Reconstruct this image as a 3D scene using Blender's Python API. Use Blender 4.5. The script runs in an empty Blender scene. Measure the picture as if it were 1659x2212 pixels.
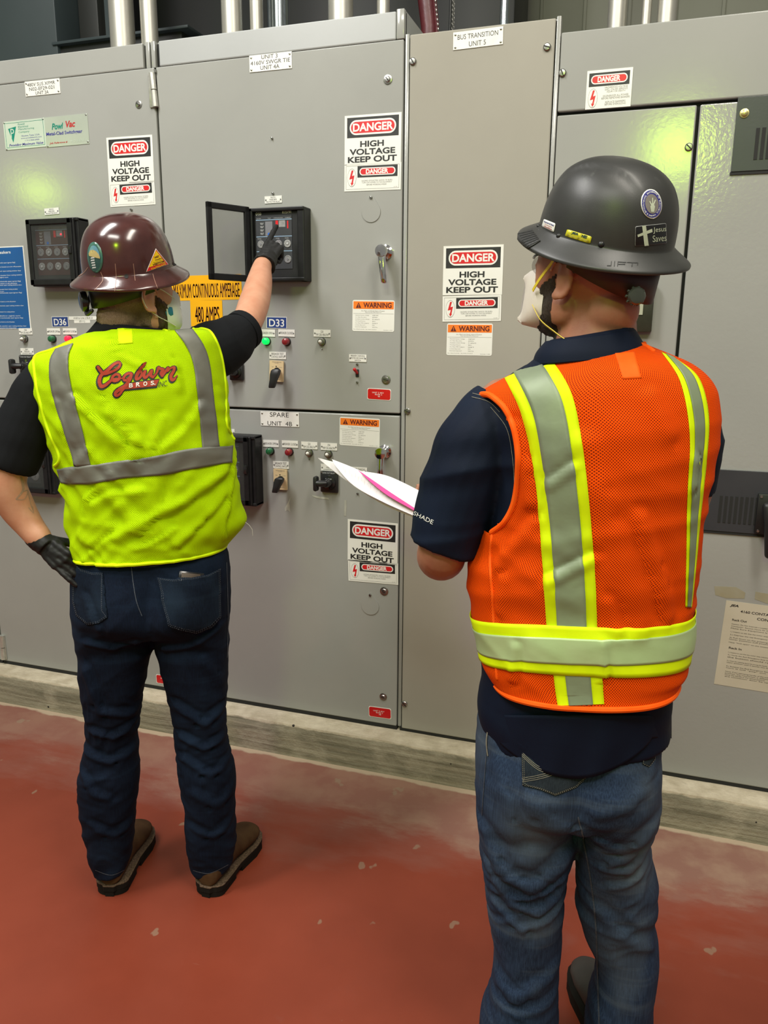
import bpy, bmesh, math, random
from mathutils import Vector, Matrix, noise, Quaternion
from mathutils.bvhtree import BVHTree
random.seed(7)
sc = bpy.context.scene
COL = sc.collection
PI = math.pi

# ------------------------------------------------------------------ camera
F_PX, CAM_H, D = 1700.0, 1.60, 2.60           # focal length in pixels, eye height, distance of the switchgear front
AX = Vector((0.9485149942756371, 0.3166697173635081, 0.006292514535872602))
DN = Vector((0.07606166271583763, -0.2084505622948825, -0.9750707597625107))
FW = Vector((-0.30746370371016224, 0.9253478552327413, -0.22180490913630918))
CAMP = Vector((0, 0, CAM_H))
cam_d = bpy.data.cameras.new('camera'); cam = bpy.data.objects.new('camera', cam_d); COL.objects.link(cam)
m = Matrix.Identity(4)
for i in range(3):
    m[i][0] = AX[i]; m[i][1] = -DN[i]; m[i][2] = -FW[i]; m[i][3] = CAMP[i]
cam.matrix_world = m
cam_d.sensor_fit = 'VERTICAL'; cam_d.sensor_height = 24.0; cam_d.lens = F_PX / 2212 * 24.0
cam_d.clip_start = 0.02
sc.camera = cam
sc.view_settings.view_transform = 'Standard'; sc.view_settings.look = 'None'
sc.view_settings.gamma = 1.0; sc.view_settings.use_curve_mapping = False
sc.view_settings.exposure = 0.0

# ------------------------------------------------------------------ light
world = bpy.data.worlds.new('room_light'); sc.world = world; world.use_nodes = True
world.node_tree.nodes['Background'].inputs[0].default_value = (1.0, 0.97, 0.90, 1)
world.node_tree.nodes['Background'].inputs[1].default_value = 0.25

def area_light(name, loc, size, power, color, target=None):
    l = bpy.data.lights.new(name, 'AREA'); l.shape = 'RECTANGLE'; l.size, l.size_y = size; l.energy = power; l.color = color
    o = bpy.data.objects.new(name, l); COL.objects.link(o); o.location = loc
    d = (Vector(target) - Vector(loc)) if target else Vector((0, 0, -1))
    o.rotation_euler = d.to_track_quat('-Z', 'Y').to_euler()
    return o
area_light('ceiling_fluorescent_light', (-2.2, 0.4, 4.3), (0.5, 2.2), 125, (1.0, 0.985, 0.95), (-1.7, 1.7, 0))
area_light('ceiling_fluorescent_light', (0.9, 0.5, 4.3), (0.5, 2.2), 80, (1.0, 0.94, 0.83), (0.2, 1.8, 0))
area_light('ceiling_fluorescent_light', (-0.6, -2.5, 5.3), (2.4, 0.6), 110, (1.0, 0.97, 0.90), (-0.6, 1.5, 0.8))
def bulb(name, loc, r, power, color):
    l = bpy.data.lights.new(name, 'POINT'); l.shadow_soft_size = r; l.energy = power; l.color = color
    o = bpy.data.objects.new(name, l); COL.objects.link(o); o.location = loc; return o
bulb('green_hanging_lamp', (-6.54, -2.36, 3.10), 0.10, 32, (0.62, 1.0, 0.02))
bulb('green_hanging_lamp', (0.06, -2.19, 3.10), 0.19, 80, (0.60, 1.0, 0.02))

# ------------------------------------------------------------------ geometry of the place
def ray(px, py):
    return (AX * ((px - 829.5) / F_PX) + DN * ((py - 1106.0) / F_PX) + FW)
def W(px, py, Y=None):                       # point on the upright plane at distance Y that a sight line meets
    r = ray(px, py); return CAMP + r * ((D if Y is None else Y) / r.y)
def Fl(px, py, z=0.0):
    r = ray(px, py); return CAMP + r * ((z - CAM_H) / r.z)
def cam_depth(p): return (p - CAMP).dot(FW)

# ------------------------------------------------------------------ materials
MATS = {}
def nodes(mt): return mt.node_tree.nodes, mt.node_tree.links
def mat(name, col, rough=0.5, metal=0.0, bump=None, vary=None, coat=0.0, emit=0.0, trans=0.0, alpha=1.0, spec=0.5, sheen=0.0, sss=0.0):
    """bump=(scale, strength, distance); vary=(scale, colour2, amount)"""
    if name in MATS: return MATS[name]
    mt = bpy.data.materials.new(name); mt.use_nodes = True; N, L = nodes(mt); b = N['Principled BSDF']
    b.inputs['Base Color'].default_value = (*col, 1); b.inputs['Roughness'].default_value = rough
    b.inputs['Metallic'].default_value = metal; b.inputs['Coat Weight'].default_value = coat; b.inputs['Coat Roughness'].default_value = 0.15
    b.inputs['Specular IOR Level'].default_value = spec
    b.inputs['Sheen Weight'].default_value = sheen; b.inputs['Sheen Roughness'].default_value = 0.6
    if sss: b.inputs['Subsurface Weight'].default_value = sss; b.inputs['Subsurface Radius'].default_value = (0.01, 0.004, 0.002)
    if emit: b.inputs['Emission Color'].default_value = (*col, 1); b.inputs['Emission Strength'].default_value = emit
    if trans: b.inputs['Transmission Weight'].default_value = trans; b.inputs['IOR'].default_value = 1.3
    if alpha < 1: b.inputs['Alpha'].default_value = alpha
    tc = N.new('ShaderNodeTexCoord')
    if vary:
        n = N.new('ShaderNodeTexNoise'); n.inputs['Scale'].default_value = vary[0]; n.inputs['Detail'].default_value = 6
        L.new(tc.outputs['Object'], n.inputs['Vector'])
        r = N.new('ShaderNodeMapRange'); r.inputs[1].default_value = 0.35; r.inputs[2].default_value = 0.7; r.inputs[4].default_value = vary[2]
        L.new(n.outputs['Fac'], r.inputs[0])
        mx = N.new('ShaderNodeMix'); mx.data_type = 'RGBA'; mx.inputs[6].default_value = (*col, 1); mx.inputs[7].default_value = (*vary[1], 1)
        L.new(r.outputs[0], mx.inputs[0]); L.new(mx.outputs[2], b.inputs['Base Color'])
    if bump:
        n2 = N.new('ShaderNodeTexNoise'); n2.inputs['Scale'].default_value = bump[0]; n2.inputs['Detail'].default_value = 3
        L.new(tc.outputs['Object'], n2.inputs['Vector'])
        bp = N.new('ShaderNodeBump'); bp.inputs['Strength'].default_value = bump[1]; bp.inputs['Distance'].default_value = bump[2]
        L.new(n2.outputs['Fac'], bp.inputs['Height']); L.new(bp.outputs[0], b.inputs['Normal'])
    MATS[name] = mt; return mt
def noise_fac(N, L, vec, scale, lo, hi, detail=6, rough=0.6, dist=0.0):
    n = N.new('ShaderNodeTexNoise'); n.inputs['Scale'].default_value = scale; n.inputs['Detail'].default_value = detail
    n.inputs['Roughness'].default_value = rough; n.inputs['Distortion'].default_value = dist
    L.new(vec, n.inputs['Vector'])
    r = N.new('ShaderNodeMapRange'); r.inputs[1].default_value = lo; r.inputs[2].default_value = hi; L.new(n.outputs['Fac'], r.inputs[0])
    return r.outputs[0]
def mixc(N, L, fac, a, b):
    mx = N.new('ShaderNodeMix'); mx.data_type = 'RGBA'
    for k, v in ((6, a), (7, b)):
        if isinstance(v, tuple): mx.inputs[k].default_value = (*v, 1)
        else: L.new(v, mx.inputs[k])
    if isinstance(fac, float): mx.inputs[0].default_value = fac
    else: L.new(fac, mx.inputs[0])
    return mx.outputs[2]
def mth(N, L, op, a, b=None, clamp=False):
    n = N.new('ShaderNodeMath'); n.operation = op; n.use_clamp = clamp
    for k, v in ((0, a), (1, b)):
        if v is None: continue
        if isinstance(v, (int, float)): n.inputs[k].default_value = v
        else: L.new(v, n.inputs[k])
    return n.outputs[0]
def mapping(N, L, src, scale=(1, 1, 1), rot=(0, 0, 0)):
    n = N.new('ShaderNodeMapping'); n.inputs['Scale'].default_value = scale; n.inputs['Rotation'].default_value = rot
    L.new(src, n.inputs['Vector']); return n.outputs[0]

PAINT = (0.318, 0.320, 0.302)
def paint(name, col, rough=0.15, peel=0.09):
    mt = mat(name, col, rough); N, L = nodes(mt); b = N['Principled BSDF']; tc = N.new('ShaderNodeTexCoord')
    f = noise_fac(N, L, tc.outputs['Object'], 2.2, 0.3, 0.75)
    c = mixc(N, L, f, tuple(x * 0.95 for x in col), tuple(x * 1.05 for x in col))
    v = mapping(N, L, tc.outputs['Object'], (9, 9, 2.4))
    s = noise_fac(N, L, v, 2.0, 0.71, 0.76, 8)
    s = mth(N, L, 'MULTIPLY', s, 0.35)
    c = mixc(N, L, s, c, tuple(min(1, x * 1.35) for x in col)); L.new(c, b.inputs['Base Color'])
    n = N.new('ShaderNodeTexNoise'); n.inputs['Scale'].default_value = 95; n.inputs['Detail'].default_value = 2
    L.new(tc.outputs['Object'], n.inputs['Vector'])
    bp = N.new('ShaderNodeBump'); bp.inputs['Strength'].default_value = peel; bp.inputs['Distance'].default_value = 0.0012
    L.new(n.outputs['Fac'], bp.inputs['Height']); L.new(bp.outputs[0], b.inputs['Normal'])
    return mt
M_PANEL = paint('grey_enamel', PAINT)
M_PANEL2 = paint('warm_grey_enamel', (0.335, 0.318, 0.275))
M_HAMMER = paint('hammered_grey_enamel', PAINT, 0.14, 0.32)
M_HEAD = paint('blue_grey_enamel', (0.36, 0.37, 0.37), 0.35, 0.1)
M_DARKGAP = mat('dark_gap', (0.012, 0.012, 0.011), 0.8)
M_BLACK = mat('black_plastic', (0.011, 0.011, 0.012), 0.42, bump=(300, 0.1, 0.0005))
M_BLACKG = mat('black_gloss', (0.012, 0.012, 0.013), 0.16, vary=(40, (0.02, 0.02, 0.02), 1))
M_WHITE = mat('white_vinyl', (0.78, 0.78, 0.74), 0.4, vary=(6, (0.7, 0.69, 0.62), 0.6))
M_IVORY = mat('engraved_white_plastic', (0.76, 0.75, 0.71), 0.35, vary=(30, (0.66, 0.64, 0.58), 0.5))
M_INK = mat('black_ink', (0.012, 0.012, 0.012), 0.5, vary=(60, (0.02, 0.02, 0.02), 1))
M_GREYINK = mat('grey_ink', (0.13, 0.13, 0.12), 0.6, vary=(60, (0.2, 0.2, 0.2), 1))
M_RED = mat('sign_red', (0.62, 0.012, 0.016), 0.4, vary=(9, (0.55, 0.012, 0.016), 1))
M_LRED = mat('tag_red', (0.55, 0.01, 0.012), 0.25, vary=(9, (0.5, 0.01, 0.012), 1))
M_ORANGE = mat('sign_orange', (0.86, 0.19, 0.015), 0.4, vary=(9, (0.8, 0.2, 0.02), 1))
M_MAROON = mat('maroon_ink', (0.09, 0.005, 0.006), 0.5, vary=(60, (0.1, 0.01, 0.01), 1))
M_YTAPE = mat('yellow_sign_vinyl', (0.88, 0.43, 0.0), 0.4, vary=(5, (0.82, 0.4, 0.0), 1))
M_BLUE = mat('sign_blue', (0.014, 0.04, 0.19), 0.4, vary=(8, (0.02, 0.05, 0.2), 1))
M_BLUE2 = mat('poster_blue', (0.008, 0.085, 0.29), 0.4, vary=(8, (0.01, 0.09, 0.27), 1))
M_CHROME = mat('polished_chrome', (0.75, 0.75, 0.74), 0.12, 1.0, vary=(50, (0.65, 0.65, 0.63), 1))
M_STEEL = mat('zinc_screw_steel', (0.42, 0.41, 0.38), 0.3, 1.0, vary=(90, (0.3, 0.3, 0.28), 1))
M_HINGE = mat('brushed_hinge_steel', (0.58, 0.57, 0.52), 0.35, 0.6, vary=(60, (0.45, 0.44, 0.4), 1))
M_GALV = mat('galvanized_conduit', (0.46, 0.445, 0.40), 0.4, 0.7, bump=(40, 0.15, 0.001), vary=(14, (0.45, 0.43, 0.38), 1))
M_GALV2 = mat('shiny_galvanized_conduit', (0.38, 0.43, 0.45), 0.2, 0.9, bump=(30, 0.1, 0.001), vary=(14, (0.3, 0.34, 0.36), 1))
M_BEIGE = mat('beige_escutcheon', (0.68, 0.52, 0.30), 0.4, vary=(20, (0.62, 0.47, 0.27), 1))
M_BRASS = mat('yellow_zinc', (0.62, 0.55, 0.22), 0.3, 0.8, vary=(80, (0.5, 0.45, 0.2), 1))
M_NAVY = mat('charcoal_plate', (0.032, 0.034, 0.04), 0.38, bump=(150, 0.15, 0.0008), vary=(6, (0.04, 0.042, 0.048), 1))

# ------------------------------------------------------------------ object helpers
def tag(o, label=None, cat=None, group=None, kind=None):
    if label: o['label'] = label
    if cat: o['category'] = cat
    if group: o['group'] = group
    if kind: o['kind'] = kind
    return o
def empty(name, loc, label=None, cat=None, group=None):
    o = bpy.data.objects.new(name, None); o.empty_display_size = 0.05; COL.objects.link(o); o.location = loc
    bpy.context.view_layer.update()
    return tag(o, label, cat, group)
def wmat(o):
    M = o.matrix_basis.copy(); p = o.parent
    while p: M = p.matrix_basis @ M; p = p.parent
    return M
def link_mesh(name, me, material, parent=None, smooth=True, local=False):
    """me holds world coordinates (or coordinates of the parent when local)"""
    me.name = name
    if material is not None and not me.materials: me.materials.append(material)
    o = bpy.data.objects.new(name, me); COL.objects.link(o)
    if parent:
        o.parent = parent
        if not local: me.transform(wmat(parent).inverted())
    if smooth: smooth_angle(me)
    return o
def smooth_angle(me, ang=0.6):
    bm = bmesh.new(); bm.from_mesh(me)
    for f in bm.faces: f.smooth = True
    for e in bm.edges:
        if len(e.link_faces) == 2: e.smooth = e.calc_face_angle(0) < ang
    bm.to_mesh(me); bm.free()

class MB:
    """collects shapes for ONE mesh"""
    def __init__(s): s.bm = bmesh.new()
    def box(s, lo, hi, bev=0.0, M=None):
        lo = Vector(lo); hi = Vector(hi)
        for i in range(3):
            if lo[i] > hi[i]: lo[i], hi[i] = hi[i], lo[i]
        c = (lo + hi) / 2; sz = hi - lo
        r = bmesh.ops.create_cube(s.bm, size=1.0, matrix=Matrix.Translation(c) @ Matrix.Diagonal((*sz, 1)))
        vs = r['verts']
        if bev > 0:
            es = list({e for v in vs for e in v.link_edges})
            rb = bmesh.ops.bevel(s.bm, geom=es, offset=min(bev, min(sz) * 0.45), segments=2, affect='EDGES', profile=0.5)
            vs = list({v for f in rb['faces'] for v in f.verts} | {v for v in vs if v.is_valid})
        if M is not None: bmesh.ops.transform(s.bm, matrix=M, verts=[v for v in vs if v.is_valid])
        return s
    def ring_loft(s, rings, cap=True, closed=True):
        vr = [[s.bm.verts.new(p) for p in r] for r in rings]
        n = len(vr[0])
        for a, b in zip(vr[:-1], vr[1:]):
            for i in range(n if closed else n - 1):
                j = (i + 1) % n
                s.bm.faces.new((a[i], a[j], b[j], b[i]))
        if cap:
            s.bm.faces.new(vr[0][::-1]); s.bm.faces.new(vr[-1])
        return vr
    def tube(s, pts, rad, n=16, cap=True, flat=1.0, up=None, round_ends=False):
        pts = [Vector(p) for p in pts]
        if isinstance(rad, (int, float)): rad = [rad] * len(pts)
        if round_ends:
            d0 = (pts[0] - pts[1]).normalized(); d1 = (pts[-1] - pts[-2]).normalized()
            r0, r1 = rad[0], rad[-1]
            pre = [(pts[0] + d0 * r0 * k, r0 * math.sqrt(max(0.02, 1 - k * k))) for k in (0.98, 0.8, 0.45)]
            post = [(pts[-1] + d1 * r1 * k, r1 * math.sqrt(max(0.02, 1 - k * k))) for k in (0.45, 0.8, 0.98)]
            pts = [p for p, r in pre] + pts + [p for p, r in post]; rad = [r for p, r in pre] + list(rad) + [r for p, r in post]
        rings = []; prev = None
        for i, p in enumerate(pts):
            t = (pts[min(i + 1, len(pts) - 1)] - pts[max(i - 1, 0)]).normalized()
            if prev is None:
                a = Vector(up) if up else (Vector((0, 0, 1)) if abs(t.z) < 0.9 else Vector((0, 1, 0)))
                a = (a - t * a.dot(t)).normalized()
            else: a = (prev - t * prev.dot(t)).normalized()
            prev = a; b = t.cross(a)
            rings.append([p + (a * math.cos(k / n * 2 * PI) * flat + b * math.sin(k / n * 2 * PI)) * rad[i] for k in range(n)])
        s.ring_loft(rings, cap); return s
    def cyl(s, p0, p1, r0, r1=None, n=20): return s.tube([p0, p1], [r0, r0 if r1 is None else r1], n)
    def lathe(s, org, axis, prof, n=24, ref=None):
        axis = Vector(axis).normalized(); a = Vector(ref) if ref else (Vector((0, 0, 1)) if abs(axis.z) < 0.9 else Vector((1, 0, 0)))
        a = (a - axis * a.dot(axis)).normalized(); b = axis.cross(a); org = Vector(org)
        rings = [[org + axis * h + (a * math.cos(k / n * 2 * PI) + b * math.sin(k / n * 2 * PI)) * max(r, 1e-5) for k in range(n)] for h, r in prof]
        s.ring_loft(rings, True); return s
    def ball(s, c, r, M=None, u=20, v=14):
        rr = r if hasattr(r, '__len__') else (r, r, r)
        T = Matrix.Translation(c) @ (M.to_4x4() if M else Matrix.Identity(4)) @ Matrix.Diagonal((*rr, 1))
        bmesh.ops.create_uvsphere(s.bm, u_segments=u, v_segments=v, radius=1.0, matrix=T); return s
    def prism(s, pts, dirv):
        a = [s.bm.verts.new(p) for p in pts]; b = [s.bm.verts.new(Vector(p) + Vector(dirv)) for p in pts]
        s.bm.faces.new(a); s.bm.faces.new(b[::-1]); n = len(a)
        for i in range(n): s.bm.faces.new((a[i], b[i], b[(i + 1) % n], a[(i + 1) % n]))
        return s
    def mesh(s, name='m'):
        bmesh.ops.recalc_face_normals(s.bm, faces=s.bm.faces)
        me = bpy.data.meshes.new(name); s.bm.to_mesh(me); s.bm.free(); return me
    def build(s, name, material, parent=None, local=False, smooth=True):
        return link_mesh(name, s.mesh(name), material, parent, smooth, local)

def remesh(mb, voxel, smooth=4, factor=0.5):
    me = mb.mesh('tmp'); o = bpy.data.objects.new('tmp', me); COL.objects.link(o)
    r = o.modifiers.new('r', 'REMESH'); r.mode = 'VOXEL'; r.voxel_size = voxel
    if smooth:
        q = o.modifiers.new('s', 'SMOOTH'); q.iterations = smooth; q.factor = factor
    dg = bpy.context.evaluated_depsgraph_get(); out = bpy.data.meshes.new_from_object(o.evaluated_get(dg))
    bpy.data.objects.remove(o); bpy.data.meshes.remove(me)
    for p in out.polygons: p.use_smooth = True
    return out
def displace(me, fn):
    """fn(co, normal) -> offset along the normal"""
    ns = [v.normal.copy() for v in me.vertices]
    for v, n in zip(me.vertices, ns):
        d = fn(v.co, n)
        if d: v.co = v.co + n * d
    me.update()
def copy_tree(o, parent=None):
    c = o.copy(); COL.objects.link(c); c.parent = parent
    for ch in [x for x in bpy.data.objects if x.parent == o]: copy_tree(ch, c)
    return c

# ------------------------------------------------------------------ lettering
def text_mesh(txt, x0, y0, x1, y1, bold=0.0, shear=0.0, space=1.0, bm=None, z=0.0, thick=0.0):
    cu = bpy.data.curves.new('t', 'FONT'); cu.body = txt; cu.offset = bold; cu.shear = shear; cu.space_character = space
    cu.resolution_u = 3 if len(txt) > 12 else 5
    o = bpy.data.objects.new('t', cu); me = o.to_mesh()
    if not me.vertices: o.to_mesh_clear(); return
    xs = [v.co.x for v in me.vertices]; ys = [v.co.y for v in me.vertices]
    ax, bx, ay, by = min(xs), max(xs), min(ys), max(ys)
    sx = (x1 - x0) / max(bx - ax, 1e-6); sy = (y1 - y0) / max(by - ay, 1e-6)
    vs = [bm.verts.new((x0 + (v.co.x - ax) * sx, y0 + (v.co.y - ay) * sy, z)) for v in me.vertices]
    for p in me.polygons:
        try: bm.faces.new([vs[i] for i in p.vertices])
        except ValueError: pass
    o.to_mesh_clear(); bpy.data.objects.remove(o); bpy.data.curves.remove(cu)

class Sign:
    """flat sign with its own local plane: x right, y down in fractions of its width and height"""
    def __init__(s, name, tl, tr, bl, material, label, cat, thick=0.0012, group=None, Y=None, lift=0.0, radius=0.0, pts3=None):
        if pts3: p0, p1, p2 = pts3
        else:
            Yv = (D if Y is None else Y); p0, p1, p2 = W(*tl, Yv), W(*tr, Yv), W(*bl, Yv)
        u = p1 - p0; s.w = u.length; u.normalize(); v = p2 - p0; v -= u * v.dot(u); s.h = v.length; v.normalize()
        n = u.cross(-v).normalized()              # faces the viewer's side
        M = Matrix.Identity(4); c = p0 + u * s.w / 2 + v * s.h / 2 + n * (lift + 0.0002)
        for i in range(3): M[i][0] = u[i]; M[i][1] = -v[i]; M[i][2] = n[i]; M[i][3] = c[i]
        mb = MB()
        if radius > 0: mb.prism([Vector((x, y, 0)) for x, y in s.rrect(0, 0, 1, 1, radius)], (0, 0, thick))
        else: mb.box((-s.w / 2, -s.h / 2, 0), (s.w / 2, s.h / 2, thick))
        me = mb.mesh(name); me.materials.append(material)
        s.o = bpy.data.objects.new(name, me); COL.objects.link(s.o); s.o.matrix_world = M; s.t = thick
        tag(s.o, label, cat, group)
    def loc(s, x, y): return ((x - 0.5) * s.w, (0.5 - y) * s.h)
    def rrect(s, x0, y0, x1, y1, r, n=6):
        a, b = s.loc(x0, y1); c, d = s.loc(x1, y0); r = min(r, (c - a) / 2 - 1e-5, (d - b) / 2 - 1e-5); out = []
        for cx, cy, a0 in ((c - r, d - r, 0), (a + r, d - r, 90), (a + r, b + r, 180), (c - r, b + r, 270)):
            for k in range(n + 1):
                t = math.radians(a0 + 90 * k / n); out.append((cx + r * math.cos(t), cy + r * math.sin(t)))
        return out
    def z(s, layer): return s.t + 0.00025 * layer
    def shape(s, name, pts, material, layer=1, label=None):
        mb = MB(); z = s.z(layer)
        for P in pts: mb.prism([Vector((x, y, z - 0.0001)) for x, y in P], (0, 0, 0.0002))
        o = mb.build(name, material, s.o, local=True, smooth=False)
        if label: o['label'] = label
        return o
    def rect(s, name, x0, y0, x1, y1, material, layer=1, r=0.0):
        return s.shape(name, [s.rrect(x0, y0, x1, y1, r * s.h) if r else [s.loc(x0, y0), s.loc(x0, y1), s.loc(x1, y1), s.loc(x1, y0)]], material, layer)
    def poly(s, name, pts, material, layer=1): return s.shape(name, [[s.loc(*p) for p in pts]], material, layer)
    def frame(s, name, x0, y0, x1, y1, t, material, layer=1):
        tx, ty = t * s.h / s.w, t
        R = [(x0, y0, x1, y0 + ty), (x0, y1 - ty, x1, y1), (x0, y0 + ty, x0 + tx, y1 - ty), (x1 - tx, y0 + ty, x1, y1 - ty)]
        return s.shape(name, [[s.loc(a, b), s.loc(a, d), s.loc(c, d), s.loc(c, b)] for a, b, c, d in R], material, layer)
    def ellipse(s, name, cx, cy, rx, ry, material, layer=1, n=28):
        return s.shape(name, [[s.loc(cx + rx * math.cos(k / n * 2 * PI), cy - ry * math.sin(k / n * 2 * PI)) for k in range(n)]], material, layer)
    def text(s, name, lines, material, layer=2):
        """lines: (text, x0, y0, x1, y1[, bold[, shear]]) boxes in fractions"""
        bm = bmesh.new()
        for l in lines:
            x0, y0 = s.loc(l[1], l[4]); x1, y1 = s.loc(l[3], l[2])
            text_mesh(l[0], x0, y0, x1, y1, l[5] if len(l) > 5 else 0.0, l[6] if len(l) > 6 else 0.0, 1.0, bm, s.z(layer))
        me = bpy.data.meshes.new(name); bm.to_mesh(me); bm.free()
        return link_mesh(name, me, material, s.o, smooth=False, local=True)
    def screws(s, pts, r, material=None):
        for x, y in pts:
            a, b = s.loc(x, y); mb = MB()
            mb.lathe((a, b, s.t), (0, 0, 1), [(0, r), (r * 0.5, r * 0.85), (r * 0.75, r * 0.4)], 12)
            mb.build('screw', material or M_STEEL, s.o, local=True)
# ================================================================== the setting
def structure(o): o['kind'] = 'structure'; return o
def floor_material():
    mt = mat('red_floor_paint', (0.3, 0.06, 0.035), 0.33, spec=0.3); N, L = nodes(mt); b = N['Principled BSDF']; tc = N.new('ShaderNodeTexCoord'); o = tc.outputs['Object']
    red = mixc(N, L, noise_fac(N, L, o, 1.3, 0.35, 0.7), (0.205, 0.037, 0.018), (0.275, 0.053, 0.027))
    red = mixc(N, L, noise_fac(N, L, o, 0.9, 0.56, 0.72, 7, 0.65), red, (0.235, 0.092, 0.075))
    sep = N.new('ShaderNodeSeparateXYZ'); L.new(o, sep.inputs[0])
    # worn, dusty strip close to the kerb
    n1 = N.new('ShaderNodeTexNoise'); n1.inputs['Scale'].default_value = 2.6; n1.inputs['Detail'].default_value = 8; n1.inputs['Roughness'].default_value = 0.68
    L.new(mapping(N, L, o, (0.6, 1.6, 1)), n1.inputs['Vector'])
    y = mth(N, L, 'ADD', sep.outputs['Y'], mth(N, L, 'MULTIPLY', mth(N, L, 'SUBTRACT', n1.outputs['Fac'], 0.5), 0.95))
    wr = N.new('ShaderNodeMapRange'); wr.inputs[1].default_value = 2.16; wr.inputs[2].default_value = 2.3; L.new(y, wr.inputs[0])
    worn = mixc(N, L, noise_fac(N, L, o, 7, 0.42, 0.6, 8), (0.27, 0.155, 0.115), (0.40, 0.29, 0.20))
    # left part stays redder
    xr = N.new('ShaderNodeMapRange'); xr.inputs[1].default_value = -1.2; xr.inputs[2].default_value = -0.2; xr.inputs[3].default_value = 0.55; L.new(sep.outputs['X'], xr.inputs[0])
    c = mixc(N, L, mth(N, L, 'MULTIPLY', mth(N, L, 'MULTIPLY', wr.outputs[0], xr.outputs[0]), 0.85), red, worn)
    wr2 = N.new('ShaderNodeMapRange'); wr2.inputs[1].default_value = 2.0; wr2.inputs[2].default_value = 2.22; L.new(y, wr2.inputs[0])
    c = mixc(N, L, mth(N, L, 'MULTIPLY', wr2.outputs[0], 0.45), c, (0.27, 0.13, 0.105))
    # bare line at the foot of the kerb
    n2 = N.new('ShaderNodeTexNoise'); n2.inputs['Scale'].default_value = 9; n2.inputs['Detail'].default_value = 5; L.new(o, n2.inputs['Vector'])
    y2 = mth(N, L, 'ADD', sep.outputs['Y'], mth(N, L, 'MULTIPLY', n2.outputs['Fac'], 0.06))
    e = N.new('ShaderNodeMapRange'); e.inputs[1].default_value = 2.51; e.inputs[2].default_value = 2.52; L.new(y2, e.inputs[0])
    c = mixc(N, L, mth(N, L, 'MULTIPLY', e.outputs[0], 0.8), c, (0.52, 0.42, 0.30))
    # chips and grey patches
    ch = noise_fac(N, L, mapping(N, L, o, (1, 0.8, 1)), 9, 0.695, 0.71, 3, 0.5)
    c = mixc(N, L, mth(N, L, 'MULTIPLY', ch, 0.55), c, (0.30, 0.22, 0.15))
    sc_ = noise_fac(N, L, mapping(N, L, o, (3, 26, 1), (0, 0, 0.5)), 1.4, 0.70, 0.74, 6)
    c = mixc(N, L, mth(N, L, 'MULTIPLY', sc_, 0.25), c, (0.42, 0.25, 0.2))
    L.new(c, b.inputs['Base Color'])
    rr = N.new('ShaderNodeMapRange'); rr.inputs[3].default_value = 0.34; rr.inputs[4].default_value = 0.55
    L.new(noise_fac(N, L, o, 3, 0.3, 0.7), rr.inputs[0]); L.new(rr.outputs[0], b.inputs['Roughness'])
    n3 = N.new('ShaderNodeTexNoise'); n3.inputs['Scale'].default_value = 35; n3.inputs['Detail'].default_value = 6; L.new(o, n3.inputs['Vector'])
    bp = N.new('ShaderNodeBump'); bp.inputs['Strength'].default_value = 0.12; bp.inputs['Distance'].default_value = 0.002; L.new(n3.outputs['Fac'], bp.inputs['Height']); L.new(bp.outputs[0], b.inputs['Normal'])
    return mt
def concrete_material():
    mt = mat('board_marked_concrete', (0.3, 0.27, 0.2), 0.85); N, L = nodes(mt); b = N['Principled BSDF']; tc = N.new('ShaderNodeTexCoord'); o = tc.outputs['Object']
    st = mapping(N, L, o, (1.2, 14, 26))
    c = mixc(N, L, noise_fac(N, L, st, 1.6, 0.35, 0.65, 8), (0.17, 0.155, 0.105), (0.34, 0.305, 0.22))
    c = mixc(N, L, mth(N, L, 'MULTIPLY', noise_fac(N, L, o, 5, 0.5, 0.62, 8), 0.5), c, (0.44, 0.39, 0.29))
    sep = N.new('ShaderNodeSeparateXYZ'); L.new(o, sep.inputs[0])
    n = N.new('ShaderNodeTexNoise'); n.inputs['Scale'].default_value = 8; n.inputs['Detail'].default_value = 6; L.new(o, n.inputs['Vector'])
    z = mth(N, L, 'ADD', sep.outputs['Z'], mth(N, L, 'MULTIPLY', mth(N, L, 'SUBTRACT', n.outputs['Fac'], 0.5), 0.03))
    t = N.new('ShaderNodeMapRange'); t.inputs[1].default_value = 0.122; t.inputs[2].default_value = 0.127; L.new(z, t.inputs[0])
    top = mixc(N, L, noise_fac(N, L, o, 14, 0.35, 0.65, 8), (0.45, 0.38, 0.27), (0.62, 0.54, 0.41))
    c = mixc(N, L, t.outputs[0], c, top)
    v = N.new('ShaderNodeTexVoronoi'); v.inputs['Scale'].default_value = 11; L.new(o, v.inputs['Vector'])
    lt = mth(N, L, 'LESS_THAN', v.outputs['Distance'], 0.06); c = mixc(N, L, lt, c, (0.03, 0.025, 0.02))
    L.new(c, b.inputs['Base Color'])
    h = mth(N, L, 'ADD', noise_fac(N, L, st, 2.5, 0.3, 0.7, 8), noise_fac(N, L, o, 45, 0.3, 0.7, 5))
    bp = N.new('ShaderNodeBump'); bp.inputs['Strength'].default_value = 0.5; bp.inputs['Distance'].default_value = 0.004; L.new(h, bp.inputs['Height']); L.new(bp.outputs[0], b.inputs['Normal'])
    return mt
mb = MB(); mb.box((-6, -5, -0.1), (5, 6, 0)); structure(mb.build('floor', floor_material(), smooth=False))
mb = MB(); mb.bm.free(); mb.bm = bmesh.new()
n = 260; rows = []
def kp(x, y, z): return Vector((x, y + 0.004 * noise.noise(Vector((x * 5, z * 30, 1))), z + 0.004 * noise.noise(Vector((x * 7, y * 9, 4)))))
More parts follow.
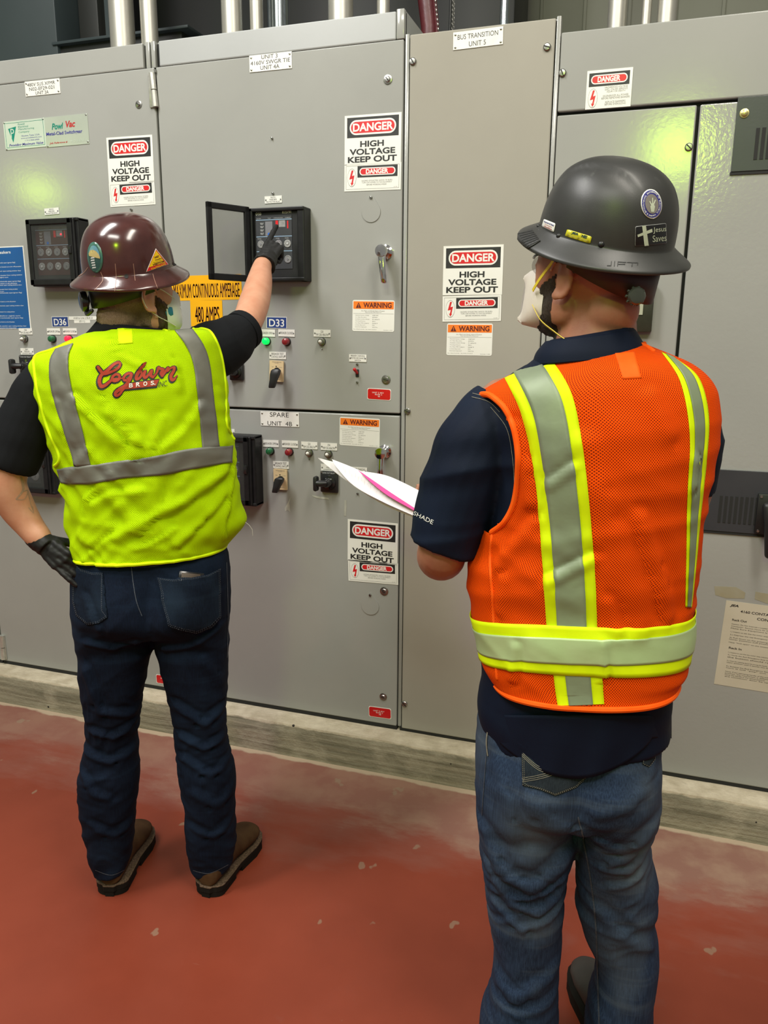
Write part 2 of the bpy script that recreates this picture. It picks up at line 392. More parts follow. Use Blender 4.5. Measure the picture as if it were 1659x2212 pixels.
for i in range(n + 1):
    x = -5 + 8.5 * i / n
    rows.append([Vector((x, 2.507, -0.01)), kp(x, 2.506, 0.03), kp(x, 2.507, 0.07), kp(x, 2.507, 0.115), kp(x, 2.513, 0.131), kp(x, 2.56, 0.1345), Vector((x, 2.64, 0.1345)), Vector((x, 4.2, 0.134)), Vector((x, 4.2, -0.01))])
mb.ring_loft(rows, True)
structure(mb.build('trim_kerb', concrete_material()))
M_WALLB = mat('olive_painted_wall', (0.21, 0.212, 0.165), 0.6, bump=(30, 0.1, 0.002), vary=(1.5, (0.235, 0.235, 0.185), 1))
mb = MB(); mb.box((-6, 4.9, 0), (5, 5.0, 6))
for k in range(46): mb.box((-5.9 + k * 0.235, 4.885, 0), (-5.885 + k * 0.235, 4.9, 6))
structure(mb.build('wall_back', M_WALLB, smooth=False))

# ================================================================== switchgear cabinets
def X_(px, py): return W(px, py).x
def Z_(px, py): return W(px, py).z
xa = X_(334, 146); xb = X_(868, 700); xc = X_(1186, 400) ; xd = X_(1509, 228)
zbot = 0.150
zdoor = Z_(872, 84); zhead = Z_(865, 20); zbus = Z_(1200, 35); zrt = Z_(1205, 66); zmid = Z_(700, 889.5)
xl = X_(3, 1400)                       # the left cabinet is as wide as the middle one
G = 0.004
def slot_screw(parent, px, py, r, washer=False, gold=False):
    p = W(px, py); mb = MB(); nrm = Vector((0, -1, 0)); p = p + Vector((0, -0.0005, 0))
    if washer: mb.lathe(p, nrm, [(0, r * 1.55), (0.002, r * 1.5), (0.003, r * 1.1)], 20)
    mb.lathe(p, nrm, [(0, r), (0.0035, r * 0.98), (0.006, r * 0.75), (0.0065, r * 0.2)], 20)
    a = random.uniform(0.2, 1.2); rot = Matrix.Translation(p) @ Matrix.Rotation(a, 4, 'Y')
    o = mb.build('screw', M_BRASS if gold else M_STEEL, parent)
    s2 = MB(); s2.box((-r * 0.85, -0.0073, -r * 0.13), (r * 0.85, -0.0055, r * 0.13)); bmesh.ops.transform(s2.bm, matrix=rot, verts=s2.bm.verts)
    s2.build('screw_slot', M_DARKGAP, parent, smooth=False)
    return o
def cabinet(x0, x1, ztop, doors, label, body_mat=M_PANEL, depth=1.15, head=None):
    r = empty('switchgear_cabinet', ((x0 + x1) / 2, D + 0.5, 0.135), label, 'electrical cabinet')
    mb = MB(); mb.box((x0 + G / 2, D + 0.022, 0.165), (x1 - G / 2, D + depth, ztop), 0.002); mb.build('body', body_mat, r, smooth=False)
    mb = MB(); mb.box((x0 + 0.003, D + 0.002, 0.1352), (x1 - 0.003, D + depth - 0.02, 0.152)); mb.build('plinth', M_DARKGAP, r, smooth=False)
    mb = MB(); mb.box((x0 + 0.001, D + 0.0195, 0.156), (x1 - 0.001, D + 0.0215, ztop - 0.006)); mb.build('door_gasket', M_DARKGAP, r, smooth=False)
    out = []
    for nm, a, b, c, d, mt in doors:
        mb = MB(); mb.box((a, D, b), (c, D + 0.019, d), 0.004); out.append(mb.build(nm, mt, r, smooth=False))
    return r, out
cabL, dL = cabinet(xl, xa, zhead, [('door', xl + G, zbot, xa - G, zmid - G, M_PANEL), ('door', xl + G, zmid + G, xa - G, zdoor, M_PANEL),
                                  ('header_panel', xl + G, zdoor + 0.001, xa - 0.045, zhead - 0.003, M_PANEL)], 'grey steel switchgear cabinet at the far left with the blue poster on its door')
cabM, dM = cabinet(xa, xb, zhead, [('door', xa + G, zbot, xb - G, zmid - G, M_PANEL), ('door', xa + G, zmid + G, xb - G, zdoor, M_PANEL),
                                  ('header_panel', xa + 0.02, zdoor + 0.001, xb - 0.03, zhead - 0.003, M_HEAD)], 'grey steel switchgear cabinet in the middle that the reaching man points at')
cabB, dB = cabinet(xb + 0.006, xc, zbus, [('cover_panel', xb + 0.016, zbot - 0.004, xc - G, zbus - 0.004, M_PANEL2)], 'narrow plain grey cabinet between the two men under the bus transition plate', M_PANEL)
# header ribs between left and middle cabinet
for cx in (xa - 0.028, xa - 0.006): 
    mb = MB(); mb.box((cx - 0.008, D + 0.004, zdoor), (cx + 0.008, D + 0.021, zhead), 0.002); mb.build('corner_rib', M_PANEL, cabL)
mb = MB(); mb.box((xb - 0.028, D - 0.002, zdoor + 0.001), (xb - 0.002, D + 0.0215, zhead + 0.002), 0.003); mb.build('corner_rib', M_PANEL, cabM)
mb = MB(); mb.box((xb + 0.0, D + 0.004, zbot), (xb + 0.013, D + 0.025, zbus), 0.002); mb.build('corner_rib', M_PANEL, cabB)
# right hand line-up
zp = Z_(1197, 247); xe = 1.3
R_doors = [('top_panel', xc + 0.014, zp + 0.006, xe, zrt - 0.006, M_PANEL),
           ('door', xc + 0.014, zbot - 0.002, xd - 0.004, zp - 0.004, M_PANEL),
           ('door', xd + 0.005, zbot - 0.002, xe, zp - 0.004, M_HAMMER)]
cabR, dR = cabinet(xc + 0.013, xe, zrt, R_doors, 'wide grey switchgear cabinet at the right behind the man in the orange vest')
mb = MB(); mb.box((xc - 0.0, D - 0.004, zbot), (xc + 0.012, D + 0.025, zbus - 0.001), 0.002); mb.build('corner_rib', M_PANEL, cabB)
# a further cabinet beyond the left edge keeps the line-up going
cabLL, dLL = cabinet(xl - (xb - xa), xl, zhead, [('door', xl - (xb - xa) + G, zbot, xl - G, zmid - G, M_PANEL), ('door', xl - (xb - xa) + G, zmid + G, xl - G, zdoor, M_PANEL), ('header_panel', xl - (xb - xa) + G, zdoor + 0.001, xl - G, zhead - 0.003, M_PANEL)],
    'outermost grey cabinet, at the extreme left edge of the picture, hinge side only')
# hinges
def hinge(parent, px0, py0, px1, py1, r=0.0105):
    a = W(px0, py0, D - 0.008); b = W(px1, py1, D - 0.008); m_ = (a + b) / 2
    mb = MB(); mb.cyl(a, m_ + Vector((0, 0, 0.0015)), r); mb.cyl(m_ - Vector((0, 0, 0.0015)), b, r)
    mb.box((a.x - r - 0.008, D - 0.006, b.z), (a.x + r, D + 0.0, a.z), 0.002)
    mb.build('hinge', M_HINGE, parent)
hinge(dM[1], 328, 158, 336, 231); hinge(dL[0], 4, 1373, 8, 1424)
mb = MB(); a = W(336, 150, D - .006); mb.box((a.x - .003, D - .008, W(336, 158).z), (a.x + .001, D, a.z)); mb.build('hinge_pin', M_STEEL, dM[1])
# screws on doors and panels
for px, py, r, w in ((300, 226, .0085, 1),): slot_screw(dL[1], px, py, r, True)
slot_screw(dL[1], 284.5, 453, .0045)
for px, py, r in ((838, 172, .0095), (834, 820, .0105)): slot_screw(dM[1], px, py, r, True)
for px, py, r in ((588, 299, .004), (590, 418, .0042), (772, 787, .004), (772, 825.5, .004), (696.5, 754, .002)): slot_screw(dM[1], px, py, r)
for px, py, r in ((830, 1277, .0105), (828, 1505, .0095)): slot_screw(dM[0], px, py, r, True)
for px, py, r in ((668.5, 992, .002), (773, 1066, .004)): slot_screw(dM[0], px, py, r)
for px, py in ((892, 133), (1182, 102), (880, 888), (874, 1520)): slot_screw(dB[0], px, py, .0115)
slot_screw(dR[0], 1215, 158, .0115); slot_screw(dR[1], 1488, 318, .0115)
# teardrop key-hole covers
def teardrop(parent, pvx, pvy, cx, cy, rpx):
    c = W(cx, cy); t = W(pvx, pvy); r = (W(cx + rpx, cy) - c).length; pts = []
    dz = t.z - c.z
    for k in range(33):
        a = math.radians(-215 + 250 * k / 32 ) ; pts.append(c + Vector((math.cos(a) * r, 0, math.sin(a) * r)))
    for k in range(1, 8):
        a = PI * k / 8; pts.append(t + Vector((math.cos(a) * r * .22, 0, math.sin(a) * r * .22 + .003)))
    mb = MB(); mb.prism([p + Vector((0, -0.0025, 0)) for p in pts], (0, 0.002, 0)); mb.build('keyhole_cover', M_PANEL, parent, smooth=False)
    slot_screw(parent, pvx, pvy, .0055)
teardrop(dM[1], 802, 427, 802, 458, 20); teardrop(dM[0], 800, 1285, 800, 1309, 18.5)
# chrome lever handles
def lever(parent, px, py, px2, py2, lean=0.03):
    p = W(px, py); e = W(px2, py2, D - 0.05)
    mb = MB(); mb.lathe(p, (0, -1, 0), [(0, .024), (.006, .024), (.010, .017), (.028, .0155), (.034, .018), (.052, .021), (.058, .019), (.060, .008)], 28); h = mb.build('handle', M_CHROME, parent)
    q = p + Vector((0, -0.046, 0)); dirv = (e - q)
    w0, w1 = .0135, .0115; rings = []
    for t, w_, th in ((0.0, w0, .007), (.15, w0, .007), (.5, .0115, .006), (.85, w1, .006), (.97, w1 * .9, .0055), (1.0, .006, .003)):
        c = q + dirv * t + Vector((0, -0.006 * math.sin(t * PI), 0))
        rings.append([c + Vector((math.cos(k / 16 * 2 * PI) * w_, math.sin(k / 16 * 2 * PI) * th, 0)) for k in range(16)])
    mb = MB(); mb.ring_loft(rings); mb.build('handle_lever', M_CHROME, parent)
lever(dM[1], 834, 545, 830, 612); lever(dM[0], 832, 975, 822, 1045)

# ------------------------------------------------------------------ charcoal louvred plates of the right cabinet
def louvre(parent, tl, tr, bl, slots, gold, sz):
    a = W(*tl); b = W(*tr); c = W(*bl)
    mb = MB(); mb.box((a.x, D - 0.006, c.z), (b.x, D - 0.0003, a.z), 0.001); pl = mb.build('vent_plate', M_NAVY, parent, smooth=False)
    mb = MB()
    for (x0, z0, x1, z1) in slots: mb.box((x0, D - 0.0075, z0), (x1, D - 0.0055, z1))
    mb.build('vent_slots', M_DARKGAP, pl, smooth=False); pl.children[0]['kind'] = 'stuff'
    mb = MB(); mb.box((a.x - .002, D - .004, c.z - .008), (b.x, D + .001, c.z - 0.0005)); mb.build('plate_edge', M_DARKGAP, pl, smooth=False)
    for px, py in gold:
        p = W(px, py, D - .006); mb = MB(); mb.lathe(p, (0, -1, 0), [(0, .0125), (.002, .0125), (.003, .0085), (.006, .008), (.0075, .005)], 20); mb.build('bolt', M_BRASS, pl)
    return pl
s1 = []
for k in range(14):
    a = W(1633.5 + k * 13, 278 + k * -1.2); z1 = a.z; z0 = W(1628, 346).z; s1.append((a.x, z0, a.x + .0095, z1))
louvre(cabR, (1594, 212), (1900, 180), (1580, 372), s1, [(1608, 245)], 0)
s2 = []
for k in range(8):
    a = W(1556 + k * 11.1, 1070 + k * .6); z0 = W(1551, 1127).z; s2.append((a.x - .001, z0, a.x + .0065, a.z))
vp = louvre(cabR, (1500, 1010.5), (1900, 1033), (1492, 1142), s2, [(1534.5, 1042)], 0)
# rotary disconnect on the lower plate, just inside the right edge
r0 = empty('rotary_disconnect', W(1665, 1105), 'black rotary disconnect switch on the charcoal vent plate at the right edge', 'switch')
a = W(1637, 1064); b = W(1720, 1156)
mb = MB(); mb.box((a.x, D - .022, b.z), (b.x, D - .006, a.z), .003); mb.build('housing', M_BLACK, r0)
mb = MB(); c = W(1675, 1112, D - .02); mb.lathe(c, (0, -1, 0), [(0, .034), (.012, .032), (.02, .02), (.04, .016)], 24); mb.build('hub', M_BLACK, r0)
mb = MB(); mb.tube([c + Vector((-.03, -.04, .03)), c + Vector((-.02, -.045, -.02)), c + Vector((-.012, -.045, -.115))], [.014, .015, .012], 12, round_ends=True); mb.build('grip', M_BLACK, r0)
for px, py in ((1645, 1073), (1637, 1147)):
    mb = MB(); mb.lathe(W(px, py, D - .022), (0, -1, 0), [(0, .005), (.003, .004)], 12); mb.build('screw', M_STEEL, r0)

# ------------------------------------------------------------------ protective relays
M_GLASS = mat('relay_window', (0.10, 0.105, 0.10), 0.05, alpha=0.25, vary=(10, (0.07, 0.075, 0.07), 1))
M_LCASE = mat('relay_case', (0.009, 0.009, 0.010), 0.42, bump=(220, .1, .0004), vary=(40, (.013, .013, .014), 1), spec=.3)
M_FACE = mat('relay_face', (0.03, 0.032, 0.037), 0.45, vary=(40, (.035, .037, .042), 1))
M_FACER = mat('relay_face_red_tint', (0.055, 0.012, 0.014), 0.3, vary=(40, (.06, .014, .016), 1))
M_LINE = mat('pale_blue_line', (0.3, 0.45, 0.62), 0.5, vary=(40, (.28, .42, .6), 1))
M_DIAL = mat('dial_grey', (0.20, 0.20, 0.20), 0.45, vary=(90, (.3, .3, .3), 1))
M_DIALR = mat('dial_marks', (0.45, 0.46, 0.47), 0.5, vary=(90, (.5, .5, .5), 1))
M_KEY = mat('keypad_grey', (0.16, 0.16, 0.18), 0.5, vary=(40, (.18, .18, .2), 1))
M_BBTN = mat('blue_button', (0.02, 0.12, 0.55), 0.35, vary=(40, (.02, .14, .5), 1))
M_LED = mat('red_led', (1.0, 0.03, 0.05), 0.3, emit=2.5)
M_LGREEN = mat('lit_green_lens', (0.0, 0.85, 0.12), 0.2, emit=0.7)
M_LREDON = mat('lit_red_lens', (0.9, 0.02, 0.06), 0.2, emit=0.7)
M_GREENL = mat('green_lens', (0.01, 0.10, 0.035), 0.2, coat=.5, vary=(60, (.015, .14, .05), 1))
M_REDL = mat('red_lens', (0.22, 0.012, 0.02), 0.2, coat=.5, vary=(60, (.26, .015, .02), 1))
def relay(px, label, depth=.062, open_door=None, face=True, title=None, tint=False, led=None):
    """px = image corners (tl, tr, bl) of the case where it meets the door"""
    tl, tr, bl = px; Yf = D - depth
    a = W(*tl, Yf); b = W(*tr, Yf); c = W(*bl, Yf)
    x0, x1, z0, z1 = a.x, b.x, c.z, a.z; w, h = x1 - x0, z1 - z0
    r = empty('protective_relay', ((x0 + x1) / 2, D, z0), label, 'protective relay', 'protective relays on the cabinet doors')
    mb = MB(); t = .012
    mb.box((x0, Yf, z0), (x1, D - .0003, z0 + t), .003); mb.box((x0, Yf, z1 - t), (x1, D - .0003, z1), .003)
    mb.box((x0, Yf, z0), (x0 + t, D - .0003, z1), .003); mb.box((x1 - t * 2.2, Yf + .004, z0), (x1, D - .0003, z1), .004)
    mb.box((x0 + .001, D - .03, z0 + .001), (x1 - .001, D - .0005, z1 - .001))
    mb.build('case', M_LCASE, r, smooth=False)
    fx0, fx1, fz0, fz1 = x0 + w * .10, x1 - w * .24, z0 + h * .17, z1 - h * .10
    mb = MB(); mb.box((x0 + t, Yf + .014, z0 + t), (x1 - t * 2, D - .029, z1 - t), .002); mb.build('face_frame', M_BLACK, r, smooth=False)
    FY = Yf + .0135
    fw, fh = fx1 - fx0, fz1 - fz0
    S = Sign('face_plate', None, None, None, M_FACER if tint else M_FACE, None, None, .0012, pts3=(Vector((fx0, FY, fz1)), Vector((fx1, FY, fz1)), Vector((fx0, FY, fz0))))
    def adopt(o):
        M = o.matrix_world.copy(); o.parent = r; o.matrix_world = M
        bpy.context.view_layer.update(); o.matrix_basis = wmat(r).inverted() @ M
    ew = wmat(r).inverted() @ S.o.matrix_world.copy(); S.o.parent = r; S.o.matrix_basis = ew
    L_ = []
    for y, xx in ((.075, 0.0), (.385, 0.0), (.66, 0.0)): L_.append([S.loc(xx, y), S.loc(xx, y + .011), S.loc(1, y + .011), S.loc(1, y)])
    S.shape('rule_lines', L_, M_LINE)
    S.rect('keypad', .26, .11, .46, .375, M_KEY)
    S.shape('target_panel', [[S.loc(.55, .1), S.loc(.55, .235), S.loc(.62, .235), S.loc(.62, .1)], [S.loc(.87, .11), S.loc(.87, .25), S.loc(.905, .25), S.loc(.905, .11)]], M_RED)
    S.rect('display', .64, .1, .82, .22, M_DIAL)
    S.ellipse('blue_button', .36, .345, .035, .028, M_BBTN, 2)
    bm_lines = [('ALL PHASE', .02, .045, .14, .06), ('TRIP', .33, .045, .42, .06), ('COMMUNICATION', .5, .045, .75, .06), ('CURRENT', .82, .045, .97, .06)]
    for k in range(4): bm_lines += [('RELAY', .12, .13 + k * .062, .22, .147 + k * .062, .02), ('TRIP', .12, .152 + k * .062, .2, .166 + k * .062, .02)]
    for k in range(4): bm_lines += [('TIME', .03 + k * .255, .42, .14 + k * .255, .437)]
    S.text('printing', bm_lines, M_DIALR, 1)
    for row, y in enumerate((.53, .82)):
        for k in range(4):
            cx = .125 + k * .25; mb = MB(); x, yy = S.loc(cx, y); R = fw * .095
            mb.lathe((x, yy, S.t), (0, 0, 1), [(0, R), (.0015, R), (.002, R * .95)], 24)
            d = mb.build('dial', M_DIAL, r, smooth=True) if False else link_mesh('dial', mb.mesh('dial'), M_DIAL, S.o, True, True)
            mb = MB()
            for q in range(12):
                ang = q / 12 * 2 * PI; p0 = Vector((x + math.cos(ang) * R * .6, yy + math.sin(ang) * R * .6, S.t + .0023)); p1 = Vector((x + math.cos(ang) * R * .92, yy + math.sin(ang) * R * .92, S.t + .0023))
                nrm = Vector((-math.sin(ang), math.cos(ang), 0)) * R * .06
                mb.prism([p0 - nrm, p1 - nrm * 1.8, p1 + nrm * 1.8, p0 + nrm], (0, 0, .0003))
            mb.lathe((x, yy, S.t + .002), (0, 0, 1), [(0, R * .35), (.0015, R * .3)], 14)
            mb.build('dial_marks', M_DIALR if (k + row) % 2 else M_KEY, S.o, local=True, smooth=False)
    if title:
        T = [(title[0], x0 + w * .115, z1 - h * .085), (title[1], x1 - w * .42, z1 - h * .085)]
        bm = bmesh.new(); text_mesh(title[0], fx0, fz1 + h * .008, fx0 + w * .1, fz1 + h * .045, .02, bm=bm); text_mesh(title[1], fx1 - w * .17, fz1 + h * .016, fx1 - .002, fz1 + h * .052, .02, bm=bm)
        for v in bm.verts: v.co = Vector((v.co.x, Yf + .0125, v.co.y))
        me = bpy.data.meshes.new('case_lettering'); bm.to_mesh(me); bm.free(); link_mesh('case_lettering', me, M_WHITE, r, smooth=False)
    if led:
        mb = MB(); p = W(*led, FY - .002); mb.ball(p, .0035, None, 12, 8); mb.build('led', M_LED, r)
    # door of the case
    if open_door:
        h0, o0 = Vector((x0 + .006, Yf - .004, 0)), open_door; u = Vector((o0.x - h0.x, o0.y - h0.y, 0)); dw = u.length; u.normalize(); nn = Vector((0, 0, 1)).cross(u)
    else: h0 = Vector((x0 + .001, Yf - .001, 0)); u = Vector((1, 0, 0)); dw = w - .022; nn = Vector((0, 1, 0))
    z0d, z1d = z0 + .004, z1 - .002
    if open_door: z0d -= .006; z1d += .006
    M = Matrix.Identity(4)
    for i in range(3): M[i][0] = u[i]; M[i][1] = nn[i]; M[i][2] = (0, 0, 1)[i]; M[i][3] = h0[i]
    b1, b2, th = .020, .020, .011
    mb = MB(); mb.box((0, -th, z0d), (b1, 0, z1d), .003, M); mb.box((dw - b2, -th, z0d), (dw, 0, z1d), .003, M)
    mb.box((0, -th, z1d - b1), (dw, 0, z1d), .003, M); mb.box((0, -th, z0d), (dw, 0, z0d + b1 * 1.1), .003, M)
    dr = mb.build('glazed_door', M_LCASE, r, smooth=False)
    mb = MB(); mb.box((b1 - .002, -th * .6, z0d + b1), (dw - b2 + .002, -th * .6 + .0015, z1d - b1 + .001), 0, M); mb.build('window_pane', M_GLASS, dr, smooth=False)
    mb = MB(); zz = z0d + (z1d - z0d) * .47; mb.box((dw - b2 * .9, -th - .006, zz), (dw - b2 * .2, -th + .001, zz + h * .12), .002, M); mb.build('door_latch', M_BLACKG, dr)
    if open_door is None:
        mb = MB(); mb.box((x1 - .03, Yf - .006, z0 + .002), (x1 - .013, D - .001, z1 - .001), .004); mb.build('side_rail', M_LCASE, r, smooth=False)
    return r
relay(((58, 474), (166, 462), (71, 619)), 'closed black relay box with a red indicator at the left beside the blue poster', tint=True, led=(131.5, 506))
p_open = W(450, 515, D - .215)
relay(((537, 450), (655, 440), (541, 608)), 'black relay box with its glazed door swung open at the gloved fingertip', open_door=Vector((p_open.x, p_open.y, 0)), title=('D33', 'R15191'))
relay(((398, 935), (549, 950), (398, 1082)), 'black relay box half hidden behind the yellow vest at its right side')
relay(((-28, 936), (108, 944), (-26, 1057)), 'black relay box low at the left under the bent bare arm')
# green-framed device behind the right man's neck
r0 = empty('panel_meter', W(1375, 720), 'dark panel meter on the right cabinet behind the navy collar', 'meter')
a = W(1320, 612, D - .03); b = W(1407, 717, D - .03)
mb = MB(); mb.box((a.x, D - .03, b.z), (b.x, D - .0003, a.z), .003); mb.build('meter_case', mat('olive_black_plastic', (.022, .024, .014), .4, vary=(30, (.03, .03, .02), 1)), r0)
mb = MB(); a = W(1340, 640, D - .031); b = W(1388, 680, D - .031); mb.box((a.x, D - .0325, b.z), (b.x, D - .0305, a.z)); mb.build('meter_label', mat('pale_green_label', (.35, .36, .27), .5, vary=(30, (.4, .4, .3), 1)), r0, smooth=False)

# ------------------------------------------------------------------ lamps, knobs and switches
def lamp(px, py, material, label, grp, r=.0135, ring=True):
    p = W(px, py); e = empty('indicator_lamp', p, label, 'indicator lamp', grp)
    mb = MB(); mb.lathe(p, (0, -1, 0), [(0, r * 1.15), (.003, r * 1.15), (.004, r)], 20); mb.build('bezel', M_BLACK, e)
    mb = MB(); mb.lathe(p + Vector((0, -.0035, 0)), (0, -1, 0), [(0, r * .93), (.012, r * .93), (.017, r * .8), (.020, r * .4)], 20); mb.build('lens', material, e)
LG = 'breaker position lamps'
lamp(115.5, 732, M_GREENL, 'unlit green lamp under the plate below the D36 sign', LG); lamp(151, 732, M_LREDON, 'glowing red lamp right of the unlit green one under D36', LG)
lamp(577, 737, M_LGREEN, 'glowing green lamp under the D33 sign', LG); lamp(620, 738, M_REDL, 'dark red lamp under the right half of the D33 sign', LG)
lamp(585, 974, M_GREENL, 'unlit green lamp on the lower middle door', LG); lamp(626, 976, M_REDL, 'dark red lamp on the lower middle door', LG)
def coil_knob(px, py, label):
    p = W(px, py); e = empty('trip_coil_indicator', p, label, 'indicator', 'trip coil indicators with steel bezels')
    r = .014
    mb = MB(); mb.lathe(p, (0, -1, 0), [(0, r), (.004, r), (.006, r * .9)], 20); mb.build('base_ring', M_BLACK, e)
    mb = MB(); mb.lathe(p + Vector((0, -.005, 0)), (0, -1, 0), [(0, r * .95), (.004, r * .95), (.005, r * .6), (.010, r * .6), (.011, r * .75), (.015, r * .7)], 20); mb.build('steel_bezel', M_STEEL, e)
    mb = MB(); mb.lathe(p + Vector((0, -.019, 0)), (0, -1, 0), [(0, r * .5), (.006, r * .35), (.010, r * .12)], 16); mb.build('clear_tip', M_IVORY, e)
coil_knob(55, 732, 'steel indicator knob under the lower right corner of the blue poster')
coil_knob(696, 738, 'steel indicator knob alone on the upper middle door')
coil_knob(669, 978, 'left steel indicator knob of the pair above the paper')
coil_knob(710.5, 980.5, 'right steel indicator knob of the pair above the paper')
def control_switch(tl, tr, bl, hub, tip, label):
    S = Sign('breaker_control_switch', tl, tr, bl, M_BEIGE, label, 'switch', .006, 'beige breaker control switches', Y=D - .004, radius=.002)
    S.text('escutcheon_lettering', [('CIRCUIT BREAKER', .18, .05, .85, .085), ('CONTROL', .35, .1, .65, .13), ('TRIP', .15, .29, .3, .32), ('CLOSE', .68, .29, .9, .32), ('SWITCHGEAR', .25, .87, .8, .9)], M_GREYINK)
    S.poly('escutcheon_arrow', [(.42, .25), (.55, .25), (.485, .32)], M_INK)
    p = W(*hub, D - .010); q = W(*hub, D - .05); t = W(*tip, D - .062); o = S.o
    mb = MB(); mb.tube([p, q], [.0115, .0115], 18); mb.build('switch_shaft', M_BLACK, o)
    mb = MB(); hx = q + Vector((0, -.004, .006)); rings = []
    for k, (w_, th) in enumerate(((.011, .006), (.0155, .009), (.0155, .009), (.012, .008), (.0105, .007), (.009, .005))):
        c = hx.lerp(t, (0, .08, .3, .6, .92, 1.0)[k]); rings.append([c + Vector((sx * w_, sy * th, 0)) for sx, sy in ((-1, -1), (-.7, -1.2), (.7, -1.2), (1, -1), (1, 1), (-1, 1))])
    mb.ring_loft(rings); mb.build('pistol_handle', M_BLACK, o)
control_switch((584, 778), (614, 780), (584, 823), (598, 801), (587, 838), 'beige switch plate with black pistol handle on the upper middle door')
control_switch((592, 1012), (621, 1014), (592, 1056), (606, 1035), (594, 1064), 'beige switch plate with black pistol handle on the lower middle door')
def lockout(cx, cy, rpx, label):
    c = W(cx, cy); r = (W(cx + rpx, cy) - c).length
    e = empty('lockout_switch', c, label, 'switch', 'black rotary lockout switches')
    mb = MB(); mb.box((c.x - r, D - .012, c.z - r * 1.15), (c.x + r, D - .0003, c.z + r * 1.15), .005); mb.build('back_plate', M_BLACK, e)
    mb = MB(); mb.lathe(c + Vector((0, -.011, -.002)), (0, -1, 0), [(0, r * .8), (.006, r * .75), (.008, r * .5), (.03, r * .38), (.034, r * .3)], 26); mb.build('hub', M_BLACKG, e)
    mb = MB(); mb.tube([c + Vector((r * .05, -.04, 0)), c + Vector((-r * .5, -.052, 0)), c + Vector((-r * .85, -.052, 0))], [.010, .012, .012], 14)
    mb.box((c.x - r * 1.25, -.018 + D - .045, c.z - r * .85), (c.x - r * .75, D - .035, c.z + r * .75), .008); mb.build('handle', M_BLACK, e)
    bm = bmesh.new(); text_mesh('LOCK OUT RELAY', c.x - r * .7, c.z + r * .88, c.x + r * .7, c.z + r * 1.03, .01, bm=bm); text_mesh('TRIP  RESET', c.x - r * .3, c.z + r * .3, c.x + r * .45, c.z + r * .42, .01, bm=bm)
    for v in bm.verts: v.co = Vector((v.co.x, D - .0128 if v.co.y > c.z + r * .6 else D - .0215, v.co.y))
    me = bpy.data.meshes.new('switch_lettering'); bm.to_mesh(me); bm.free(); link_mesh('switch_lettering', me, M_DIALR, e, smooth=False)
    for sx in (-.8, .8):
        mb = MB(); mb.lathe(c + Vector((sx * r, -.012, r)), (0, -1, 0), [(0, .004), (.002, .003)], 10); mb.build('screw', M_STEEL, e)
lockout(713, 1040, 19, 'black rotary lockout switch beside the tip of the held papers')
lockout(62, 790, 16, 'black rotary lockout switch under a small plate at the left shoulder')
lockout(513, 802, 15, 'black rotary switch half hidden beneath the raised black sleeve')
# red toggle
e = empty('toggle_switch', W(772, 806), 'small red toggle switch near the lower right of the upper middle door', 'switch')
p = W(772, 806); mb = MB(); mb.box((p.x - .006, D - .003, p.z - .013), (p.x + .006, D - .0003, p.z + .013), .001); mb.build('toggle_plate', M_DARKGAP, e)
mb = MB(); mb.tube([p + Vector((0, -.002, .0)), p + Vector((-.003, -.02, .013))], [.0045, .006], 12, round_ends=True); mb.build('toggle_lever', M_LRED, e)
# ================================================================== signs, plates and stickers
def danger_oval(s, x0, y0, x1, y1, font_box, bold=.03, small=False):
    s.rect('black_header', x0, y0, x1, y1, M_INK, 1)
    dx = (x1 - x0) * .05; dy = (y1 - y0) * (.13 if not small else .16)
    s.rect('white_oval', x0 + dx, y0 + dy, x1 - dx, y1 - dy, M_WHITE, 2, r=9)
    dx += (x1 - x0) * .028; dy += (y1 - y0) * .09
    s.rect('red_oval', x0 + dx, y0 + dy, x1 - dx, y1 - dy, M_RED, 3, r=9)
    s.text('oval_lettering', [('DANGER', *font_box, bold)], M_WHITE, 4)
def bolt_mark(s, cx, cy, rx, ry):
    s.ellipse('bolt_ellipse', cx, cy, rx * 1.05, ry * 1.05, M_GREYINK, 1); s.ellipse('bolt_field', cx, cy, rx, ry, M_WHITE, 2)
    P = [(-.05, -.85), (.38, -.85), (.05, -.2), (.62, -.28), (.28, .62), (.45, .6), (.0, .95), (-.3, .55), (-.08, .6), (.12, .12), (-.6, .2)]
    s.poly('bolt_symbol', [(cx + x * rx, cy + y * ry) for x, y in P], M_RED, 3)
def high_voltage(tl, tr, bl, label):
    s = Sign('danger_sign', tl, tr, bl, M_WHITE, label, 'sign', group='high voltage signs')
    danger_oval(s, .045, .045, .955, .45, (.15, .165, .86, .33), .03)
    s.text('lettering', [('HIGH', .28, .52, .70, .645, .035), ('VOLTAGE', .09, .675, .90, .80, .035), ('KEEP OUT', .06, .83, .93, .955, .035)], M_INK, 1)
def small_danger(tl, tr, bl, label):
    s = Sign('danger_sticker', tl, tr, bl, M_WHITE, label, 'sticker', .0006, group='small danger stickers', lift=.0006)
    s.frame('border_line', .03, .06, .97, .93, .008, M_GREYINK)
    danger_oval(s, .235, .08, .94, .50, (.385, .20, .78, .38), .04, True)
    bolt_mark(s, .135, .5, .075, .32)
    s.text('small_print', [('HAZARD OF ELECTRIC SHOCK OR BURN', .31, .60, .85, .655), ('TURN OFF POWER TO THIS EQUIPMENT', .315, .675, .845, .73), ('BEFORE WORKING INSIDE', .40, .75, .75, .805), ('PJ-1001', .88, .87, .94, .9)], M_GREYINK, 1)
high_voltage((230, 298), (329, 291), (235, 398), 'danger high voltage sign above the brown hard hat'); small_danger((235.5, 397), (333.5, 390), (239, 447.5), 'small danger sticker directly above the brown hard hat')
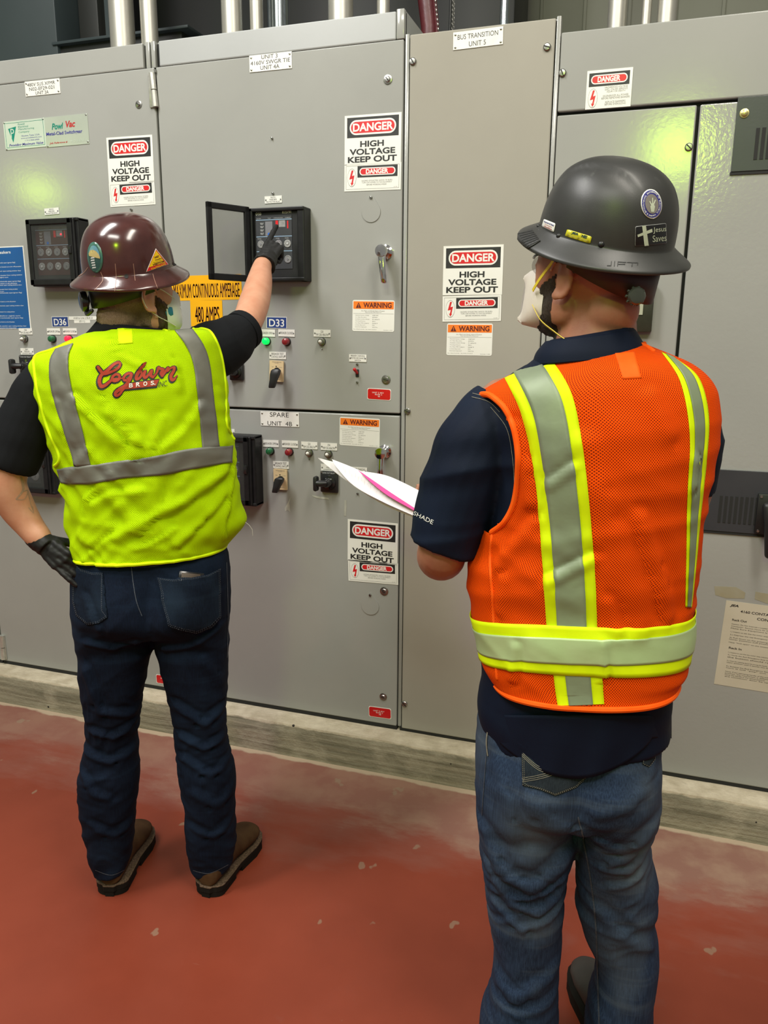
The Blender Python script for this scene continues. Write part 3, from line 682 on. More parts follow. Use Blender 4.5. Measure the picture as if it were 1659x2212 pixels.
high_voltage((745, 251), (868, 242), (744, 358), 'danger high voltage sign at the top of the middle cabinet door'); small_danger((744.5, 356), (867, 350), (744, 414), 'small danger sticker above the upper teardrop cover')
high_voltage((958.5, 532), (1088.5, 528), (956.5, 638), 'danger high voltage sign on the narrow cabinet between the men'); small_danger((956.5, 640), (1083.5, 637), (955, 695), 'small danger sticker above the orange warning label between the men')
high_voltage((751.5, 1121), (860, 1131), (751.5, 1210), 'danger high voltage sign on the lower door below the papers'); small_danger((752, 1208.5), (860, 1217), (752.5, 1254), 'small danger sticker above the lower teardrop cover')
s = Sign('danger_sticker', (1269, 154), (1368, 145), (1265.5, 237), M_WHITE, 'white danger voltage sticker on the top right cabinet panel above the black hard hat', 'sticker')
danger_oval(s, .05, .07, .94, .42, (.24, .17, .74, .32), .04, True); bolt_mark(s, .155, .72, .10, .24)
s.text('small_print', [(t, .5 - l * .5 + .16, y, .5 + l * .5 + .16, y + .05) for t, l, y in (('HAZARDOUS VOLTAGE', .5, .44), ('WILL CAUSE SERIOUS', .5, .50), ('INJURY OR DEATH', .4, .56), ('DE-ENERGIZE ALL POWER', .56, .66), ('BEFORE REMOVING BARRIERS', .62, .72), ('REPLACE BARRIERS', .44, .82), ('BEFORE ENERGIZING', .46, .88))], M_GREYINK, 1)
def warning(tl, tr, bl, label):
    s = Sign('warning_label', tl, tr, bl, M_WHITE, label, 'label', .0006, 'orange headed warning labels', radius=.006)
    s.rect('orange_header', .02, .04, .98, .28, M_ORANGE, 1)
    s.text('header_lettering', [('WARNING', .26, .075, .93, .245, .03)], M_MAROON, 2)
    s.poly('warning_triangle', [(.145, .07), (.21, .25), (.08, .25)], M_MAROON, 2)
    s.text('exclamation_mark', [('!', .138, .12, .152, .235, .04)], M_ORANGE, 3)
    s.rect('divider_line', .02, .425, .98, .43, M_GREYINK, 1)
    rows_ = [('Nominal System Voltage', .40, '4160 VAC', .62), ('Arc Flash Boundary', .34, '64 ft 8 in', .60), ('Available Incident Energy', .41, '31 cal/cm^2', .65), ('Working Distance', .31, '36 in', .55), ('Arc Flash PPE Category', .40, 'Level 4', .60), ('Limited Approach', .31, '5 ft', .53), ('Restricted Approach', .34, '2 ft 2 in', .60)]
    T = [('Arc Flash and Shock Hazard Present', .21, .325, .77, .358), ('Appropriate PPE Required', .30, .372, .69, .405)]
    for k, (a, xa_, b, xb_) in enumerate(rows_): T += [(a, .07, .47 + k * .063, xa_, .502 + k * .063), (b, .48, .47 + k * .063, xb_, .50 + k * .063, .01)]
    T += [('Bus: MEGUTS-SWGR   File: 4160V_02_03_01', .03, .925, .58, .95), ('December 11, 2019', .75, .94, .96, .965)]
    s.text('small_print', T, M_GREYINK, 1)
warning((762, 648), (853, 649), (761, 715), 'orange headed warning label left of the grey cabinet seam under the upper chrome handle')
warning((966, 698.5), (1065, 699), (965, 767), 'orange headed warning label on the narrow cabinet between the men')
warning((734, 900), (821, 905), (732.5, 961), 'orange headed warning label next to the lower chrome handle')
def nameplate(tl, tr, bl, lines, label):
    s = Sign('nameplate', tl, tr, bl, M_IVORY, label, 'nameplate', .002); mb = None
    s.text('engraved_lettering', lines, M_INK, 1)
    s.screws([(.045, .14), (.955, .14), (.045, .86), (.955, .86)], .0035); return s
nameplate((54, 177), (129, 169), (56.5, 209), [('480V SUS XFMR', .07, .13, .87, .36), ('N02-EF29-021', .12, .43, .84, .66), ('UNIT 3A', .29, .72, .67, .95)], 'white engraved nameplate reading 480V SUS XFMR at upper left')
nameplate((539, 121), (630.5, 111), (540.5, 157), [('UNIT 3', .29, .04, .67, .28), ('4160V SWGR TIE', .03, .36, .96, .60), ('UNIT 4A', .26, .67, .71, .92)], 'white engraved nameplate reading 4160V SWGR TIE on the middle cabinet')
nameplate((979.5, 71), (1087.5, 57), (979, 109), [('BUS TRANSITION', .09, .17, .90, .45), ('UNIT 5', .32, .62, .66, .90)], 'white engraved nameplate reading BUS TRANSITION UNIT 5')
nameplate((563, 888), (646, 891), (563.5, 919), [('SPARE', .25, .05, .74, .36), ('UNIT  4B', .18, .66, .82, .96)], 'white engraved nameplate reading SPARE UNIT 4B on the lower middle door')
def tagplate(x, y, lines, label, w=36, h=16, slope=.03, grp='small engraved plates'):
    s = Sign('device_plate', (x, y), (x + w, y + w * slope), (x + .2, y + h), M_IVORY, label, 'nameplate', .0016, grp, Y=D - .0004)
    n = len(lines); T = []
    for k, (t, wd) in enumerate(lines):
        hh = .62 / max(n, 2); y0 = .5 - (n * hh + (n - 1) * .1) / 2 + k * (hh + .1); T.append((t, .5 - wd / 2, y0, .5 + wd / 2, y0 + hh))
    s.text('engraved_lettering', T, M_INK, 1); s.screws([(.07, .52), (.93, .52)], .0028, M_GREYINK)
PR = [('50/51', .3), ('FEEDER', .42), ('PROTECTIVE RELAY', .8)]
tagplate(96, 451, PR, 'small engraved plate above the closed relay at the left', 31, 14, -.09)
tagplate(572, 424.5, PR, 'small engraved plate above the opened relay', 37, 15.5, -.06)
BO, BC = [('BREAKER OPEN', .78)], [('BREAKER CLOSED', .8)]
tagplate(101.5, 709, BO, 'small engraved plate over the unlit green lamp under D36', 28.5, 14, 0); tagplate(136, 709, BC, 'small engraved plate over the glowing red lamp', 30, 13.5, 0)
tagplate(41, 709, [('CW4', .2), ('TRIP COIL HEALTHY', .8)], 'small engraved plate at the foot of the blue poster', 28.5, 13.5, 0)
tagplate(44.5, 752, [('86F', .2), ('FEEDER', .4), ('LOCKOUT RELAY', .8)], 'small engraved plate above the lockout switch at the left shoulder', 28, 14, 0)
tagplate(120.5, 753, [('BREAKER TEST', .75)], 'small engraved plate peeking over the grey stripe of the yellow vest', 30, 14, 0)
tagplate(559.5, 711, BO, 'small engraved plate over the glowing green lamp', 35, 15.5); tagplate(601.5, 711, BC, 'small engraved plate over the dark red lamp under D33', 35.5, 15.5)
tagplate(678, 711.5, [('52X', .16), ('TRIP COIL HEALTHY', .78)], 'small engraved plate alone right of the D33 sign', 36.5, 15.5)
tagplate(582, 759.5, [('BREAKER TEST', .72), ('CONTROL SWITCH', .8)], 'small engraved plate above the upper beige switch', 36, 15.5)
tagplate(754.5, 765, [('BREAKER CHARGING', .8), ('MOTOR DISCONNECT', .82), ('SWITCH', .35)], 'small engraved plate above the red toggle switch', 37.5, 16)
tagplate(568, 950, BO, 'small engraved plate over the green lamp of the lower door', 34, 15); tagplate(609, 951, BC, 'small engraved plate over the red lamp of the lower door', 35, 15, .04)
tagplate(651, 953.5, [('52X', .16), ('TRIP COIL HEALTHY', .78)], 'small engraved plate over the left knob of the lower door pair', 35, 15.5, .05); tagplate(693, 956, [('CW4', .16), ('TRIP COIL HEALTHY', .78)], 'small engraved plate over the right knob of the lower door pair', 35.5, 15.5, .05)
tagplate(590, 995.5, [('BREAKER TEST', .72), ('CONTROL SWITCH', .8)], 'small engraved plate above the lower beige switch', 34, 15.5, .05)
tagplate(693.5, 1001.5, [('86F', .16), ('FEEDER', .4), ('LOCKOUT RELAY', .72)], 'small engraved plate crossed by the tip of the papers', 40, 15, .05)
tagplate(756, 1008, [('BREAKER CHARGING', .8), ('MOTOR', .3)], 'small engraved plate showing just above the held papers', 37, 15, .06)
tagplate(479, 926, PR, 'small engraved plate at the armhole of the yellow vest', 28, 14, .03)
# maker's plate
M_PLATE = mat('pale_green_metal_plate', (.50, .58, .50), .25, .15, vary=(9, (.56, .62, .54), 1)); M_PLATE2 = mat('silver_green_plate', (.46, .50, .44), .22, .3, vary=(9, (.5, .54, .48), 1))
M_TEAL = mat('teal_ink', (.0, .19, .13), .5, vary=(40, (.0, .22, .15), 1)); M_VIOL = mat('violet_ink', (.035, .03, .22), .5, vary=(40, (.04, .04, .26), 1)); M_REDI = mat('red_ink', (.45, .02, .025), .5, vary=(40, (.4, .03, .03), 1))
s = Sign('maker_plate', (7, 264), (96, 254.5), (11.5, 325), M_PLATE, 'pale green maker plate with a triangle emblem, left of a silver plate', 'plate', .0015)
s.frame('green_border', .035, .06, .965, .93, .012, M_TEAL); s.poly('triangle_emblem', [(.11, .26), (.31, .2), (.21, .76)], M_TEAL, 1)
s.text('emblem_letter', [('P', .165, .27, .25, .58, .0)], M_PLATE, 2)
s.text('green_lettering', [('Powell', .36, .10, .52, .17), ('Electrical', .36, .19, .6, .26), ('Manufacturing', .36, .28, .74, .36), ('Company', .36, .38, .62, .46)], M_TEAL, 1)
s.text('violet_lettering', [('Providing Maximum Value', .1, .80, .93, .92, .02, .2), ('www.powellelectric.com', .4, .61, .9, .675), ('1-713-944-6900', .5, .70, .84, .75), ('Houston, Texas, U.S.A.', .42, .52, .86, .59)], M_VIOL, 1)
s.screws([(.03, .04), (.97, .04), (.03, .97)], .0032)
s = Sign('maker_plate', (96, 254.5), (189, 245), (99, 319), M_PLATE2, 'silver plate reading Metal-Clad Switchgear, right of the green emblem plate', 'plate', .0015)
s.text('green_lettering', [('Powl', .16, .22, .43, .43, .03, .25)], M_TEAL); s.text('red_lettering', [('Vac', .49, .18, .71, .40, .03, .25), ('Job Reference #', .08, .84, .50, .92, .01, .2)], M_REDI)
s.text('violet_lettering', [('Metal-Clad Switchgear', .02, .50, .86, .65, .02)], M_VIOL); s.text('stamped_number', [('W O # 8761-15', .56, .82, .97, .92)], M_PLATE)
s.screws([(.97, .04), (.97, .93), (.03, .96)], .0032)
# D36, D33 and strips
for tl, tr, bl, t, lab in (((111.5, 684), (147.5, 683.5), (113, 706.5), 'D36', 'blue and white sign reading D36'), ((576, 684), (620, 685), (576.5, 709), 'D33', 'blue and white sign reading D33')):
    s = Sign('breaker_number_sign', tl, tr, bl, M_WHITE, lab, 'sign', .001, 'blue breaker number signs', lift=.0004); s.rect('blue_field', .025, .045, .975, .955, M_BLUE, 1); s.text('number_lettering', [(t, .13, .2, .87, .84, .012)], M_WHITE, 2)
s = Sign('label_strip', (148.5, 683.5), (210.5, 683), (149.5, 691), M_WHITE, 'narrow white label strip right of the D36 sign', 'label', .0005); s.text('lettering', [('4160 to Unit 2 BUS 21', .17, .22, .83, .75)], M_INK, 1)
s = Sign('label_strip', (160, 691.5), (194.5, 691), (160.5, 698), M_WHITE, 'short white label reading E11 beneath the longer strip', 'label', .0005); s.text('lettering', [('(E11)', .33, .12, .68, .9)], M_INK, 1)
# yellow amperage signs
s = Sign('amperage_sign', (365, 597), (521, 592), (370, 650), M_YTAPE, 'long yellow sign reading maximum continuous amperage', 'sign', .0006)
s.text('lettering', [('MAXIMUM CONTINUOUS AMPERAGE', .055, .33, .968, .90), ('MAXIMUM CONTINUOUS AMPERAGE', .0575, .33, .9705, .90)], M_MAROON, 1)
s = Sign('amperage_sign', (411, 649), (480, 648.5), (413, 705), M_YTAPE, 'shorter yellow sign reading 480 AMPS', 'sign', .0006, lift=.0008)
s.text('lettering', [('480 AMPS', .14, .24, .895, .84), ('480 AMPS', .148, .24, .903, .84)], M_MAROON, 1)
# blue poster
s = Sign('instruction_poster', (-90, 537), (51, 531), (-75, 711), M_WHITE, 'blue breaker instruction poster cut by the left edge', 'poster', .001)
s.rect('blue_field', .012, .012, .985, .995, M_BLUE2, 1)
T = [('Racking In Breakers', .3, .05, .80, .095, .01)]
ys = [.185, .235, .285, .335, .36, .41, .435, .455, .505, .53, .548, .655, .705, .78, .83, .855, .905, .955, .978]
ws = [.88, .97, .96, .97, .75, .94, .88, .95, .88, .66, .94, .83, .95, .80, .88, .92, .78, .96, .8]
tx = ['Verify breaker is mechanically open (green flag)', 'Verify Motor Disconnect Switch is in the off position', 'Pull racking handle attached, open racking window door', 'Rack (clockwise) rotate breaker from racking window', 'and close (follow sight) turn']
for k, (y, w_) in enumerate(zip(ys, ws)): T.append((tx[k % 5], -0.0 + .36, y, w_ * .97, y + .017, .0))
s.text('lettering', T, M_WHITE, 2)
# red tags
for tl, tr, bl, t, lab in (((794, 838), (845, 841), (794, 862.5), '4A', 'red tag on the upper middle door, above the seam'), ((796.5, 1524.5), (845, 1531), (796, 1547), '4B', 'red tag at the bottom right corner of the lower middle door'), ((337, 1456), (384, 1463), (338, 1475), '4B', 'red tag seen between the legs of the man in the yellow vest')):
    s = Sign('red_tag', tl, tr, bl, M_WHITE, lab, 'tag', .001, 'red bus tags', radius=.006); s.rect('red_field', .02, .05, .98, .95, M_LRED, 1, r=.16)
    s.text('tag_lettering', [('UNIT 2 4KV', .21, .30, .70, .42), ('BUSS 2', .33, .46, .63, .58), (t, .45, .62, .55, .74)], M_WHITE, 2)
# paper instruction sheet at the right
M_PAPERO = mat('aged_laminated_paper', (.56, .51, .41), .3, coat=.3, vary=(5, (.48, .43, .33), 1))
s = Sign('instruction_sheet', (1569, 1296.5), (1760, 1322), (1549, 1478), M_PAPERO, 'aged laminated instruction sheet taped to the cabinet at the right edge', 'paper sheet', .0008)
T = [('4160 CONTACTOR', .18, .09, .66, .12, .02), ('CONTROL', .38, .15, .66, .18, .02), ('Rack Out', .10, .20, .27, .225, .02)]
for k, y in enumerate((.255, .28, .305, .345, .38, .415, .435, .47)): T.append((['Caution: Do Not Interrupt a Loaded Feeder', 'Contactor. Serious Injury Or Death Could', 'Make Sure Equipment Is Not Running', '1.) Inspect to see that the motor stop lights', '2.) Depress the red Emergency Stop push', '3) Pull down on the isolating device handle', 'lower position (off position)', 'Hasp "lock open" on the isolating device'][k], .10, y, .60 + .08 * (k % 3), y + .017))
T.append(('Rack In', .11, .53, .26, .555, .02))
for k, y in enumerate((.59, .62, .645, .69, .71, .755, .775, .82, .84, .86, .88)): T.append((['1.) Inspect to see that the motor stop indicator', '2.) Verify the Red Emergency Stop button is', 'the button should remain in', '3.) Close the isolating device by moving the handle', 'upper position until it latches into the ON', '4.) Release the Red Emergency Stop button by', 'turn it will "pop" out', 'Note: If the operating handle of the isolating', 'position, the mechanism is defeated and the', 'move the handle in the closed position', 'the contactor door be open'][k], .11, y, .58 + .09 * (k % 3), y + .016))
s.text('lettering', T, M_INK, 1)
s.text('logo_lettering', [('JEA', .05, .035, .15, .07, .04, .25)], M_INK, 1)
# tape marks
M_TAPE = mat('yellowed_clear_tape', (.42, .37, .24), .25, vary=(20, (.46, .43, .32), 1), alpha=.55)
def scrap(pts, label, name='tape_residue', m_=M_TAPE):
    mb = MB(); mb.prism([W(x, y, D - .0006) for x, y in pts], (0, -.0003, 0)); o = mb.build(name, m_, None, smooth=False); tag(o, label, 'tape')
scrap([(1543, 1266), (1590, 1268), (1610, 1280), (1608, 1293), (1568, 1292), (1545, 1285)], 'faint yellowed tape mark above the instruction sheet, left part')
scrap([(1632, 1278), (1700, 1290), (1700, 1310), (1655, 1303), (1630, 1294)], 'yellowed tape strip above the instruction sheet at the right edge')
M_SCR = mat('torn_white_tape', (.50, .50, .44), .4, vary=(60, (.38, .38, .33), 1))
scrap([(673, 1069), (685, 1072), (709, 1075), (711, 1079), (690, 1077), (676, 1073)], 'torn white tape scrap under the lockout switch', 'tape_scrap', M_SCR)
scrap([(628, 1073), (625, 1086), (627, 1106), (621, 1101), (616, 1104), (615, 1098), (623, 1084)], 'torn white tape scrap below the lower beige switch', 'tape_scrap', M_SCR)
scrap([(744, 1080), (749, 1081), (748, 1115), (743, 1114)], 'thin upright tape mark under the held papers', 'tape_scrap', mat('clear_tape_mark', (.40, .40, .35), .3, vary=(60, (.33, .33, .29), 1)))

# ================================================================== conduits and things above the cabinets
def conduit(px, dpx, py_base, ytop, label, m_=M_GALV, Y=None, lean=0.0, collar=True):
    Yv = D + .35 if Y is None else Y
    p = W(px, py_base, Yv); r = (W(px + dpx / 2, py_base, Yv) - p).length * .98
    base = zhead if px < 900 else (zbus if px < 1200 else zrt)
    e = empty('conduit', (p.x, Yv, base), label, 'conduit', 'metal conduits rising from the cabinets')
    mb = MB(); mb.tube([Vector((p.x, Yv, base)), Vector((p.x, Yv, base + .5)), Vector((p.x + lean, Yv, 4.2))], r, 26); mb.build('pipe', m_, e)
    if collar: mb = MB(); mb.lathe((p.x, Yv, base + .0), (0, 0, 1), [(0, r * 1.35), (.01, r * 1.35), (.014, r * 1.12), (.05, r * 1.12), (.055, r)], 26); mb.build('locknut', m_, e)
for a in ((264, 46, 60, 0, 'wide galvanized conduit at the upper left, left of a thinner one'), (322, 32, 50, 0, 'thinner galvanized conduit just above the upper left hinge'), (501, 41, 40, 0, 'medium galvanized conduit above the middle cabinet, left of the nameplate'),
          (554, 26, 34, 0, 'thin pale conduit directly above the 4160V nameplate'), (736, 51, 20, 0, 'widest conduit, alone above the middle cabinet'), (828, 27, 8, 0, 'thin conduit next to the right corner of the middle cabinet'),
          (1334, 42, 25, 0, 'conduit at upper right, left of a close pair'), (1397, 22, 22, 0, 'thin conduit of the close pair at upper right'), (1442, 44, 18, 0, 'wide conduit of the close pair at upper right')):
    conduit(a[0], a[1], a[2], a[3], a[4])
conduit(601, 44, 40, 0, 'bluish shiny conduit behind the thin pale one', M_GALV2, D + .5)
conduit(1090, 20, 20, 0, 'dark shiny conduit above the bus transition cabinet', M_GALV2, D + .6, lean=.12)
# burgundy laced duct sleeve
M_BURG = mat('burgundy_rubber', (.07, .008, .012), .4, bump=(40, .3, .003), vary=(20, (.09, .012, .016), 1))
e = empty('laced_duct_sleeve', W(930, 50, D + .5), 'burgundy laced rubber sleeve rising behind the middle cabinet corner', 'duct sleeve')
mb = MB(); a = W(928, 62, D + .5); b = W(915, -60, D + .5); mb.tube([Vector((a.x, a.y, zbus + .002)), a, b, b + Vector((-.05, 0, .5))], [.031, .031, .034, .036], 20); mb.build('sleeve', M_BURG, e)
mb = MB(); off = Vector((.032, -.012, 0)); mb.tube([Vector((a.x, a.y, zbus + .002)) + off, a + off, b + off * 1.1, b + Vector((-.05, 0, .5)) + off], .007, 8); mb.build('seam_flange', M_BURG, e)
for k in range(16):
    p = a.lerp(b, k / 12 - .15) + off * 1.1; mb = MB(); mb.ball(p + Vector((.002, -.009, 0)), (.003, .003, .006), None, 8, 6); mb.build('lace', M_STEEL, e)
mb = MB(); mb.tube([W(971, 90, D + .8), W(977, -80, D + .8) , W(980, -300, D + .8)], .006, 10); tag(mb.build('hanging_cable', M_BLACK), 'thin black cable above the bus transition cabinet', 'cable')
# chain
e = empty('hanging_chain', W(980, 50, D + .8), 'thin steel chain hanging beside the black cable', 'chain')
for k in range(22):
    p = W(978 + k * .15, 60 - k * 5, D + .78); R = Matrix.Rotation((k % 2) * PI / 2, 4, 'Z'); mb = MB()
    pts = [p + (R @ Vector((math.cos(t / 10 * 2 * PI) * .0045, 0, math.sin(t / 10 * 2 * PI) * .008))) for t in range(11)]
    mb.tube(pts, .0014, 6, cap=False); mb.build('chain_link', M_STEEL, e)
# dark steel enclosure and duct high at the back left
M_BOX = mat('dark_teal_steel', (.028, .04, .044), .5, bump=(60, .1, .001), vary=(3, (.034, .046, .05), 1)); M_BOX2 = mat('dark_olive_steel', (.014, .016, .014), .55, vary=(3, (.02, .02, .018), 1))
e = empty('overhead_enclosure', (W(60, 100, D + .7).x, D + 1.4, zhead), 'dark teal steel enclosure standing on the cabinets at the top left corner', 'enclosure')
a = W(-300, 0, D + .7); b = W(121, 60, D + .7)
mb = MB(); mb.box((a.x, D + .7, zhead + .001), (b.x, D + 1.1, 4.3), .006); mb.build('box', M_BOX, e)
mb = MB(); mb.box((b.x + .001, D + .86, zhead + .001), (W(213, 60, D + .86).x, D + 1.1, 4.3), .006); mb.build('side_box', M_BOX2, e)
mb = MB(); mb.box((b.x + .16, D + .845, zhead), (b.x + .18, D + .85, 4.3)); mb.build('seam_strip', M_BOX, e)
e = empty('bus_duct', (W(260, 90, D + .75).x, D + .95, zhead), 'low dark flanged bus duct behind the two left conduits', 'duct')
a = W(130, 90, D + .75); b = W(400, 70, D + .75)
mb = MB(); mb.box((a.x, D + .72, zhead + .001), (b.x, D + .84, W(200, 95, D + .75).z), .003); mb.build('duct_body', M_BOX2, e)
mb = MB(); zz = W(200, 92, D + .72).z; mb.box((a.x, D + .69, zz), (b.x + .05, D + .845, zz + .012), .002); mb.build('duct_flange', M_BOX, e)
mb = MB(); mb.box((-4.2, 4.2, 0.0), (-.75, 4.6, 5), .01); tag(mb.build('dark_steel_screen', M_BOX2), 'near black steel screen behind the conduits at upper left', 'panel')
# ================================================================== people: tools
def catmull(P, t):
    n = len(P) - 1; x = t * n; i = min(int(x), n - 1); f = x - i
    g = lambda k: P[max(0, min(n, k))]
    a, b, c, d = g(i - 1), g(i), g(i + 1), g(i + 2)
    return [0.5 * ((2 * q) + (-p + r) * f + (2 * p - 5 * q + 4 * r - s_) * f * f + (-p + 3 * q - 3 * r + s_) * f ** 3) for p, q, r, s_ in zip(a, b, c, d)]
class Man:
    def __init__(s, bx, by, ang=None):
        s.B = Vector((bx, by, 0)); s.n = Vector((bx, by, 0)).normalized() if ang is None else Vector((-math.sin(math.radians(ang)), math.cos(math.radians(ang)), 0)); s.e = Vector((s.n.y, -s.n.x, 0)); s.fixed = None
    def P(s, px, py, off=0.0):
        r = ray(px, py); d = (s.B + s.n * off).dot(s.n); return CAMP + r * (d / r.dot(s.n))
    def rings(s, spec, rows, n, grow=0.0):
        """spec: (xl, yl, xr, yr, off, half_depth[, squareness])"""
        full = [list(q) + ([2.3] if len(q) < 7 else []) for q in spec]; out = []
        for i in range(rows):
            q = catmull(full, i / (rows - 1)); L = s.P(q[0], q[1], q[4]); R = s.P(q[2], q[3], q[4])
            c = (L + R) / 2; a = (R - L) / 2; a = a * (1 + grow / a.length); b = s.n * (q[5] + grow); ex = 2 / q[6]; ring = []
            for k in range(n):
                t = PI / 2 + k / n * 2 * PI; ct, st = math.cos(t), math.sin(t)
                ring.append(c + a * math.copysign(abs(ct) ** ex, ct) + b * math.copysign(abs(st) ** ex, st))
            out.append(ring)
        return out
    def limb(s, mb, pts, n=20, rows=24, grow=0.0, round_ends=True, flat=1.0):
        """pts: (px, py, off, width_px)"""
        Q = []
        for px, py, off, w in pts:
            p = s.P(px, py, off); Q.append([p.x, p.y, p.z, w * cam_depth(p) / F_PX / 2])
        PP = []; RR = []
        for i in range(rows):
            q = catmull(Q, i / (rows - 1)); PP.append(Vector(q[:3])); RR.append(q[3] + grow)
        mb.tube(PP, RR, n, True, flat, None, round_ends)
        return PP
def grid_mesh(rings, name, uv=True, closed=True):
    bm = bmesh.new(); rows = [[bm.verts.new(p) for p in r] for r in rings]; n = len(rings[0]); uvl = bm.loops.layers.uv.new('UVMap')
    per = sum((rings[len(rings) // 2][(k + 1) % n] - rings[len(rings) // 2][k]).length for k in range(n)); vs = [0.0]
    for a, b in zip(rings[:-1], rings[1:]): vs.append(vs[-1] + (b[n // 2] - a[n // 2]).length)
    for j in range(len(rows) - 1):
        for k in range(n if closed else n - 1):
            k2 = (k + 1) % n; f = bm.faces.new((rows[j][k], rows[j + 1][k], rows[j + 1][k2], rows[j][k2]))
            for lp, (kk, jj) in zip(f.loops, ((k, j), (k, j + 1), (k + 1, j + 1), (k + 1, j))): lp[uvl].uv = (kk / n * per, vs[jj])
    me = bpy.data.meshes.new(name); bm.normal_update(); bm.to_mesh(me); bm.free()
    for p in me.polygons: p.use_smooth = True
    return me
def outward(me, centre):
    c = sum(((p.center - centre).dot(p.normal) for p in me.polygons))
    if c < 0: me.flip_normals()
    return me
def bvh_of(me, inv=None):
    return BVHTree.FromPolygons([v.co.copy() for v in me.vertices], [tuple(p.vertices) for p in me.polygons])
def solidify(o, t=0.0015, off=1.0):
    q = o.modifiers.new('thickness', 'SOLIDIFY'); q.thickness = t; q.offset = off; return o
def drape_pts(bm2, mapf, bvh, lift, fallback=None, thick=0.0, name='m'):
    """bm2 is a flat mesh; mapf turns its xy into an image point; the surface point below it takes the vertex"""
    dead = []
    for v in bm2.verts:
        px, py = mapf(v.co.x, v.co.y); r = ray(px, py).normalized(); h = bvh.ray_cast(CAMP, r)
        if h[0] is None:
            if fallback is None: dead.append(v); continue
            q = bvh.find_nearest(fallback(px, py)); hp, hn = q[0], q[1]
        else: hp, hn = h[0], h[1]
        if hn.dot(r) > 0: hn = -hn
        v.co = hp + hn * lift
    if dead: bmesh.ops.delete(bm2, geom=dead, context='VERTS')
    me = bpy.data.meshes.new(name); bm2.normal_update(); bm2.to_mesh(me); bm2.free()
    for p in me.polygons: p.use_smooth = True
    s_ = sum((p.center - CAMP).dot(p.normal) * p.area for p in me.polygons)
    if s_ > 0: me.flip_normals()
    return me
def spl(P, t): return catmull([list(p) for p in P], t)
def strip(name, A, B, bvh, lift, material, parent, rows=60, cols=8, thick=0.001, fallback=None):
    """band between two image polylines A and B, laid on a surface"""
    bm = bmesh.new(); V = [[bm.verts.new((i / rows, j / cols, 0)) for j in range(cols + 1)] for i in range(rows + 1)]
    uvl = bm.loops.layers.uv.new('UVMap')
    for i in range(rows):
        for j in range(cols):
            f = bm.faces.new((V[i][j], V[i + 1][j], V[i + 1][j + 1], V[i][j + 1]))
            for lp in f.loops: lp[uvl].uv = (lp.vert.co.y * .06, lp.vert.co.x * .5)
    def mp(x, y):
        a = spl(A, x); b = spl(B, x); return a[0] * (1 - y) + b[0] * y, a[1] * (1 - y) + b[1] * y
    me = drape_pts(bm, mp, bvh, lift, fallback, name=name); o = link_mesh(name, me, material, parent, smooth=False)
    if thick: solidify(o, thick)
    return o
def refine(bm, maxlen):
    bmesh.ops.triangulate(bm, faces=bm.faces)
    for _ in range(6):
        es = [e for e in bm.edges if e.calc_length() > maxlen]
        if not es: break
        bmesh.ops.subdivide_edges(bm, edges=es, cuts=1); bmesh.ops.triangulate(bm, faces=[f for f in bm.faces if len(f.verts) > 3])
def quadmap(q):
    tl, tr, br, bl = q
    def f(x, y):      # x right 0..1, y down 0..1
        return tuple((tl[i] * (1 - x) + tr[i] * x) * (1 - y) + (bl[i] * (1 - x) + br[i] * x) * y for i in (0, 1))
    return f
def drape_poly(name, polys, bvh, lift, material, parent, mapf=None, maxlen=8, thick=0.0, fallback=None):
    bm = bmesh.new()
    for P in polys:
        try: bm.faces.new([bm.verts.new((x, y, 0)) for x, y in P])
        except ValueError: pass
    refine(bm, maxlen); me = drape_pts(bm, mapf or (lambda x, y: (x, y)), bvh, lift, fallback, name=name); o = link_mesh(name, me, material, parent, smooth=False)
    if thick: solidify(o, thick)
    return o
def drape_text(name, lines, quad, bvh, lift, material, parent, maxlen=.08, fallback=None):
    bm = bmesh.new()
    for l in lines: text_mesh(l[0], l[1], -l[4], l[3], -l[2], l[5] if len(l) > 5 else 0, l[6] if len(l) > 6 else 0, 1.0, bm)
    refine(bm, maxlen); f = quadmap(quad)
    return link_mesh(name, drape_pts(bm, lambda x, y: f(x, -y), bvh, lift, fallback, name=name), material, parent, smooth=False)
def ribbon_polys(P, w, caps=True):
    """fat pen stroke along image points -> list of quads and round dots"""
    out = []; n = len(P); S = []
    steps = max(12, 6 * n)
    for i in range(steps + 1): S.append(spl(P, i / steps))
    for a, b in zip(S[:-1], S[1:]):
        d = Vector((b[0] - a[0], b[1] - a[1])); 
        if d.length < 1e-6: continue
        d.normalize(); nx, ny = -d.y, d.x; wa = (a[2] if len(a) > 2 else 1) * w / 2; wb = (b[2] if len(b) > 2 else 1) * w / 2
        out.append([(a[0] + nx * wa, a[1] + ny * wa), (b[0] + nx * wb, b[1] + ny * wb), (b[0] - nx * wb, b[1] - ny * wb), (a[0] - nx * wa, a[1] - ny * wa)])
    for a in S[::2]:
        r = (a[2] if len(a) > 2 else 1) * w / 2; out.append([(a[0] + r * math.cos(k / 10 * 2 * PI), a[1] + r * math.sin(k / 10 * 2 * PI)) for k in range(10)])
    return out
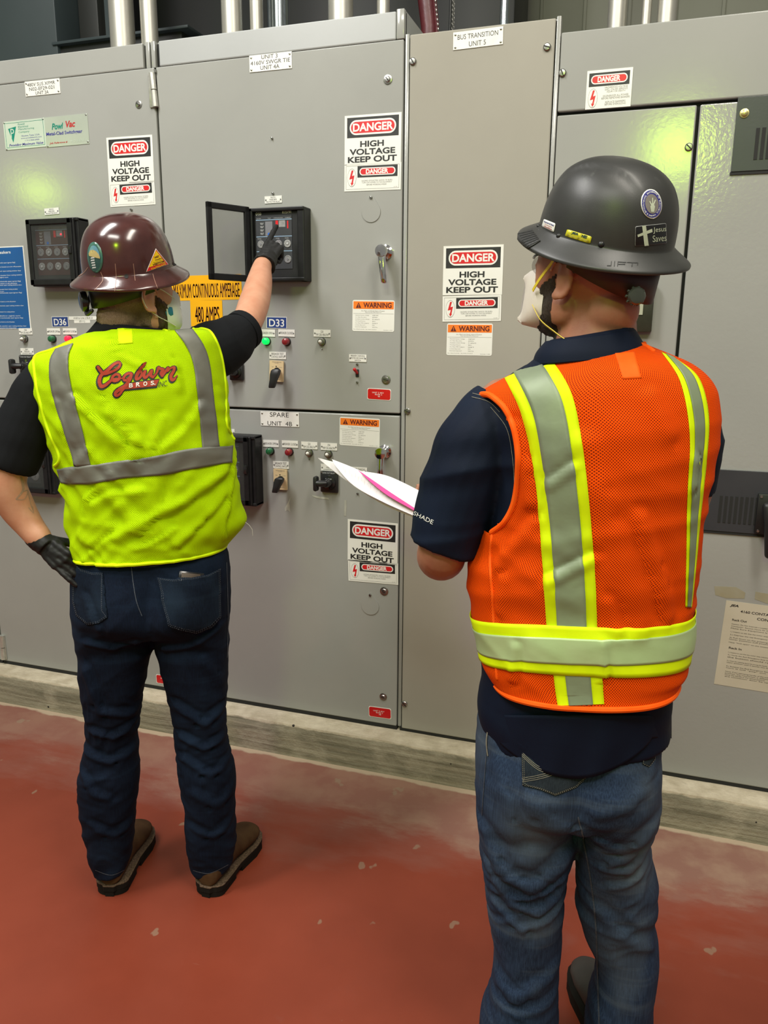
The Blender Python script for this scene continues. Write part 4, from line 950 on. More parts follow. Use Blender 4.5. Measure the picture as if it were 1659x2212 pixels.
def creases(man, lines, off):
    S = []
    for ln in lines:
        pts, w_, a_ = ln; Q = [man.P(x, y, off) for x, y in pts]; Q = [((q - man.B).dot(man.e), q.z) for q in Q]
        for k in range(len(Q) - 1): S.append((Vector(Q[k]), Vector(Q[k + 1]), w_, a_))
    def f(l, z, back=1.0):
        if back <= 0: return 0.0
        p = Vector((l, z)); best = {}
        t_ = 0.0
        for a, b, w_, am in S:
            d = b - a; t = max(0, min(1, (p - a).dot(d) / d.length_squared)); r = (p - a - d * t); x = r.length / w_
            if x < 3:
                v = am * math.exp(-x * x); side = 1 if (d.x * r.y - d.y * r.x) > 0 else -1
                v -= am * .6 * math.exp(-((x - 1.6) / .8) ** 2) * (1 if side > 0 else 0)
                if abs(v) > abs(best.get(id(lines), 0)): best[id(lines)] = v
        return best.get(id(lines), 0.0) * back
    return f
def fold(lat, z, ang, wl, amp, seed, stretch=5.0):
    c, s_ = math.cos(ang), math.sin(ang); a = lat * c + z * s_; b = -lat * s_ + z * c
    v = noise.noise(Vector((a / wl, b / (wl * stretch), seed)))
    return amp * (0.55 - abs(v) * 2.2)
# ---- head, in its own axes: x right, y face, z up
def frame(c, fwd, up, right=None):
    f = fwd.normalized(); r = f.cross(up).normalized(); u = r.cross(f)
    M = Matrix.Identity(4)
    for i in range(3): M[i][0] = r[i]; M[i][1] = f[i]; M[i][2] = u[i]; M[i][3] = c[i]
    return M
def head_shapes(mb, M, k=1.0):
    R3 = M.to_3x3()
    def B(c, r, rot=None):
        mb.ball(M @ (Vector(c) * k), tuple(q * k for q in r), R3 @ rot if rot else R3, 28, 20)
    B((0, -.012, .028), (.078, .096, .092)); B((0, .03, .0), (.068, .068, .085)); B((0, .032, -.055), (.056, .058, .06))
    B((0, .055, -.085), (.034, .034, .028)); B((0, .078, -.045), (.028, .022, .02)); B((.036, .05, -.02), (.026, .03, .024)); B((-.036, .05, -.02), (.026, .03, .024))
    B((0, .072, .022), (.05, .022, .014)); B((0, .1, -.022), (.012, .018, .014)); B((0, .09, .0), (.009, .016, .026))
    B((0, .093, -.052), (.021, .009, .005)); B((0, .091, -.062), (.018, .009, .006)); B((0, -.055, -.055), (.05, .045, .05))
    for sx in (-1, 1):
        B((sx * .052, .012, -.06), (.016, .03, .03)); B((sx * .031, .083, .004), (.012, .008, .008))
        pts = []; 
        for t in range(13):
            a = math.radians(-120 + 285 * t / 12); pts.append(M @ (Vector((sx * (.083 + .009 * math.sin(max(0, a) * .6)), -.006 - .019 * math.cos(a) * .95 + 0.0, -.011 + .032 * math.sin(a))) * k))
        mb.tube(pts, [.004 * k] * 2 + [.0052 * k] * 9 + [.004 * k] * 2, 10, round_ends=True)
        B((sx * .078, -.003, -.012), (.007, .015, .026), Matrix.Rotation(sx * .3, 3, 'Z')); B((sx * .080, .004, -.040), (.006, .008, .010))
def shell(me, M, wfn, off, voxel_noise=0.0):
    """thin layer over the parts of a mesh where wfn(local) > 0"""
    inv = M.inverted(); bm = bmesh.new(); idx = {}; 
    Wt = [wfn(inv @ v.co) for v in me.vertices]
    for p in me.polygons:
        if min(Wt[i] for i in p.vertices) <= 0: continue
        vs = []
        for i in p.vertices:
            if i not in idx:
                v = me.vertices[i]; q = v.co; nz = noise.noise(q * 260) * voxel_noise
                idx[i] = bm.verts.new(q + v.normal * (off * min(1, Wt[i]) - .0006 + nz * min(1, Wt[i])))
            vs.append(idx[i])
        bm.faces.new(vs)
    out = bpy.data.meshes.new('shell'); bm.normal_update(); bm.to_mesh(out); bm.free()
    for p in out.polygons: p.use_smooth = True
    return out
# ---- hand
def hand(mb, wrist, f, s_, pn, curls, k=1.0, thumb=(0.6, 0.5), rk=1.0, thumb_curl=.4):
    """f towards the fingers, s_ towards the thumb, pn the way the palm faces; curls: five lists of joint bends in radians"""
    f = f.normalized(); s_ = (s_ - f * s_.dot(f)).normalized(); pn = pn - f * pn.dot(f) - s_ * pn.dot(s_); pn.normalize()
    for j, o in enumerate((.026, .010, -.007, -.023)):
        a = wrist + (s_ * o * .6 + f * .006) * k; b = wrist + (s_ * o + f * (.088, .092, .088, .08)[j] + pn * (-.002)) * k
        mb.tube([a, a.lerp(b, .5), b], [.0125 * k * rk, .0125 * k * rk, .0108 * k * rk], 12, round_ends=True)
    mb.tube([wrist - f * .02 * k, wrist + f * .02 * k, wrist + f * .06 * k + s_ * .002 * k], [.024 * k * rk, .026 * k * rk, .025 * k * rk], 16, round_ends=True, flat=.62, up=pn)
    mb.tube([wrist + (f * .02 + s_ * .014 + pn * .006) * k, wrist + (f * .05 + s_ * .024 + pn * .008) * k], [.014 * k * rk, .013 * k * rk], 12, round_ends=True)
    L = ((.046, .027, .021), (.050, .031, .022), (.046, .029, .021), (.036, .022, .019))
    for j, o in enumerate((.026, .010, -.007, -.023)):
        p = wrist + (s_ * o + f * (.088, .092, .088, .08)[j]) * k; ang = 0.0; sp = o * 1.5; P = [p]; R = [.0100]
        for q in range(3):
            ang += curls[j][q]; d = f * math.cos(ang) + pn * math.sin(ang) + s_ * sp * math.cos(ang); d.normalize()
            p = p + d * L[j][q] * k; P.append(p); R.append((.0092, .0085, .0072)[q])
        sc_ = (1, 1.03, .98, .88)[j]
        mb.tube(P, [r * k * sc_ * rk for r in R], 12, round_ends=True)
    a = wrist + (f * .025 + s_ * .02 + pn * .006) * k; d = (f * math.cos(thumb[0]) + s_ * math.sin(thumb[0]) + pn * thumb[1]).normalized()
    b = a + d * .042 * k; d2 = (d + f * thumb_curl).normalized(); c = b + d2 * .032 * k; e_ = c + (d2 + f * thumb_curl).normalized() * .024 * k
    mb.tube([a, b, c, e_], [.0135 * k * rk, .0115 * k * rk, .0105 * k * rk, .0085 * k * rk], 12, round_ends=True)
    return wrist + f * .1 * k
def boot(parent, heel, toe, mats, k=1.0, shaft=True):
    """heel, toe: floor points"""
    heel = Vector(heel); toe = Vector(toe); f = (toe - heel); Ln = f.length; f.normalize(); s_ = Vector((f.y, -f.x, 0)); up = Vector((0, 0, 1))
    st = [(0.0, .018, .05), (.03, .030, .07), (.12, .036, .1), (.28, .037, .105), (.42, .037, .088), (.55, .042, .070), (.70, .049, .060), (.84, .047, .050), (.94, .034, .040), (.985, .018, .030), (1.0, .006, .022)]
    mb = MB(); rings = []
    for t, w_, h in st:
        c = heel + f * Ln * t; ring = []
        for q in range(20):
            a = q / 20 * 2 * PI; x = math.cos(a); z = math.sin(a)
            ring.append(c + s_ * x * w_ * k + up * ((.030 + (h - .005) * .5) + (h - .005) * .5 * z) * (1 if z > 0 else 1))
        rings.append(ring)
    mb.ring_loft(rings)
    if shaft: mb.tube([heel + f * .075 + up * .06, heel + f * .065 + up * .12, heel + f * .065 + up * .19], [.040, .038, .038], 20)
    me = remesh(mb, .005, 4); b = link_mesh('boot', me, mats[0], parent, smooth=False)
    def outline(g, z, t0=0.0, t1=1.0):
        N = 24; R = []; Lf = []
        for q in range(N + 1):
            t = t0 + (t1 - t0) * (q / N) ** (1.6 if t0 == 0 else 1); w_ = None
            for (ta, wa, _), (tb, wb, _) in zip(st[:-1], st[1:]):
                if ta <= t <= tb: w_ = wa + (wb - wa) * (t - ta) / (tb - ta)
            if t0 == 0 and t < .10: w_ = .036 * math.sqrt(max(.04, 1 - (1 - t / .10) ** 2))
            c = heel + f * (Ln * t + (-g if q == 0 and t0 == 0 else (g if q == N and t1 == 1 else 0))) + up * z
            R.append(c + s_ * (w_ + g) * k); Lf.append(c - s_ * (w_ + g) * k)
        return R + Lf[::-1]
    mb = MB(); mb.prism(outline(.006, .018), (0, 0, .016)); mb.prism(outline(.005, 0.001, .45, 1.0), (0, 0, .018)); mb.prism(outline(.004, .001, 0.0, .33), (0, 0, .018)); mb.build('sole', mats[1], b, smooth=False)
    mb = MB(); mb.prism(outline(.0068, .034), (0, 0, .002)); mb.build('welt', mats[2], b, smooth=False)
    return b
# ---- full brim hard hat, own axes x right y front z up
HAT = [(1.0, -.018), (1.0, -.013), (.97, -.008), (.90, .000), (.83, .008), (.79, .0135), (.776, .017), (.771, .026), (.765, .038), (.751, .056), (.724, .076), (.673, .0995), (.586, .122), (.46, .1395), (.318, .1505), (.16, .1565), (0.0, .158)]
def hard_hat(parent, M, a_, b_, material, ridge=0.0, n=96, front=1.0, name='hard_hat', hk=1.0):
    bm = bmesh.new(); rows = []
    prof = []
    for i in range(56):
        q = catmull([list(p) for p in HAT], i / 55); prof.append((max(q[0], 0.0), q[1] * hk))
    for r, z in prof[:-1]:
        row = []
        for k in range(n):
            t = k / n * 2 * PI; x = math.sin(t); y = math.cos(t); brim = max(0, (r - .78) / .22)
            ext = 1 + (front - 1) * max(0, y) ** 2 * brim
            zz = z + .004 * math.cos(2 * t) * brim
            if ridge: # raised crown panel
                d = max(0, min(1, (z - .045) / .06)) * max(0, min(1, (.42 - abs(x * r) / .42 * .42) / .05)); zz += ridge * d * (1 if abs(x * r) < .4 else .0)
            row.append(bm.verts.new(M @ Vector((x * b_ * r * ext, y * a_ * r * ext, zz))))
        rows.append(row)
    top = bm.verts.new(M @ Vector((0, 0, prof[-1][1] + ridge)))
    for p, q in zip(rows[:-1], rows[1:]):
        for k in range(n): bm.faces.new((p[k], p[(k + 1) % n], q[(k + 1) % n], q[k]))
    for k in range(n): bm.faces.new((rows[-1][k], rows[-1][(k + 1) % n], top))
    bmesh.ops.recalc_face_normals(bm, faces=bm.faces)
    me = bpy.data.meshes.new(name); bm.to_mesh(me); bm.free()
    outward(me, M @ Vector((0, 0, .05)))
    for p in me.polygons: p.use_smooth = True
    bv = bvh_of(me); o = link_mesh(name, me, material, parent, smooth=False); solidify(o, .003, -1.0)
    return o, bv
def fabric(name, col, hole, pitch, rough=.75, hsz=.3, vary=.12):
    mt = mat(name, col, rough); N, L = nodes(mt); b = N['Principled BSDF']; b.inputs['Specular IOR Level'].default_value = .08
    uv = N.new('ShaderNodeUVMap'); uv.uv_map = 'UVMap'
    v = N.new('ShaderNodeTexVoronoi'); v.voronoi_dimensions = '2D'; v.inputs['Randomness'].default_value = 0; v.inputs['Scale'].default_value = 1.0
    L.new(mapping(N, L, uv.outputs[0], (1 / pitch, .72 / pitch, 1), (0, 0, PI / 4)), v.inputs['Vector'])
    r = N.new('ShaderNodeMapRange'); r.inputs[1].default_value = hsz; r.inputs[2].default_value = hsz + .12; r.inputs[3].default_value = 1; r.inputs[4].default_value = 0
    L.new(v.outputs['Distance'], r.inputs[0])
    c = mixc(N, L, r.outputs[0], col, hole); L.new(c, b.inputs['Base Color'])
    bp = N.new('ShaderNodeBump'); bp.inputs['Strength'].default_value = .5; bp.inputs['Distance'].default_value = .0015; bp.invert = True
    L.new(r.outputs[0], bp.inputs['Height']); L.new(bp.outputs[0], b.inputs['Normal'])
    return mt
def denim(name, dark, light, fade, amount, scale=3.0, spots=()):
    mt = mat(name, dark, .9); N, L = nodes(mt); b = N['Principled BSDF']; b.inputs['Specular IOR Level'].default_value = .15; tc = N.new('ShaderNodeTexCoord'); o = tc.outputs['Object']
    c = mixc(N, L, noise_fac(N, L, mapping(N, L, o, (220, 220, 9)), 2.0, .3, .7, 4), dark, light)
    f = noise_fac(N, L, mapping(N, L, o, (1, 1, .55)), scale, .47, .72, 3)
    w_ = noise_fac(N, L, mapping(N, L, o, (2.2, 2.2, 26)), 1.5, .52, .72, 4); f2 = mth(N, L, 'ADD', f, mth(N, L, 'MULTIPLY', w_, .35), True)
    for cc, rr_, am in spots:      # worn thighs and knees
        n_ = N.new('ShaderNodeMapping'); n_.vector_type = 'POINT'; n_.inputs['Location'].default_value = tuple(-a / b_ for a, b_ in zip(cc, rr_)); n_.inputs['Scale'].default_value = tuple(1 / b_ for b_ in rr_)
        L.new(o, n_.inputs['Vector']); g_ = N.new('ShaderNodeTexGradient'); g_.gradient_type = 'QUADRATIC_SPHERE'; L.new(n_.outputs[0], g_.inputs['Vector'])
        f2 = mth(N, L, 'ADD', f2, mth(N, L, 'MULTIPLY', g_.outputs['Fac'], am), True)
    c = mixc(N, L, mth(N, L, 'MULTIPLY', f2, amount), c, fade); L.new(c, b.inputs['Base Color'])
    n = N.new('ShaderNodeTexNoise'); n.inputs['Scale'].default_value = 700; L.new(o, n.inputs['Vector'])
    bp = N.new('ShaderNodeBump'); bp.inputs['Strength'].default_value = .35; bp.inputs['Distance'].default_value = .001; L.new(n.outputs['Fac'], bp.inputs['Height']); L.new(bp.outputs[0], b.inputs['Normal'])
    return mt
def hairmat(name, a, c2):
    mt = mat(name, a, .7); N, L = nodes(mt); b = N['Principled BSDF']; tc = N.new('ShaderNodeTexCoord')
    f = noise_fac(N, L, mapping(N, L, tc.outputs['Object'], (900, 900, 160)), 1.0, .35, .65, 4); L.new(mixc(N, L, f, a, c2), b.inputs['Base Color'])
    bp = N.new('ShaderNodeBump'); bp.inputs['Strength'].default_value = .9; bp.inputs['Distance'].default_value = .003; L.new(f, bp.inputs['Height']); L.new(bp.outputs[0], b.inputs['Normal']); return mt
def skinmat(name, a, c2):
    mt = mat(name, a, .48, sss=.08, spec=.4); N, L = nodes(mt); b = N['Principled BSDF']; tc = N.new('ShaderNodeTexCoord')
    f = noise_fac(N, L, tc.outputs['Object'], 22, .3, .7, 6); L.new(mixc(N, L, f, a, c2), b.inputs['Base Color'])
    n = N.new('ShaderNodeTexNoise'); n.inputs['Scale'].default_value = 380; L.new(tc.outputs['Object'], n.inputs['Vector'])
    bp = N.new('ShaderNodeBump'); bp.inputs['Strength'].default_value = .25; bp.inputs['Distance'].default_value = .0008; L.new(n.outputs['Fac'], bp.inputs['Height']); L.new(bp.outputs[0], b.inputs['Normal']); return mt
M_SKIN1 = skinmat('fair_skin', (.58, .30, .19), (.50, .22, .13)); M_SKIN2 = skinmat('tanned_skin', (.40, .19, .11), (.34, .13, .08))
M_HAIR1 = hairmat('light_brown_hair', (.24, .15, .09), (.46, .31, .20)); M_BEARD1 = hairmat('brown_beard', (.07, .035, .018), (.16, .085, .045))
M_HAIR2 = hairmat('dark_brown_hair', (.025, .015, .01), (.07, .04, .025))
M_BSHIRT = mat('black_knit', (.0075, .008, .0095), .85, bump=(500, .3, .001), vary=(5, (.010, .011, .013), 1), spec=.12)
M_NSHIRT = mat('navy_poplin', (.0018, .0048, .016), .7, bump=(600, .2, .0008), vary=(5, (.0035, .009, .025), 1), spec=.18)
M_GLOVE = mat('black_nitrile', (.008, .008, .008), .55, bump=(220, .3, .0008), vary=(30, (.012, .012, .012), 1), spec=.3)
M_YEL = fabric('yellow_mesh_fabric', (.53, .81, .0), (.22, .38, .0), .0023, hsz=.25); M_YELB = mat('yellow_binding', (.72, .98, .0), .7, bump=(900, .2, .0006), vary=(40, (.66, .92, .0), 1), spec=.2)
M_ORG = fabric('orange_mesh_fabric', (.93, .085, .0), (.22, .014, .002), .0028, hsz=.25); M_ORGB = mat('orange_binding', (.98, .10, .0), .7, bump=(900, .2, .0006), vary=(40, (.9, .12, .005), 1), spec=.2)
M_TAPE1 = mat('grey_reflective_tape', (.155, .155, .135), .5, .15, bump=(35, .25, .003), vary=(12, (.18, .18, .15), 1)); M_TAPE2 = mat('silver_green_reflective_tape', (.19, .225, .155), .5, .12, bump=(30, .25, .003), vary=(6, (.28, .36, .20), 1))
M_LIME = mat('lime_ribbon', (.72, .90, .0), .65, bump=(900, .2, .0005), vary=(20, (.62, .8, .0), 1), spec=.2)
M_STITCH = mat('denim_stitch', (.035, .045, .065), .8, vary=(200, (.07, .08, .105), 1)); M_STITCH2 = mat('pale_stitch', (.17, .155, .12), .8, vary=(200, (.24, .22, .17), 1))
M_TAPE_LIT = mat('lit_reflective_tape', (.40, .53, .25), .42, .15, bump=(30, .25, .003), vary=(10, (.46, .58, .30), 1))  # lighter copy of the vest tape, its retroreflected light put into the colour
M_THREAD = mat('white_thread', (.6, .6, .55), .8, vary=(200, (.5, .5, .45), 1))
M_BOOT = mat('brown_suede', (.048, .022, .009), .8, bump=(90, .3, .002), vary=(14, (.085, .045, .019), 1), spec=.15); M_SOLE = mat('black_rubber_sole', (.009, .0075, .006), .8, bump=(60, .2, .002), vary=(20, (.013, .011, .009), 1), spec=.15); M_WELT = mat('tan_welt', (.06, .035, .02), .8, vary=(200, (.16, .10, .06), 1))
M_BOOT2 = mat('dark_grey_leather', (.030, .027, .025), .6, bump=(90, .25, .002), vary=(14, (.045, .04, .036), 1))
# ================================================================== man in the yellow vest (left)
UP = Vector((0, 0, 1))
m1 = Man(-1.255, 1.735, 22); e1, n1 = m1.e, m1.n
P1 = empty('person', m1.B, 'man in yellow mesh vest and brown hard hat reaching up to the relay', 'person')
def hd_frame(m, c, yaw, pitch, roll=0.0, tilt=0.0):
    """yaw to the right of straight away; pitch lifts the face"""
    f = (m.n * math.cos(yaw) + m.e * math.sin(yaw)); f = (f * math.cos(pitch) + UP * math.sin(pitch)); u = UP + m.e * roll - m.n * tilt
    return frame(c, f, u)
hc1 = m1.P(290, 636, .0); H1 = hd_frame(m1, hc1, math.radians(48), math.radians(6))
mb = MB(); head_shapes(mb, H1, 1.0)
m1.limb(mb, [(286, 655, .015, 108), (288, 690, .012, 104), (290, 735, .01, 108)], rows=8)
tor1 = [(215, 722, 372, 722, 0, .06), (110, 775, 450, 735, 0, .09), (95, 830, 468, 830, 0, .105), (110, 930, 478, 930, 0, .115), (150, 1050, 488, 1050, 0, .11), (168, 1190, 482, 1190, 0, .11), (175, 1300, 480, 1300, 0, .12)]
mb.ring_loft(m1.rings(tor1, 30, 36, -.012))
sh1 = [(150, 790, 0, 95), (96, 830, 0, 100), (50, 930, -.02, 92), (18, 1010, -.03, 86), (14, 1050, -.035, 84), (38, 1098, -.03, 74), (64, 1136, -.035, 60), (84, 1161, -.045, 54)]
m1.limb(mb, sh1, rows=40)
def at(px, py, Y, w): p = W(px, py, Y); return p, w * cam_depth(p) / F_PX / 2
reach = [at(425, 775, 1.82, 110), at(470, 745, 1.88, 92), at(515, 716, 1.97, 74), at(534, 695, 2.02, 66), at(549, 655, 2.11, 66), at(560, 612, 2.21, 56), at(565, 582, 2.30, 43), at(570, 568, 2.335, 38)]
def tube_at(mb, R, rows=36, grow=0.0, **kw):
    Q = [[*p, r] for p, r in R]; PP = []; RR = []
    for i in range(rows):
        q = catmull(Q, i / (rows - 1)); PP.append(Vector(q[:3])); RR.append(q[3] + grow)
    mb.tube(PP, RR, 22, True, kw.get('flat', 1.0), None, True); return PP
tube_at(mb, reach)
wr1 = W(573, 566, 2.345); tip1 = W(590, 497, D - .085)
hf1 = (W(598, 524, 2.425) - wr1).normalized(); hs1 = -Vector((AX)) + UP * .1; hp1 = hf1.cross(hs1)
if hp1.dot(FW) < 0: hp1 = -hp1
CUR1 = [[-.05, .05, .05], [1.35, 1.4, .9], [1.45, 1.5, .9], [1.5, 1.5, .9]]
KH = 1.0
hand(mb, wr1, hf1, hs1, hp1, CUR1, KH * .98, (.3, .5), .7, .6)
# hand on the hip
wr2 = m1.P(86, 1166, -.045); hf2 = (m1.P(140, 1216, -.075) - wr2).normalized(); hs2 = (UP * 1.0 + e1 * .5 + n1 * .2); hp2 = (n1 * .8 + e1 * .4)
CUR2 = [[.8, .8, .5], [.6, .6, .4], [.3, .35, .3], [.0, .15, .15]]
hand(mb, wr2, hf2, hs2, hp2, CUR2, .96, (.5, .9), .66, .3)
for s_ in ([(232, 1250, 0, 140), (235, 1400, 0, 120), (236, 1560, .0, 88), (238, 1700, .0, 90), (238, 1860, 0, 56)], [(402, 1250, 0, 140), (420, 1400, 0, 120), (432, 1560, 0, 92), (445, 1700, 0, 96), (452, 1860, .0, 56)]): m1.limb(mb, s_, rows=30)
body1 = remesh(mb, .0042, 5); B1 = link_mesh('body', body1.copy(), M_SKIN1, P1, smooth=False)
# hair and beard
def w_hair(q):
    a = max(0, min(1, (-.0 - q.y + .006 + .012 * noise.noise(q * 70)) / .02)); b = max(0, min(1, (q.z + .084 + .01 * noise.noise(q * 90)) / .018)); c = max(0, min(1, (.2 - abs(q.x)) / .02))
    return min(a, b, max(0, (.0800 - abs(q.x)) / .003)) if q.z < .13 else 0
def w_beard(q):
    a = (q.y - .016 + .003 * noise.noise(q * 60)) / .010; b = (-.004 - q.z - max(0, q.y - .022) * .75 + .003 * noise.noise(q * 50)) / .012; c = (q.z + .128) / .01
    return max(0, min(1, a, b, c)) if abs(q.x) < .075 and q.y < .13 else 0
link_mesh('hair', shell(body1, H1, w_hair, .0045, .0022), M_HAIR1, P1, smooth=False)
link_mesh('beard', shell(body1, H1, w_beard, .0045, .003), M_BEARD1, P1, smooth=False)
def loc_tube(parent, M, pts, r, material, name, n=8, rows=16):
    PP = [M @ Vector(catmull([list(p) for p in pts], i / (rows - 1))) for i in range(rows)]; mb = MB(); mb.tube(PP, r, n, round_ends=True); return mb.build(name, material, parent)
M_MASK = mat('white_mask_fabric', (.74, .76, .68), .8, bump=(300, .2, .0006), vary=(20, (.66, .68, .6), 1)); M_MASKB = mat('blue_mask_lining', (.02, .16, .30), .8, bump=(300, .3, .0006), vary=(30, (.03, .22, .36), 1))
def mask_rings(M, spec, n=36):
    out = []
    for y, zc, rx, rz, ex in spec:
        ring = []
        for k in range(n):
            t = k / n * 2 * PI; c, s_ = math.cos(t), math.sin(t); cx = math.copysign(abs(c) ** (2 / ex), c); cz = math.copysign(abs(s_) ** (2 / ex), s_)
            ring.append(M @ Vector((cx * rx, y - abs(cx) ** 2 * .012, zc + cz * rz)))
        out.append(ring)
    return out
mb = MB(); mb.ring_loft(mask_rings(H1, [(.060, -.048, .061, .060, 2.2), (.080, -.048, .058, .062, 2.3), (.100, -.048, .047, .056, 2.4), (.116, -.046, .034, .044, 2.4), (.126, -.042, .018, .026, 2.2), (.128, -.042, .003, .004, 2)]))
mk = mb.build('face_mask', M_MASK, P1)
mb = MB(); mb.ring_loft(mask_rings(H1, [(.056, -.047, .058, .030, 2.2), (.070, -.047, .0622, .028, 2.3), (.078, -.047, .0612, .022, 2.4)])); mb.build('mask_lining', M_MASKB, mk)
M_LOOP = mat('white_elastic', (.72, .68, .60), .7, vary=(90, (.6, .56, .5), 1))
for pts in ([(.083, -.018, .018), (.081, .02, .012), (.068, .055, -.004), (.056, .078, -.018)], [(.083, -.012, -.038), (.073, .015, -.056), (.062, .045, -.070), (.05, .075, -.085)], [(.083, -.018, .018), (.088, -.028, -.005), (.087, -.022, -.028), (.083, -.012, -.038)]):
    loc_tube(mk, H1, pts, .0013, M_LOOP, 'ear_loop')
# hard hat
M_HAT1 = mat('brown_fibre_shell', (.045, .010, .008), .2, coat=.6, vary=(18, (.075, .022, .018), 1), bump=(12, .06, .003))
Nn, Ll = nodes(M_HAT1)
HM1 = hd_frame(m1, m1.P(281, 592, .0), math.radians(40), 0.0); 
tiltA = Matrix.Rotation(math.radians(14), 4, e1) @ Matrix.Rotation(math.radians(-3.2), 4, n1)
HM1 = Matrix.Translation(HM1.translation) @ tiltA @ HM1.to_3x3().to_4x4()
hat1, hb1 = hard_hat(P1, HM1, .148, .137, M_HAT1, name='hard_hat', hk=.91)
fb1 = lambda px, py: m1.P(px, py, -.1)
# fibre seams on the brim, stickers
M_SEAM = mat('pale_fibre_seam', (.30, .16, .11), .4, vary=(60, (.25, .12, .09), 1))
for pts in ([(249, 570), (251, 600), (247, 634)], [(218, 588), (222, 606), (205, 626)], [(288, 570), (292, 606)], [(330, 592), (334, 606), (340, 622)], [(155, 604), (178, 592), (190, 578)]):
    drape_poly('fibre_seam', ribbon_polys([(*p, 1) for p in pts], 1.3), hb1, .0006, M_SEAM, hat1, maxlen=6)
for x, y in ((273, 597), (377, 569)): drape_poly('rivet_hole', [[(x + 4.5 * math.cos(k / 12 * 2 * PI), y + 5 * math.sin(k / 12 * 2 * PI)) for k in range(12)]], hb1, .0008, M_DARKGAP, hat1, maxlen=5)
def ell(cx, cy, rx, ry, rot=0, n=32): return [(cx + rx * math.cos(k / n * 2 * PI) * math.cos(rot) - ry * math.sin(k / n * 2 * PI) * math.sin(rot), cy + rx * math.cos(k / n * 2 * PI) * math.sin(rot) + ry * math.sin(k / n * 2 * PI) * math.cos(rot)) for k in range(n)]
M_S1 = mat('sticker_green', (.04, .13, .10), .3, coat=.4, vary=(40, (.05, .16, .12), 1)); M_S2 = mat('sticker_dark_green', (.02, .06, .055), .3, coat=.4, vary=(40, (.03, .07, .06), 1)); M_S3 = mat('sticker_sky', (.10, .24, .32), .3, coat=.4, vary=(40, (.12, .26, .34), 1)); M_S4 = mat('sticker_sand', (.42, .32, .13), .3, coat=.4, vary=(40, (.46, .36, .15), 1))
drape_poly('oval_sticker', [ell(206, 556, 16.5, 33.5, -.1)], hb1, .0008, M_S1, hat1, thick=.0003, fallback=fb1)
drape_poly('sticker_field', [ell(205, 557, 12.8, 28, -.1)], hb1, .0013, M_S2, hat1, fallback=fb1)
drape_poly('sticker_sky', [[p for p in ell(205, 557, 12.0, 27, -.1, 48) if p[1] < 553 + (p[0] - 205) * .3]], hb1, .0017, M_S3, hat1, fallback=fb1)
drape_poly('sticker_skyline', [[(193, 548), (196, 541), (199, 546), (203, 540), (206, 546), (209, 543), (214, 549), (217, 556), (217, 559), (194, 553)]], hb1, .0021, M_S4, hat1, fallback=fb1)
drape_poly('sticker_tree', [[(199 + dx, 556 + k * 5.2), (206 + dx, 555 + k * 5.2), (206.5 + dx, 558 + k * 5.2), (198 + dx, 559 + k * 5.2)] for k, dx in ((0, -1), (1, -1), (2, 0), (3, 1), (4, 2))], hb1, .0019, M_DIALR, hat1, fallback=fb1)
tq = ((336, 537), (363.5, 571), (315, 588))
def tri(s_): 
    cx = sum(p[0] for p in tq) / 3; cy = sum(p[1] for p in tq) / 3; return [(cx + (p[0] - cx) * s_, cy + (p[1] - cy) * s_) for p in tq]
M_S5 = mat('sticker_yellow', (.86, .56, .0), .35, vary=(30, (.8, .52, .0), 1))
drape_poly('warning_sticker', [tri(1.0)], hb1, .0008, M_WHITE, hat1, thick=.0003); drape_poly('sticker_border', [tri(.94)], hb1, .0013, M_RED, hat1); drape_poly('sticker_yellow_field', [[(336, 541.5), (353, 563), (323, 573)], ], hb1, .0017, M_S5, hat1); drape_poly('sticker_yellow_field', [[(353, 563), (356, 567), (320.5, 577.5), (323, 573)]], hb1, .0017, M_S5, hat1)
Q = ((320, 545), (358, 533), (362, 571), (318, 586))
drape_text('sticker_lettering', [('HARD', .33, .33, .56, .44, .03), ('WestRock', .36, .5, .76, .58, .01), ('Panama City, FL', .28, .62, .80, .68), ('VISITOR', .24, .70, .84, .81, .04)], Q, hb1, .0022, M_MAROON, hat1)
drape_text('sticker_lettering', [('TAPPISAFE', .16, .87, .88, .97, .01)], ((320, 545), (358, 533), (362, 571), (318, 588)), hb1, .0022, M_S5, hat1)
# suspension band under the hat
def band(parent, M, r_a, r_b, z0, z1, a0, a1, material, name, n=40, th=.0016):
    bm = bmesh.new(); A = []; 
    for k in range(n + 1):
        t = math.radians(a0 + (a1 - a0) * k / n); x, y = math.sin(t) * r_b, math.cos(t) * r_a; f = k / n
        za = z0(f) if callable(z0) else z0; zb = z1(f) if callable(z1) else z1
        A.append((bm.verts.new(M @ Vector((x, y, za))), bm.verts.new(M @ Vector((x * 1.03, y * 1.03, zb)))))
    for a, b in zip(A[:-1], A[1:]): bm.faces.new((a[0], b[0], b[1], a[1]))
    me = bpy.data.meshes.new(name); bm.normal_update(); bm.to_mesh(me); bm.free(); outward(me, M @ Vector((0, 0, (0))))
    o = link_mesh(name, me, material, parent); solidify(o, th, 1.0); return o
band(hat1, H1, .108, .087, lambda f: .008 - .034 * math.sin(f * PI), lambda f: .052 - .004 * math.sin(f * PI), 78, 282, M_BLACK, 'suspension_band')
mb = MB(); kb = H1 @ Vector((-.03, -.112, -.008)); kd = (H1.to_3x3() @ Vector((-.3, -1, 0))).normalized(); mb.lathe(kb, kd, [(0, .024), (.006, .025), (.014, .023), (.017, .015)], 20); mb.build('ratchet_knob', M_BLACKG, hat1)
loc_tube(hat1, H1, [(-.085, -.06, .03), (-.07, -.095, -.02), (-.035, -.115, -.038), (0, -.118, -.030)], .005, M_BLACK, 'suspension_strap')
